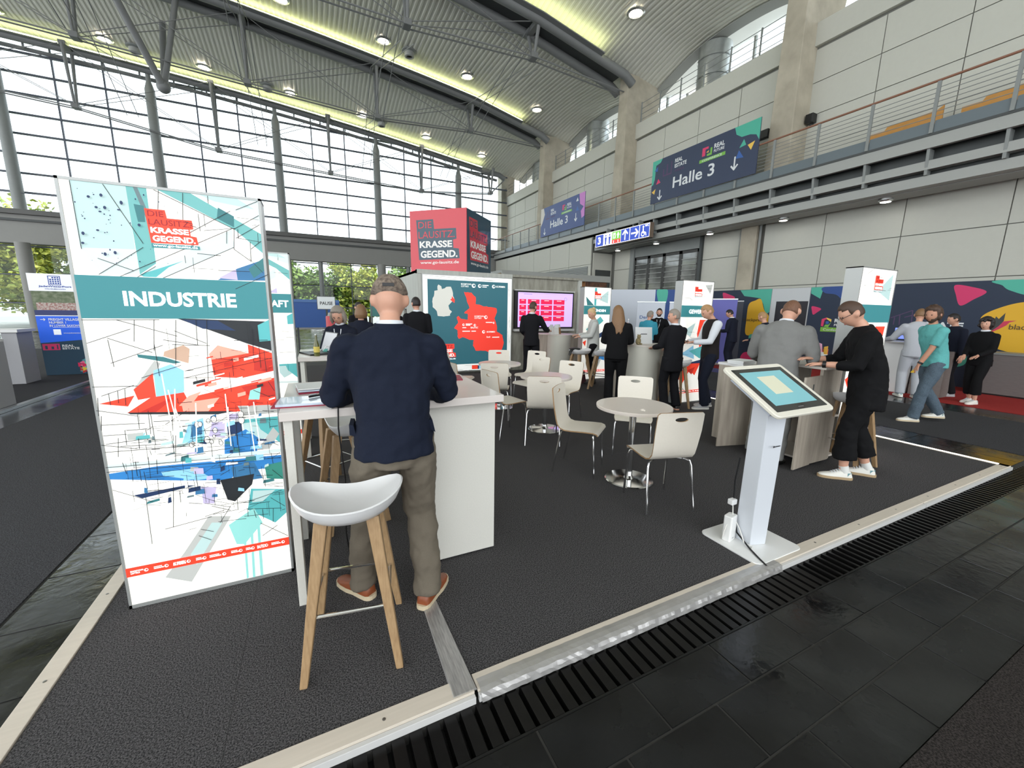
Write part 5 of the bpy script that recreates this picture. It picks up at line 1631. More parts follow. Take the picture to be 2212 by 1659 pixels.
bar_chair('grey bar chair with chrome legs at the port booth counter', (-5.9, 11.0, 0), 150)
bar_chair('second grey bar chair at the port booth, cut by the left picture edge', (-5.6, 9.7, 0), 110)
t = thing('pink_cup', 'small pink bottle standing on the port booth counter', 'bottle', (-5.95, 11.3, 1.08))
put('body', MB().lathe([(.045, 0), (.05, .02), (.045, .18), (.02, .25), (.02, .3)], 12), M('pink_glass', (224, 160, 160), .3), t, smooth=True)
put('cap', MB().lathe([(.022, .3), (.022, .33)], 10), WHITEP, t)
t = thing('dark_booth', 'dark booth with small white logo left of the port sign', 'booth', (-10.4, 13.4, 0))
put('wall', MB().box(0, 3.9, 0, .1, 0, 1.95), M('booth_black', (30, 32, 36), .5), t)
put('wall_top', MB().box(0, 3.9, -.05, .15, 1.95, 2.05), M('booth_rail_dark', (50, 52, 56), .5), t)
prints('logo_mark', t, [(SW, rect(3.35, 3.42, 1.6, 1.75)), (SW, rect(3.35, 3.75, 1.55, 1.6)), (SW, rect(3.5, 3.56, 1.62, 1.78)), (SW, rect(3.64, 3.7, 1.62, 1.78))], 0)

# ------------------------------------------------------------------ far booths in front of the facade
t = thing('pause_sign', 'small white sign reading PAUSE above the far booth', 'sign', (.14, 14.0, 1.54))
put('board', MB().box(0, .5, 0, .03, 0, .38), M('pause_white', (226, 230, 230), .5), t, bevel=.01)
put('rim', MB().box(-.015, .515, .01, .025, -.015, .395), DSTEEL, t)
put('pole', MB().box(.22, .28, .03, .06, -1.54, .2), DSTEEL, t)
txt('PAUSE', t, .07, .13, .36, .1, BLACK, -.002, bold=.02)
t = thing('blue_booth', 'blue booth wall behind the PAUSE sign', 'booth', (-.6, 16.5, ZF))
put('wall', MB().box(0, 1.5, 0, .1, .9, 1.8), M('booth_blue', (52, 92, 160), .6), t)
for x in (.05, 1.4):
    put('post', MB().box(x, x + .06, .02, .08, 0, .9), DSTEEL, t)
put('top_rail', MB().box(0, 1.5, -.02, .12, 1.8, 1.9), M('booth_blue_rail', (84, 120, 176), .6), t)
t = thing('teal_banner', 'teal banner with small lettering in front of the glass facade', 'banner', (2.1, 17.5, ZF))
put('sheet', MB().box(0, 2.0, 0, .03, 1.3, 1.9), M('teal_banner_cloth', (96, 158, 156), .6), t)
put('post', MB().cyl((.05, .02, 0), (.05, .02, 1.9), .03, 8), STEEL, t)
put('post', MB().cyl((1.95, .02, 0), (1.95, .02, 1.9), .03, 8), STEEL, t)
prints('small_print', t, [(SW, rect(.6, 1.3, 1.57, 1.63))], -.001)
t = thing('red_column', 'small red display column behind the blonde woman', 'display', (.42, 10.6, ZF))
put('body', MB().lathe([(.16, 0), (.16, 1.42), (.15, 1.44)], 18), M('column_red', (176, 40, 50), .45), t, smooth=True)
put('cap', MB().lathe([(.12, 1.44), (.1, 1.52)], 18), STEEL, t, smooth=True)

# ------------------------------------------------------------------ trees and van outside the glass
LEAF = M('tree_leaf', (140, 168, 70), .6, noise=.9, nscale=.9, rgb2=(74, 104, 40))
LEAF2 = M('tree_leaf_light', (196, 196, 84), .6, noise=.9, nscale=1.2, rgb2=(120, 142, 50))
BARK = M('tree_bark', (92, 82, 70), .9, noise=.5, nscale=6)


def tree(label, x, y, h, r, mat, seed, n=5200):
    rg = random.Random(seed)
    t = thing('tree', label, 'tree', (x, y, -.3), 0, 'trees outside the glass facade')
    put('trunk', MB().tube([(0, 0, 0), (.1, 0, h * .3), (-.1, .1, h * .55), (0, 0, h * .85)], [.22, .17, .12, .04], 8), BARK, t, smooth=True)
    for k in range(5):
        a = k * 1.3 + rg.random()
        z = h * (.3 + .09 * k)
        put('branch', MB().tube([(0, 0, z), (cos(a) * r * .4, sin(a) * r * .4, z + r * .25), (cos(a) * r * .75, sin(a) * r * .75, z + r * .35)], [.09, .05, .02], 6), BARK, t, smooth=True)
    cl = [(rg.gauss(0, r * .45), rg.gauss(0, r * .45), h * .55 + rg.gauss(0, h * .2), r * rg.uniform(.3, .55)) for _ in range(26)]
    mb = MB()
    for _ in range(n):
        cx_, cy_, cz_, cr = rg.choice(cl)
        d = V((rg.gauss(0, 1), rg.gauss(0, 1), rg.gauss(0, 1))).normalized() * cr * rg.uniform(.6, 1.05)
        p = V((cx_, cy_, cz_)) + d
        if p.z < 1.0:
            continue
        u = V((rg.gauss(0, 1), rg.gauss(0, 1), rg.gauss(0, .6))).normalized() * rg.uniform(.14, .26)
        w = u.cross(V((rg.gauss(0, 1), rg.gauss(0, 1), rg.gauss(0, 1)))).normalized() * rg.uniform(.09, .16)
        mb.add([p - u, p + w, p + u, p - w], [(0, 1, 2, 3)])
    o = bpy.data.objects.new('foliage', mb.mesh('foliage', mat))
    COL.objects.link(o)
    o.parent = t
    o['kind'] = 'stuff'


TR = [(-18.5, 43, 8.2, 3.0, LEAF2), (-14.6, 47, 8.6, 3.4, LEAF), (-11, 44.5, 7.0, 2.8, LEAF2), (-5.5, 46, 5.6, 2.6, LEAF), (-1.2, 44, 5.8, 2.6, LEAF), (2.2, 46, 6.2, 2.8, LEAF), (5.2, 43.5, 5.8, 2.4, LEAF2), (8.6, 46.5, 6.2, 2.8, LEAF), (-21, 48, 9, 3.6, LEAF)]
TL = ['leafy tree seen through the glass at the far left edge', 'tall tree seen through the glass behind the port booth', 'light green tree seen just left of the INDUSTRIE box', 'tree hidden mostly behind the INDUSTRIE box', 'tree seen through the glass above the grey haired woman',
      'tree seen through the glass behind the round facade column', 'light green tree seen through the glass left of the sign cube', 'tree seen through the glass behind the sign cube', 'large tree outside beyond the left picture edge']
for i, (x, y, h, r, m) in enumerate(TR):
    tree(TL[i], x, y, h, r, m, 30 + i)
hg = random.Random(9)
for i, (x, y) in enumerate(((-1.2, 39.5), (2.0, 39.8), (-13.2, 39.5), (-16.0, 39.8))):
    t = thing('bush', ['low yellow green bush outside below the PAUSE sign', 'low yellow green bush outside right of the PAUSE sign', 'low bush outside behind the port booth', 'low bush outside at the far left edge'][i], 'bush', (x, y, -.3), 0, 'bushes outside')
    put('stem', MB().cyl((0, 0, 0), (0, 0, .8), .06, 6), BARK, t)
    mb = MB()
    for _ in range(900):
        d = V((hg.gauss(0, 1), hg.gauss(0, 1), abs(hg.gauss(0, 1)))).normalized() * hg.uniform(.5, 1.05)
        p = V((d.x * 1.0, d.y * .8, .2 + d.z * 1.9))
        u = V((hg.gauss(0, 1), hg.gauss(0, 1), hg.gauss(0, 1))).normalized() * .12
        w = u.cross(V((hg.gauss(0, 1), hg.gauss(0, 1), hg.gauss(0, 1)))).normalized() * .08
        mb.add([p - u, p + w, p + u, p - w], [(0, 1, 2, 3)])
    o = bpy.data.objects.new('foliage', mb.mesh('foliage', LEAF2))
    COL.objects.link(o)
    o.parent = t
    o['kind'] = 'stuff'
# ------------------------------------------------------------------ things on desks and counters
PAPER = M('paper', (226, 228, 228), .6)
SHEETB = M('clear_folder', (196, 210, 226), .18, spec=.8, coat=.4)
MAG = M('maroon_folder', (142, 32, 60), .4)


def laptop(label, loc, rz, tilt, scr):
    t = thing('laptop', label, 'laptop', loc, radians(rz), 'open laptops')
    put('base', MB().box(-.17, .17, -.12, .12, 0, .016), BLACK, t, bevel=.003)
    put('keyboard', MB().box(-.15, .15, -.02, .1, .016, .018), DSTEEL, t)
    lid = put('lid', MB().box(-.17, .17, -.004, .006, 0, .23), BLACK, t, loc=(0, .12, .016), rot=(radians(-tilt), 0, 0), bevel=.003)
    put('screen', MB().add([(-.158, -.0045, .012), (.158, -.0045, .012), (.158, -.0045, .22), (-.158, -.0045, .22)], [(0, 1, 2, 3)]), scr, lid)
    return t


LSCR = M('laptop_screen_light', (150, 152, 156), .15, emit=.3)
laptop('open laptop on the front desk left of the navy jacket man', (.27, 2.78, 1.1), -8, 14, LSCR)
laptop('open laptop on the second desk in front of the grey haired woman', (.0, 4.98, 1.1), -70, 18, LSCR)
t = thing('folder_stack', 'stack of clear plastic folders lying on the front desk', 'folder', (.03, 2.78, 1.1), radians(6), 'folders on the front desk')
for k in range(3):
    put('folder', MB().box(-.15, .15, -.1, .1, k * .012, k * .012 + .009), [SHEETB, PAPER, MAG][(k + 2) % 3], t, bevel=.002)
t = thing('clipboard', 'clipboard with papers hanging over the left end of the front desk', 'folder', (-.06, 2.42, 1.1), radians(-4), 'folders on the front desk')
put('board', MB().box(-.16, .15, -.1, .11, 0, .006), MAG, t)
put('paper', MB().box(-.14, .14, -.095, .1, .006, .018), SHEETB, t)
t = thing('pen', 'small dark pen lying on the clipboard', 'pen', (-.02, 2.47, 1.126), radians(30))
put('barrel', MB().cyl((-.035, 0, 0), (.035, 0, 0), .006, 8), BLACK, t, smooth=True)
put('clip', MB().box(-.03, .01, -.002, .002, .006, .011), CHROME, t)
t = thing('computer_mouse', 'small silver mouse on the front desk beside the clipboard', 'mouse', (.145, 2.36, 1.1), radians(20))
put('shell', MB().ball((0, 0, .012), (.028, .045, .016), 14, 8), SILVER, t, smooth=True)
put('wheel', MB().cyl((-.004, .02, .026), (.004, .02, .026), .006, 8), BLACK, t)
pts = [(.22, 2.6, 1.106), (.15, 2.52, 1.12), (.12, 2.42, 1.11), (.1, 2.3, 1.108), (.085, 2.205, 1.105), (.08, 2.2, 1.0), (.1, 2.24, .7), (.09, 2.3, .35), (.12, 2.35, .01), (.25, 2.5, .006)]
tag(put('cable', MB().tube(pts, .004, 6), BLACK, smooth=True), 'black charging cable hanging from the front desk to the carpet', 'cable')
t = thing('folder', 'maroon folder with a white mark lying on the right of the front desk', 'folder', (.84, 2.93, 1.1), radians(-12))
put('cover', MB().box(-.15, .15, -.11, .1, 0, .008), MAG, t)
put('mark', MB().add([(-.05, -.02, .0085), (.06, -.02, .0085), (.06, .03, .0085), (.03, .01, .0085), (0, .04, .0085), (-.02, .01, .0085), (-.05, .04, .0085)], [(0, 1, 2, 3, 4, 5, 6)]), M('mark_pink', (226, 190, 200), .5), t)
t = thing('bottle', 'green glass bottle with label on the second desk', 'bottle', (.01, 4.76, 1.1))
put('glass', MB().lathe([(.028, 0), (.03, .01), (.03, .12), (.013, .17), (.012, .22)], 14), M('bottle_green', (84, 86, 30), .1, spec=.8), t, smooth=True)
put('label', MB().lathe([(.031, .04), (.031, .1)], 14, caps=False), M('bottle_label', (206, 186, 90), .5), t)
put('cap', MB().lathe([(.013, .22), (.013, .232)], 10), SILVER, t)
t = thing('tray_basket', 'white tray with teal sides on the second desk', 'tray', (.25, 5.1, 1.1), radians(-5))
put('bottom', MB().box(-.17, .17, -.1, .1, 0, .01), WHITEP, t)
put('wall', MB().box(-.17, .17, -.105, -.1, 0, .05), M('tray_teal', (84, 158, 148), .5), t)
put('handle', MB().tube([(-.17, -.1, .03), (-.13, -.1, .08), (0, -.1, .095), (.13, -.1, .08), (.17, -.1, .03)], .006, 6), WHITEP, t, smooth=True)
t = thing('seat_scarf', 'teal cloth with white fringe over the bar stool at the second desk', 'cloth', (.2, 4.42, 0))
put('cloth', MB().box(-.18, .2, -.16, .16, .83, .85).box(-.185, -.175, -.16, .16, .72, .85).box(-.18, .2, -.165, -.16, .74, .85), M('teal_cloth', (64, 136, 124), .9), t)
for k in range(8):
    put('tassel', MB().tube([(-.19, -.14 + k * .036, .72), (-.2, -.14 + k * .036, .66), (-.19, -.135 + k * .036, .58)], .007, 5), M('tassel_white', (206, 206, 204), .9), t)
# leaflets on the counter by the wall screen
for i, (x, y, a, c) in enumerate(((5.2, 8.45, 20, (226, 226, 222)), (5.36, 8.5, -10, (214, 214, 210)), (5.5, 8.62, 5, (150, 112, 76)))):
    t = thing('leaflet_holder', ['white leaflet holder, left on the counter by the wall screen', 'white leaflet holder, middle on the counter by the wall screen', 'brown cardboard holder on the counter by the wall screen'][i], 'leaflets', (x, y, 1.045), radians(a), 'leaflet holders')
    put('holder', MB().hexa([(-.06, -.03, 0), (.06, -.03, 0), (.06, .04, 0), (-.06, .04, 0), (-.06, .0, .16), (.06, .0, .16), (.06, .05, .2), (-.06, .05, .2)]), M('leaflet_%d' % i, c, .6), t)
    put('leaflet', MB().box(-.05, .05, .0, .02, .1, .24), PAPER, t)
t = thing('notice_stand', 'white notice sheet standing on the counter between the two women', 'sign', (5.45, 5.62, 1.045), radians(-20))
put('sheet', MB().hexa([(-.16, -.01, 0), (.16, -.01, 0), (.16, 0, 0), (-.16, 0, 0), (-.16, .05, .3), (.16, .05, .3), (.16, .06, .3), (-.16, .06, .3)]), PAPER, t)
put('printed_line', MB().box(-.06, .06, .022, .024, .17, .182), BLACK, t)
put('foot', MB().box(-.1, .1, 0, .12, 0, .006), PAPER, t)
t = thing('plush_toy', 'small beige figure on the counter beside the long haired woman', 'toy', (5.2, 5.5, 1.045))
put('body', MB().ball((0, 0, .06), (.05, .045, .065)), M('toy_beige', (150, 136, 100), .9, noise=.6, nscale=30, bump=.5), t, smooth=True)
put('head', MB().ball((0, -.01, .14), .035), M('toy_beige'), t, smooth=True)
for sx in (-1, 1):
    put('ear', MB().ball((sx * .025, -.01, .172), .012, 8, 6), M('toy_beige'), t, smooth=True)
    put('foot', MB().ball((sx * .03, -.04, .015), (.018, .03, .015), 8, 6), M('toy_beige'), t, smooth=True)
t = thing('pennant_flag', 'small red and white flag held above the counter behind the long haired woman', 'flag', (5.22, 5.9, 1.045))
put('pole', MB().cyl((0, 0, 0), (.08, 0, .42), .006, 6), WHITEP, t)
put('cloth', MB().add([(.07, 0, .38), (.06, .005, .3), (-.1, .03, .2), (-.25, .0, .2), (-.24, 0, .28), (-.1, .02, .3)], [(0, 1, 2, 5), (2, 3, 4, 5)]), M('flag_red', (206, 50, 60), .7), t)
put('knob', MB().ball((.082, 0, .43), .014, 8, 6), WHITEP, t, smooth=True)
t = thing('jacket_cloth', 'dark cloth lying on the bar stool by the screen counter', 'cloth', (5.04, 7.13, .80))
put('cloth', MB().ball((-.06, 0, .02), (.13, .12, .03), 12, 8), BLACK, t, smooth=True)
put('sleeve', MB().tube([(-.12, -.02, .02), (-.2, -.04, -.03), (-.22, -.05, -.1)], .03, 8), BLACK, t, smooth=True)
t = thing('handbag', 'dark red bag standing on the floor behind the bar stool', 'bag', (5.35, 7.42, 0))
put('body', MB().hexa([(-.14, -.08, 0), (.14, -.08, 0), (.14, .08, 0), (-.14, .08, 0), (-.11, -.04, .28), (.11, -.04, .28), (.11, .04, .28), (-.11, .04, .28)]), M('bag_maroon', (74, 36, 44), .6, noise=.5, nscale=20), t, bevel=.02)
put('handle', MB().tube([(-.08, 0, .27), (-.05, 0, .38), (.05, 0, .38), (.08, 0, .27)], .01, 6), BLACK, t, smooth=True)
t = thing('paper_bag', 'white paper bag with pink and yellow flyers on the grey suit counter', 'bag', (5.07, 2.52, 1.085), radians(15))
put('bag', MB().hexa([(-.16, -.05, 0), (.16, -.05, 0), (.16, .05, 0), (-.16, .05, 0), (-.17, -.03, .14), (.15, -.03, .12), (.15, .04, .12), (-.17, .04, .14)]), PAPER, t)
put('flyer', MB().hexa([(-.13, -.02, .1), (.02, -.02, .1), (.02, -.01, .1), (-.13, -.01, .1), (-.15, .0, .24), (0, .0, .22), (0, .01, .22), (-.15, .01, .24)]), M('flyer_pink', (232, 170, 200), .5), t)
put('flyer', MB().hexa([(-.02, -.035, .06), (.14, -.035, .06), (.14, -.03, .06), (-.02, -.03, .06), (-.02, -.03, .19), (.15, -.03, .19), (.15, -.025, .19), (-.02, -.025, .19)]), M('flyer_yellow', (210, 160, 40), .5), t)
put('flyer', MB().box(.12, .24, -.02, .02, .05, .15), M('flyer_red', (190, 40, 56), .5), t)
t = thing('phone', 'light blue phone standing on the grey suit counter', 'phone', (5.16, 2.62, 1.085), radians(10))
put('case', MB().hexa([(-.04, 0, 0), (.04, 0, 0), (.04, .01, 0), (-.04, .01, 0), (-.03, .06, .25), (.05, .06, .25), (.05, .07, .25), (-.03, .07, .25)]), M('phone_blue', (150, 196, 230), .2, emit=.3), t)
put('camera_dot', MB().ball((.0, .045, .2), .006, 6, 5), BLACK, t)
t = thing('paper_box', 'flat white box on the far side of the grey suit counter', 'box', (4.84, 3.28, 1.0), radians(10))
put('lid', MB().box(-.16, .16, -.1, .1, .02, .045), PAPER, t, bevel=.003)
put('tray', MB().box(-.155, .155, -.095, .095, 0, .02), PAPER, t)
t = thing('side_shelf', 'low white shelf top beyond the grey suit counter', 'shelf', (4.7, 3.15, 0), 0)
put('top', MB().box(0, .7, 0, .35, .97, 1.0), WHITEP, t, bevel=.003)
put('side', MB().box(.0, .03, .02, .33, 0, .97), CWOOD, t)
put('side', MB().box(.67, .7, .02, .33, 0, .97), CWOOD, t)
# ------------------------------------------------------------------ people
SKIN = M('skin', (206, 156, 132), .5, noise=.15, nscale=14)
SKIN2 = M('skin_tan', (190, 138, 112), .5, noise=.15, nscale=14)
EYEM = M('eye_dark', (40, 32, 30), .2)
LIPS = M('lips', (168, 98, 92), .5)


def fabric(name, rgb, amt=.35, scale=180, rough=.85, fold=.25):
    return M(name, rgb, rough, noise=amt, nscale=scale, bump=fold, bscale=9, spec=.2)


def ik(a, t, l1, l2, hint):
    a, t = V(a), V(t)
    d = t - a
    L = min(d.length, (l1 + l2) * .999)
    d = d.normalized()
    x = (l1 * l1 - l2 * l2 + L * L) / (2 * L)
    h = sqrt(max(l1 * l1 - x * x, 0))
    n = V(hint) - d * V(hint).dot(d)
    n = n.normalized() if n.length > 1e-5 else V((0, 0, 1))
    return a + d * x + n * h, a + d * L


def ell(c, ax, ay, rx, ry, n=20, pw=2.0):
    c, ax, ay = V(c), V(ax), V(ay)
    out = []
    for j in range(n):
        a = 2 * pi * j / n
        cc, ss = cos(a), sin(a)
        k = (abs(cc) ** pw + abs(ss) ** pw) ** (-1 / pw)
        out.append(c + ax * (rx * cc * k) + ay * (ry * ss * k))
    return out


def remesh(o, vox, it=6):
    r = o.modifiers.new('union', 'REMESH')
    r.mode = 'VOXEL'
    r.voxel_size = vox
    r.use_smooth_shade = True
    s = o.modifiers.new('soften', 'SMOOTH')
    s.factor = .5
    s.iterations = it
    return o


def head_pts(nu=28, nv=20):
    """head shape around its centre: face towards +y, chin at -z; unit is metres at 1.80 m body height"""
    rings = []
    for i in range(nv + 1):
        a = -pi / 2 + pi * (i + .02) / (nv + .04)
        z = sin(a)
        ring = []
        for j in range(nu):
            b = 2 * pi * j / nu
            x, y = cos(a) * cos(b), cos(a) * sin(b)
            px_, py_, pz_ = x * .076, y * .097, z * .122
            if z < 0:                                     # jaw narrows, chin forward
                px_ *= 1 - .32 * z * z
                py_ = py_ * (1 - .22 * z * z) + .016 * z * z
            if y > 0 and abs(x) < .6:                     # nose, brow, eye hollows
                fx = math.exp(-(x / .22) ** 2)
                py_ += .019 * fx * math.exp(-((z + .12) / .16) ** 2)
                py_ += .005 * math.exp(-((z - .27) / .12) ** 2)
                for s in (-1, 1):
                    py_ -= .007 * math.exp(-((x - s * .42) / .2) ** 2 - ((z - .08) / .12) ** 2)
                py_ += .006 * fx * math.exp(-((z + .5) / .1) ** 2)
            if y < 0:
                py_ *= 1.04
            ring.append((px_, py_, pz_))
        rings.append(ring)
    return rings


HEAD = head_pts()


def person(label, x, y, face, h=1.78, top=None, bottom=None, shoes=None, hair=None, hair_style='short', skin=SKIN, lean=4, head=(0, 0), hands=None, feet=None,
           width=1.0, female=False, jacket_len=.80, sleeve='long', hem=.078, belly=1.0, collar=None, vox=.016, z=0.0, fold=0.0, seat=False, sock=None, inner=None, top_name='jacket', elbow=(.4, -.5, -1)):
    """A standing figure. face: world angle it faces; hands/feet in local metres (x right, y forward, z up) at full scale."""
    s = h / 1.8
    t = thing('person', label, 'person', (x, y, z), radians(face - 90))
    hipz = .95
    la = radians(lean)

    def T(p, k=1.0):
        """lean the upper body about the hips"""
        p = V(p)
        if p.z <= hipz:
            return p * s
        f = min(1, (p.z - hipz) / .25)
        q = V((p.x, p.y, p.z - hipz))
        a = -la * f
        q = V((q.x, q.y * cos(a) - q.z * sin(a), q.y * sin(a) + q.z * cos(a)))
        return (q + V((0, 0, hipz))) * s
    ux = V((1, 0, 0))

    def ring(zc_, rx, ry, yc=0, n=20, pw=2.0):
        c = T((0, yc, zc_))
        c2 = T((0, yc + .01, zc_))
        uy = (c2 - c).normalized()
        return ell(c, ux, uy, rx * s * width, ry * s, n, pw)
    sw = (.162 if female else .18) * width
    aw = 1 + (width - 1) * .5
    lw = 1 + (width - 1) * .9
    sh = [T((-sw, -.015, 1.435)), T((sw, -.015, 1.435))]
    hands = hands or ((-.26, .04, .82), (.26, .04, .82))
    l1, l2 = .30 * s, .265 * s
    arms = []
    for i in (0, 1):
        hx = V(((-1 if i == 0 else 1) * elbow[0], elbow[1], elbow[2]))
        tgt = V(hands[i]) * s
        e, w = ik(sh[i], tgt, l1, l2, hx)
        arms.append((sh[i], e, w))
    feet = feet or ((-.11, -.02, 0), (.11, .02, 8))
    legs = []
    for i in (0, 1):
        hip = V(((-.09 if i == 0 else .09) * width, 0, .93)) * s
        fx, fy, fa = feet[i][:3]
        fz = feet[i][3] if len(feet[i]) > 3 else 0
        ank = V((fx, fy - .03, .085 + fz)) * s
        k, a_ = ik(hip, ank, .435 * s, .43 * s, V((fx * .3, 1, 0)))
        legs.append((hip, k, ank, radians(fa), fz))
    # --- head frame
    hp, hy = radians(head[0]), radians(head[1])
    nb = T((0, -.012, 1.50))
    Rh = Matrix.Rotation(hy, 3, 'Z') @ Matrix.Rotation(-(la * .6 + hp), 3, 'X')
    hc = nb + Rh @ V((0, .022, .168)) * s
    up = Rh @ V((0, 0, 1))

    def HP(p):
        return hc + Rh @ (V(p) * s)
    # --- body: head, neck, trunk, arms, legs in one surface
    mb = MB()
    mb.loft([[HP(p) for p in r] for r in HEAD])
    mb.tube([nb - up * .05 * s, nb + up * .04 * s, hc - up * .05 * s], [.058 * s, .052 * s, .05 * s], 14)
    mb.loft([ring(.86, .12, .09), ring(.95, .15, .1), ring(1.08, .13, .09), ring(1.25, .145, .1), ring(1.38, .15, .09), ring(1.45, .11, .065), ring(1.52, .05, .05)])
    for a_, e, w in arms:
        mb.tube([a_, (a_ + e) / 2, e, (e + w) / 2, w], [.042 * s, .044 * s, .038 * s, .036 * s, .028 * s], 10)
    for hip, k, ank, fa, fz in legs:
        mb.tube([hip, (hip + k) / 2, k, (k + ank) / 2, ank], [.075 * s, .068 * s, .05 * s, .05 * s, .036 * s], 12)
    for sx in (-1, 1):                                     # ears
        mb.ball(HP((sx * .084, -.012, -.004)), (.017 * s, .022 * s, .034 * s), 10, 8)
    body = put('body', mb, [skin], t)
    remesh(body, min(vox, .012), 3)
    # --- hands with five fingers
    for i, (a_, e, w) in enumerate(arms):
        d = (w - e).normalized()
        hand_mesh(t, w, d, i, s, skin)
    # --- face details
    for sx in (-1, 1):
        put('eye', MB().ball(HP((sx * .031, .083, .012)), .0085 * s, 8, 6), EYEM, t, smooth=True)
    put('mouth', MB().ball(HP((0, .087, -.062)), (.02 * s, .008 * s, .005 * s), 8, 6), LIPS, t, smooth=True)
    # --- top
    if top:
        mb = MB()
        f = belly
        L = jacket_len
        shl = 1.16 if not female else 1.08
        mb.loft([ring(L, .182, .128 * f, -.005, pw=2.3), ring(L + .1, .18, .13 * f, 0, pw=2.3), ring(1.06, .162, .122 * f, 0, pw=2.3), ring(1.16, .166, .123 * f, 0, pw=2.3), ring(1.28, .186, .128, 0, pw=2.3), ring(1.38, .196, .125, -.004, pw=2.2), ring(1.44, .188, .108, -.008), ring(1.485, .14, .09, -.012), ring(1.525, .082, .072, -.01)])
        for a_, e, w in arms:
            if sleeve == 'none':
                continue
            a0 = a_ + V((0, 0, -.012))
            mb.ball(a0, (.07 * s, .075 * s, .066 * s), 14, 10)
            if sleeve == 'short':
                mb.tube([a0, (a0 + e) / 2, a0 + (e - a0) * .8], [.072 * s, .066 * s, .062 * s], 14)
            else:
                end = e + (w - e) * (.93 if sleeve == 'long' else .55)
                mb.tube([a0, a0 + (e - a0) * .5, e, e + (end - e) * .5, end], [.07 * s, .068 * s * aw, .06 * s * aw, .054 * s * aw, .046 * s], 14)
        o = put(top_name, mb, [top], t)
        remesh(o, vox, 5)
        if fold:
            fold_mod(o, fold)
        if inner:                                         # shirt sleeves below a vest
            mb = MB()
            for a_, e, w in arms:
                mb.ball(a_, .076 * s, 14, 10)
                mb.tube([a_, a_ + (e - a_) * .5, e, e + (w - e) * .5, e + (w - e) * .93], [.074 * s, .068 * s, .058 * s, .05 * s, .043 * s], 14)
            remesh(put('shirt', mb, [inner], t), vox, 4)
    if collar:
        c0 = T((0, -.012, 1.505))
        uy = (T((0, .1, 1.5)) - T((0, 0, 1.5))).normalized()
        c1 = c0 + up * .045 * s
        mb = MB().loft([ell(c0 - up * .02 * s, ux, uy, .078 * s, .078 * s), ell(c0 + up * .02 * s, ux, uy, .069 * s, .069 * s), ell(c1, ux, uy, .064 * s, .066 * s), ell(c1, ux, uy, .06 * s, .062 * s), ell(c0, ux, uy, .06 * s, .062 * s)], caps=False)
        put('shirt_collar', mb, [collar], t, smooth=True)
    # --- trousers
    if bottom:
        mb = MB()
        mb.loft([ring(.80, .13, .1, -.005), ring(.86, .165, .118, -.008), ring(.93, .172, .124, -.008), ring(1.03, .155, .11)])
        for hip, k, ank, fa, fz in legs:
            e2 = k + (ank - k) * (1.06 if hem > 0 else .72)
            hh = abs(hem)
            mb.tube([hip + V((0, 0, .02)), (hip + k) / 2, k, (k + e2) / 2, e2], [.1 * s * lw, .09 * s * lw, .074 * s * lw, (.07 * lw + hh) / 2 * s * 1.03, hh * s], 16)
        o = put('trousers', mb, [bottom], t)
        remesh(o, vox, 5)
        if fold:
            fold_mod(o, fold * 1.2)
    # --- shoes
    for hip, k, ank, fa, fz in legs:
        c, sn = cos(-fa), sin(-fa)
        base = V((ank.x, ank.y, fz * s))

        def F(px_, py_, pz_):
            return base + V((px_ * c - py_ * sn, px_ * sn + py_ * c, pz_)) * s
        prof = [(-.075, .028, .05), (-.06, .038, .085), (-.02, .041, .1), (.04, .042, .085), (.09, .047, .062), (.14, .046, .05), (.18, .036, .042), (.2, .018, .032)]
        rings = []
        for py_, w_, hz in prof:
            rings.append([F(w_ * cos(2 * pi * j / 14), py_, .022 + max(0, hz - .022) * max(0, sin(2 * pi * j / 14)) ** .6) if sin(2 * pi * j / 14) > 0 else F(w_ * cos(2 * pi * j / 14), py_, .022) for j in range(14)])
        sm, sole = shoes
        o = put('shoe', MB().loft(rings), sm, t, smooth=True, angle=70)
        out = [(-.088, .012), (-.083, .024), (-.072, .034), (-.055, .04), (-.02, .042), (.04, .042), (.09, .049), (.14, .047), (.18, .04), (.198, .027), (.208, .01)]
        poly = [F(w_, py_, 0) for py_, w_ in out] + [F(-w_, py_, 0) for py_, w_ in reversed(out)]
        n = len(poly)
        q = MB().add(poly + [p + V((0, 0, .026 * s)) for p in poly], [tuple(range(n)), tuple(range(2 * n - 1, n - 1, -1))] + [(j, (j + 1) % n, n + (j + 1) % n, n + j) for j in range(n)])
        put('sole', q, sole, o)
        if sm in (WSN, GSN):
            for k_ in range(4):
                put('lace', MB().tube([F(-.028, .035 + k_ * .02, .083 - k_ * .0085), F(0, .035 + k_ * .02, .1 - k_ * .0105), F(.028, .035 + k_ * .02, .083 - k_ * .0085)], .004 * s, 5), WSH, o, smooth=True)
            put('heel_patch', MB().loft([[F(.039 * cos(b), -.03 - .046 * sin(b) , zz) for b in (.0, .5, 1.0, 1.57, 2.14, 2.64, 3.14)] + [F(.03 * cos(b), -.03 - .03 * sin(b), zz) for b in (3.14, 1.57, 0)] for zz in (.03, .07)]), HEELM if sm is WSN else GSN, o, smooth=True)
        if sock:
            put('sock', MB().tube([F(0, -.015, .07), ank + (k - ank) * .12], [.042 * s, .04 * s], 12), sock, t, smooth=True)
    # --- hair
    if hair:
        hair_mesh(t, HP, hair, hair_style, s, vox)
    t['_hc'] = tuple(hc)
    return t, HP, arms, T, s


def fold_mod(o, amp):
    tx = bpy.data.textures.get('folds') or bpy.data.textures.new('folds', 'CLOUDS')
    tx.noise_scale = .11
    d = o.modifiers.new('folds', 'DISPLACE')
    d.texture = tx
    d.strength = amp
    d.mid_level = .5


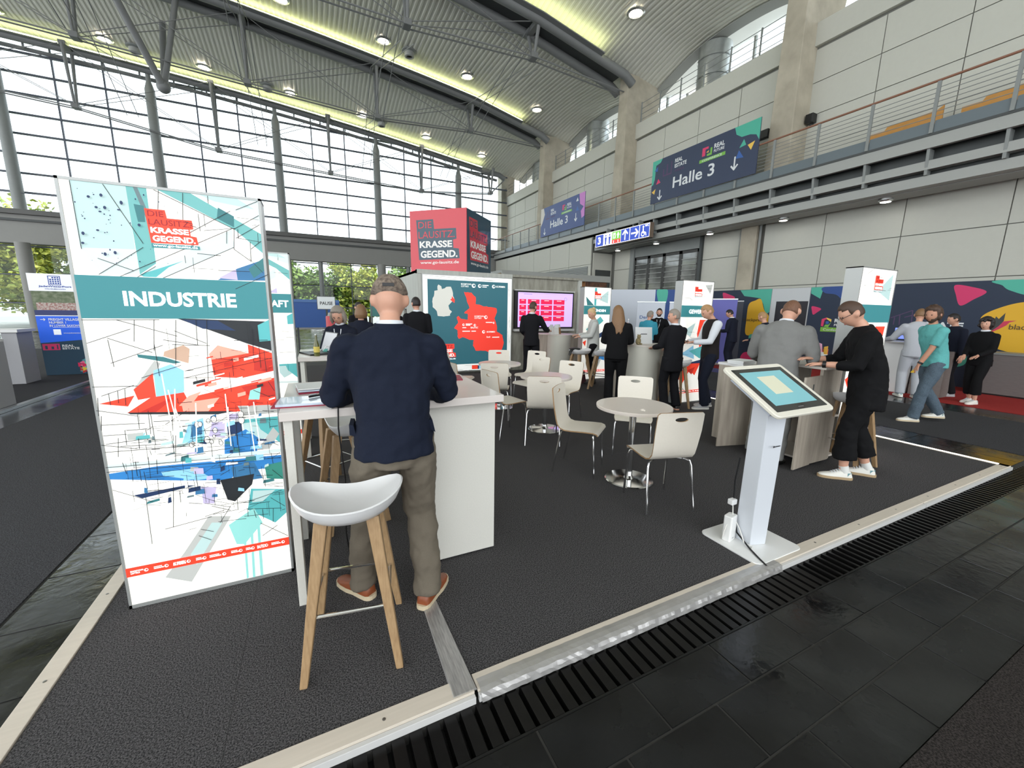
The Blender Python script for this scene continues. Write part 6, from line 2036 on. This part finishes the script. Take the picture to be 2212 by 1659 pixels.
def hand_mesh(t, w, d, i, s, skin, curl=.5):
    """palm, four unequal fingers and a thumb leaving the side of the palm"""
    sgn = -1 if i == 0 else 1
    down = V((0, 0, -1))
    side = d.cross(down)
    side = side.normalized() if side.length > .2 else V((0, 1, 0))
    nrm = side.cross(d).normalized()
    if nrm.z > 0:
        nrm = -nrm
    mb = MB()
    p0 = w - d * .02 * s
    pal = []
    for k, wd, th in ((0, .024, .019), (.03, .032, .017), (.06, .039, .016), (.088, .039, .013)):
        pal.append(ell(p0 + d * (k + .01) * s, side, nrm, wd * s, th * s, 12))
    mb.loft(pal)
    for q, (off, ln) in enumerate(((-.029, .062), (-.010, .075), (.010, .071), (.028, .055))):
        b = p0 + d * .092 * s + side * off * s
        m1 = b + (d * .9 + nrm * .35 * curl) * ln * .45 * s
        m2 = m1 + (d * .65 + nrm * .8 * curl) * ln * .38 * s
        m3 = m2 + (d * .4 + nrm * .9 * curl) * ln * .3 * s
        mb.tube([b - d * .015 * s, b, m1, m2, m3], [.0095 * s, .0095 * s, .009 * s, .008 * s, .006 * s], 7)
    ts = side * (-sgn) * -1
    b = p0 + d * .03 * s + side * (.026 * (1 if i == 0 else -1)) * s
    sd = side * (1 if i == 0 else -1)
    mb.tube([b, b + (sd * .8 + d * .6) * .03 * s, b + (sd * .9 + d * 1.5 + nrm * .3) * .036 * s, b + (sd * .7 + d * 2.2 + nrm * .6) * .034 * s], [.012 * s, .011 * s, .0095 * s, .007 * s], 7)
    put('hand', mb, skin, t, smooth=True, angle=60)


def hair_mesh(t, HP, mat, style, s, vox):
    rings = []
    mb = MB()
    if style == 'none':
        return
    vol = {'short': .009, 'crop': .005, 'bob': .02, 'long': .016, 'bun': .01, 'curly': .034, 'wavy': .022}[style]
    rg = random.Random(5)
    for r in HEAD:
        ring = []
        for (x, y, z) in r:
            # region covered by hair: top and back, a hairline over the forehead, sides down to the ear
            lim = {'crop': -.045, 'short': -.05, 'bob': -.1, 'long': -.12, 'bun': -.06, 'curly': -.09, 'wavy': -.08}[style]
            if y > .035:
                cov = z > .062 + (y - .035) * .35
            elif y > -.01:
                cov = z > (.0 if style in ('crop', 'short', 'bun') else -.07)
            else:
                cov = z > lim
            n = V((x / .076, y / .097, z / .122))
            n = n.normalized() if n.length > 1e-5 else V((0, 0, 1))
            k = vol if cov else -.012
            if cov and style in ('curly', 'wavy'):
                k += rg.uniform(-.009, .012)
            if cov and z > .03:
                k += .006
            ring.append(HP(V((x, y, z)) + n * k))
        rings.append(ring)
    mb.loft(rings)
    if style == 'bob':
        for a in range(-7, 8):
            b = radians(270 + a * 15)
            mb.tube([HP((.08 * cos(b), .095 * sin(b), .03)), HP((.093 * cos(b), .108 * sin(b), -.05)), HP((.085 * cos(b), .1 * sin(b), -.115))], [.025 * s, .024 * s, .012 * s], 8)
    if style == 'long':
        for a in range(-6, 7):
            b = radians(270 + a * 13)
            mb.tube([HP((.075 * cos(b), .09 * sin(b), .03)), HP((.092 * cos(b), .112 * sin(b), -.1)), HP((.105 * cos(b), .125 * sin(b), -.22)), HP((.09 * cos(b), .13 * sin(b), -.4 + .02 * (a % 3)))], [.026 * s, .028 * s, .028 * s, .01 * s], 8)
    if style == 'bun':
        mb.ball(HP((0, -.085, .09)), .045 * s, 12, 8)
    if style == 'curly':
        for _ in range(46):
            a, b = rg.uniform(0, 2 * pi), rg.uniform(-.5, 1.4)
            x, y, z = cos(b) * cos(a), cos(b) * sin(a), sin(b)
            if y > .4 and z < .5:
                continue
            mb.ball(HP((x * .1, y * .118, z * .14)), .026 * s, 8, 6)
    o = put('hair', mb, mat, t, smooth=True, angle=80)
    if style in ('bob', 'long', 'curly'):
        remesh(o, .009, 3)


def beard(t, HP, mat):
    rings = []
    for r in HEAD:
        ring = []
        for (x, y, z) in r:
            n = V((x / .076, y / .097, z / .122))
            n = n.normalized() if n.length > 1e-5 else V((0, 0, 1))
            cov = y > .005 and z < -.05 and not (abs(x) < .022 and -.072 < z < -.05)
            cov = cov or (y > .0 and y < .05 and z < -.02)
            ring.append(HP(V((x, y, z)) + n * (.006 if cov else -.014)))
        rings.append(ring)
    put('beard', MB().loft(rings), mat, t, smooth=True, angle=80)


NAVYF = fabric('navy_jacket_wool', (24, 30, 46), .4, 260)
DARKF = fabric('black_suit_cloth', (22, 22, 26), .3, 260)
BLUEF = fabric('dark_blue_suit', (26, 30, 44), .3, 260)
TAUPE = fabric('taupe_trousers', (108, 100, 88), .25, 240)
GREYF = fabric('grey_suit_cloth', (124, 124, 122), .25, 260)
LGREYF = fabric('light_grey_suit', (176, 178, 184), .2, 260)
BLKS = fabric('black_shirt_cloth', (15, 15, 17), .25, 260)
DENIM = fabric('blue_jeans', (84, 98, 110), .6, 120)
TSH = fabric('teal_tshirt', (98, 172, 170), .3, 60)
WSH = fabric('white_shirt', (222, 226, 232), .1, 200)
GSH = fabric('pale_grey_blouse', (188, 190, 186), .12, 160)
VEST = fabric('quilted_vest', (38, 34, 34), .3, 60)
TEALJ = fabric('teal_outdoor_jacket', (62, 150, 172), .3, 60)
BRN = M('brown_leather', (136, 72, 40), .4, noise=.3, nscale=20)
CRS = M('cream_sole', (206, 190, 160), .6)
BKL = M('black_leather', (20, 19, 19), .35)
WSN = M('white_sneaker', (226, 224, 216), .6)
GSN = M('grey_sneaker', (168, 168, 170), .7)
HEELM = M('heel_teal', (110, 150, 156), .6)
TANS = M('gum_sole', (176, 152, 118), .6)
H_BR = M('hair_brown', (74, 54, 42), .6, noise=.5, nscale=90, stretch=(4, 4, .5))
H_DK = M('hair_dark', (34, 28, 26), .55, noise=.5, nscale=90, stretch=(4, 4, .5))
H_BL = M('hair_blonde', (206, 176, 130), .55, noise=.4, nscale=90, stretch=(4, 4, .5))
H_GR = M('hair_grey', (142, 134, 124), .6, noise=.5, nscale=90, stretch=(4, 4, .5))
H_LB = M('hair_light_brown', (128, 96, 66), .55, noise=.5, nscale=90, stretch=(4, 4, .5))
H_RB = M('hair_red_brown', (112, 78, 58), .6, noise=.5, nscale=90)
H_SB = M('hair_sandy', (168, 132, 92), .6, noise=.4, nscale=90)
TWEED = M('tweed_cap', (138, 124, 110), .9, noise=.9, nscale=60, rgb2=(92, 80, 72), bump=.5, bscale=120)

# 1 man in the navy jacket, back to the camera, both forearms forward over the desk
p, HP, arms, T, s = person('man in navy jacket, taupe trousers and flat cap standing at the front desk', .34, 2.08, 82, 1.81, NAVYF, TAUPE, (BRN, CRS), None, lean=6, head=(18, -4),
                           hands=((-.2, .34, 1.1), (.2, .34, 1.1)), feet=((-.2, .14, -42), (.15, -.02, 34)), width=1.13, jacket_len=.865, belly=1.2, collar=WSH, vox=.011, fold=.034, hem=.074, elbow=(.7, -.5, -1))
mb = MB()
cap = []
for r in HEAD:
    ring = []
    for (x, y, z) in r:
        cov = z > (.012 if y < 0 else .03) + (.03 if y > .05 else 0)
        k = .017 if cov else -.016
        n = V((x / .076, y / .097, z / .122))
        n = n.normalized() if n.length > 1e-5 else V((0, 0, 1))
        q = V((x, y, z)) + n * k
        if cov:
            q.z = min(q.z, .116) + .003
            q.x *= 1.04
            q.y = q.y * 1.03 if y < 0 else q.y
            if y > 0:
                q.z = min(q.z, .118 - y * .25)
        ring.append(HP(q))
    cap.append(ring)
mb.loft(cap)
c = put('flat_cap', mb, TWEED, p, smooth=True, angle=80)
put('cap_brim', MB().loft([[HP((-.07, .07, .05)), HP((.07, .07, .05)), HP((.07, .07, .058)), HP((-.07, .07, .058))], [HP((-.05, .15, .03)), HP((.05, .15, .03)), HP((.05, .15, .036)), HP((-.05, .15, .036))]]), TWEED, c)
put('cap_strap', MB().box(-.028, .028, -.008, .0, -.008, .008), BLACK, c, loc=HP((0, -.118, .036)))
for sx in (-1, 1):
    put('pocket_flap', MB().hexa([(sx * .192 - .02, -.05, 1.0), (sx * .192 + .014, -.06, .985), (sx * .192 + .016, .07, .985), (sx * .192 - .02, .08, 1.0), (sx * .192 - .02, -.05, 1.05), (sx * .192, -.06, 1.05), (sx * .192, .07, 1.05), (sx * .192 - .02, .08, 1.05)]), NAVYF, p)
cl = MB().loft([ell(T((0, -.012, 1.475)), V((1, 0, 0)), V((0, 1, 0)), .098, .092), ell(T((0, -.016, 1.52)), V((1, 0, 0)), V((0, 1, 0)), .082, .082), ell(T((0, -.018, 1.535)), V((1, 0, 0)), V((0, 1, 0)), .075, .077), ell(T((0, -.014, 1.5)), V((1, 0, 0)), V((0, 1, 0)), .07, .07)], caps=False)
put('jacket_collar', cl, NAVYF, p, smooth=True)
put('glasses_arm', MB().cyl(HP((-.084, .08, .012)), HP((-.086, -.01, .014)), .003, 6), BLACK, p)

# 2 grey suit
p, HP, arms, T, s = person('man in grey suit leaning over the open wooden counter, back to the camera', 4.5, 2.64, 18, 1.84, GREYF, GREYF, (BKL, BKL), H_RB, 'crop', lean=14, head=(26, -6), hands=((-.26, .42, 1.06), (.24, .36, 1.1)),
                           feet=((-.13, .05, -8), (.12, -.08, 10)), width=1.16, jacket_len=.76, collar=WSH, vox=.013, fold=.026)
# 3 black shirt man in profile
p, HP, arms, T, s = person('man in loose black shirt and cropped black trousers leaning on the wooden counter', 4.86, 1.96, 128, 1.82, BLKS, BLKS, (WSN, TANS), H_BR, 'crop', lean=13, head=(26, 8), hands=((-.14, .42, 1.13), (.10, .46, 1.16)),
                           feet=((-.12, .14, -8), (.1, -.1, 6)), width=1.12, jacket_len=.72, belly=1.15, sleeve='half', vox=.013, fold=.03, hem=-.10, sock=M('white_sock', (220, 220, 216), .8))
put('wrist_watch', MB().tube([arms[0][2] - (arms[0][2] - arms[0][1]).normalized() * .04, arms[0][2] - (arms[0][2] - arms[0][1]).normalized() * .01], .036, 12), BLACK, p, smooth=True)
for sx in (-1, 1):
    put('glasses_lens', MB().tube([HP((sx * .034 - .02, .1, .01)), HP((sx * .034, .1, .026)), HP((sx * .034 + .02, .1, .01)), HP((sx * .034, .1, -.006)), HP((sx * .034 - .02, .1, .01))], .002, 5), BLACK, p)
put('glasses_arm', MB().cyl(HP((-.06, .095, .012)), HP((-.08, -.005, .014)), .0025, 6), BLACK, p)
# 4 vest man
p, HP, arms, T, s = person('man in dark quilted vest and white shirt looking at his phone beside the GEWERBE box', 6.02, 4.66, 152, 1.80, VEST, BLUEF, (GSN, WSN), H_SB, 'crop', lean=2, head=(28, 0), hands=((-.12, .36, 1.14), (.16, .34, 1.13)),
                           feet=((-.1, .08, -5), (.12, -.06, 10)), sleeve='none', inner=WSH, top_name='vest', jacket_len=.86, vox=.014)
q = MB().hexa([(-.035, -.003, 0), (.035, -.003, 0), (.035, .006, 0), (-.035, .006, 0), (-.035, -.003, .14), (.035, -.003, .14), (.035, .006, .14), (-.035, .006, .14)])
put('held_phone', q, BLACK, p, loc=(arms[0][2] + (arms[0][2] - arms[0][1]).normalized() * .07 + V((0, 0, .012))), rot=(radians(-70), 0, 0))
# 5 long haired woman
person('woman with long brown hair in black blazer standing at the counter, back to the camera', 4.72, 5.5, 52, 1.73, BLKS, BLKS, (BKL, BKL), H_LB, 'long', lean=4, head=(8, 15), hands=((-.16, .34, 1.12), (.18, .34, 1.12)), feet=((-.1, .02, -5), (.1, -.02, 6)), width=1.13, female=True, jacket_len=.84, belly=1.15, vox=.014, hem=.085)
# 6 short haired woman
person('woman with short grey hair in dark trouser suit turned to her left at the counter', 5.36, 4.84, 80, 1.68, DARKF, DARKF, (BKL, SKIN), H_GR, 'short', lean=2, head=(4, 62), hands=((-.2, .3, 1.1), (.14, .34, 1.08)), feet=((-.1, .03, -5), (.11, -.03, 8)), female=True, width=1.06, jacket_len=.70, collar=WSH, vox=.014, hem=.08)
# 7 man at the screen
_t = person('bearded man in black suit standing at the counter in front of the wall screen', 4.5, 8.2, 62, 1.82, DARKF, DARKF, (BKL, BKL), H_BR, 'crop', lean=2, head=(6, -35), hands=((-.12, .2, 1.02), (.4, .28, 1.14)), feet=((-.1, .05, -5), (.16, -.08, 20)), jacket_len=.80, collar=WSH, vox=.016)
# 8 blonde woman
person('blonde woman in long pale grey blouse and black leggings by the GRÜNDEN box', 5.62, 7.35, 150, 1.70, GSH, BLKS, (BKL, BKL), H_BL, 'bun', lean=2, head=(18, 30), hands=((-.14, .34, 1.12), (.16, .36, 1.14)), feet=((-.09, .02, 0), (.1, -.02, 5)), female=True, jacket_len=.66, belly=1.15, width=1.1, vox=.016, hem=.055, top_name='blouse')
# 9 man in dark suit in front of the map
person('man in black suit standing left of the map wall, back to the camera', 1.86, 8.15, 78, 1.84, DARKF, DARKF, (BKL, BKL), H_DK, 'short', lean=1, head=(4, 25), hands=((-.15, .25, 1.05), (.15, .25, 1.05)), width=1.1, collar=WSH, vox=.016)
person('dark haired person facing the man in black beside the cabin', 1.62, 9.0, -80, 1.72, DARKF, DARKF, (BKL, BKL), H_DK, 'short', collar=WSH, vox=.018)
# 10 grey haired woman at the second desk
p, HP, arms, T, s = person('grey haired woman with glasses in dark jacket working at the second desk', .34, 5.82, -118, 1.66, BLUEF, BLUEF, (BKL, BKL), H_GR, 'bob', lean=8, head=(22, 10), hands=((-.14, .36, 1.12), (.2, .38, 1.14)), female=True, collar=WSH, vox=.014)
put('lanyard', MB().tube([T((-.05, .09, 1.47)), T((-.03, .125, 1.3)), T((0, .13, 1.2)), T((.03, .125, 1.3)), T((.05, .09, 1.47))], .006, 6), WSH, p, smooth=True)
for sx in (-1, 1):
    put('glasses_lens', MB().tube([HP((sx * .034 - .02, .1, .01)), HP((sx * .034, .1, .026)), HP((sx * .034 + .02, .1, .01)), HP((sx * .034, .1, -.006)), HP((sx * .034 - .02, .1, .01))], .002, 5), DSTEEL, p)
person('blonde woman with shoulder length hair in dark jacket behind the grey haired woman', .72, 7.3, 75, 1.66, BLUEF, BLUEF, (BKL, BKL), H_LB, 'bob', female=True, vox=.018, lean=2)
person('dark haired woman behind the cap of the navy jacket man', 1.12, 6.9, 60, 1.62, BLUEF, BLUEF, (BKL, BKL), H_DK, 'bob', female=True, vox=.018, head=(6, 30))
person('dark haired man standing in front of the far blue booth', .95, 10.4, -60, 1.74, DARKF, DARKF, (BKL, BKL), H_DK, 'short', vox=.02)
person('distant visitor in front of the teal banner by the glass facade', 2.5, 15.6, -90, 1.74, BLUEF, DARKF, (BKL, BKL), H_DK, 'short', vox=.022)
# 11 back of the stand
person('person in teal outdoor jacket with grey cap talking behind the counter', 8.1, 8.25, 20, 1.66, TEALJ, BLUEF, (BKL, BKL), H_GR, 'short', vox=.018, head=(5, -25), hands=((-.15, .3, 1.15), (.1, .3, 1.3)), top_name='outdoor_jacket', width=1.12, belly=1.2)
_u = person('bearded man in black with lanyard facing the camera behind the counter', 9.0, 8.75, -140, 1.74, BLKS, BLKS, (BKL, BKL), H_DK, 'crop', vox=.018, collar=WSH, hands=((-.42, .25, 1.0), (.2, .25, 1.05)))
person('man in dark navy suit at the high table behind the man in the vest', 11.3, 8.05, 100, 1.80, BLUEF, BLUEF, (BKL, BKL), H_DK, 'crop', vox=.018, z=ZF + .009, collar=WSH, lean=6, head=(20, 20), hands=((-.15, .3, 1.12), (.15, .32, 1.12)), width=1.12)
person('balding man in navy jacket bent forward behind the grey suit man', 9.3, 5.75, 110, 1.74, NAVYF, DARKF, (BKL, BKL), H_SB, 'crop', vox=.018, z=ZF, lean=10, head=(14, -20), hands=((-.2, .35, 1.1), (.2, .35, 1.1)), width=1.1)
# 12 people on the red carpet
person('man in light grey suit leaning on the white reception desk at the right', 11.05, 3.78, 38, 1.84, LGREYF, LGREYF, (WSN, WSN), H_LB, 'short', vox=.016, z=ZF + .009, lean=12, head=(8, -25), hands=((-.36, .45, 1.12), (.2, .2, .95)), width=1.12, jacket_len=.82, feet=((-.12, .02, -5), (.1, -.06, 5)))
p, HP, arms, T, s = person('bearded man in teal t-shirt and washed jeans walking along the right aisle', 8.72, 2.74, 140, 1.84, TSH, DENIM, (WSN, CRS), H_BR, 'wavy', SKIN2, vox=.014, z=ZF + .006, lean=12, head=(4, 30), hands=((-.12, .30, .80), (.2, -.02, .82)), feet=((-.07, .2, 0, 0), (.09, -.22, 0, .05)), sleeve='short', jacket_len=.86, belly=1.05, width=1.06, hem=.075, top_name='t_shirt', fold=.024)
put('wrist_watch', MB().tube([arms[0][2] - (arms[0][2] - arms[0][1]).normalized() * .05, arms[0][2] - (arms[0][2] - arms[0][1]).normalized() * .02], .034, 12), BLACK, p, smooth=True)
_d = (arms[0][2] - arms[0][1]).normalized()
put('yellow_card', MB().box(-.02, .02, -.003, .003, -.05, .05), M('card_yellow', (226, 186, 60), .6), p, loc=arms[0][2] + _d * .1, rot=(radians(50), 0, .4))
beard(p, HP, H_BR)
person('man in dark clothes half hidden behind the man in the teal t-shirt', 12.05, 3.55, 150, 1.74, BLUEF, DARKF, (GSN, GSN), H_DK, 'short', vox=.016, z=ZF + .009, head=(10, -20))
p, HP, arms, T, s = person('woman with dark curly hair in black trouser suit and white shoes on the red carpet', 11.5, 2.98, 165, 1.66, BLKS, BLKS, (WSN, WSN), H_DK, 'curly', vox=.015, z=ZF + .009, female=True, head=(2, 10), hands=((-.1, .28, 1.02), (.12, .26, 1.0)), feet=((-.09, .1, 0), (.09, -.06, 0)), jacket_len=.80, collar=WSH, hem=-.09, width=1.06)
beard(_t[0], _t[1], H_BR)
beard(_u[0], _u[1], H_DK)
put('lanyard', MB().tube([_u[3]((-.05, .09, 1.47)), _u[3]((-.03, .125, 1.3)), _u[3]((0, .13, 1.2)), _u[3]((.03, .125, 1.3)), _u[3]((.05, .09, 1.47))], .007, 6), WSH, _u[0], smooth=True)
fit_texts()
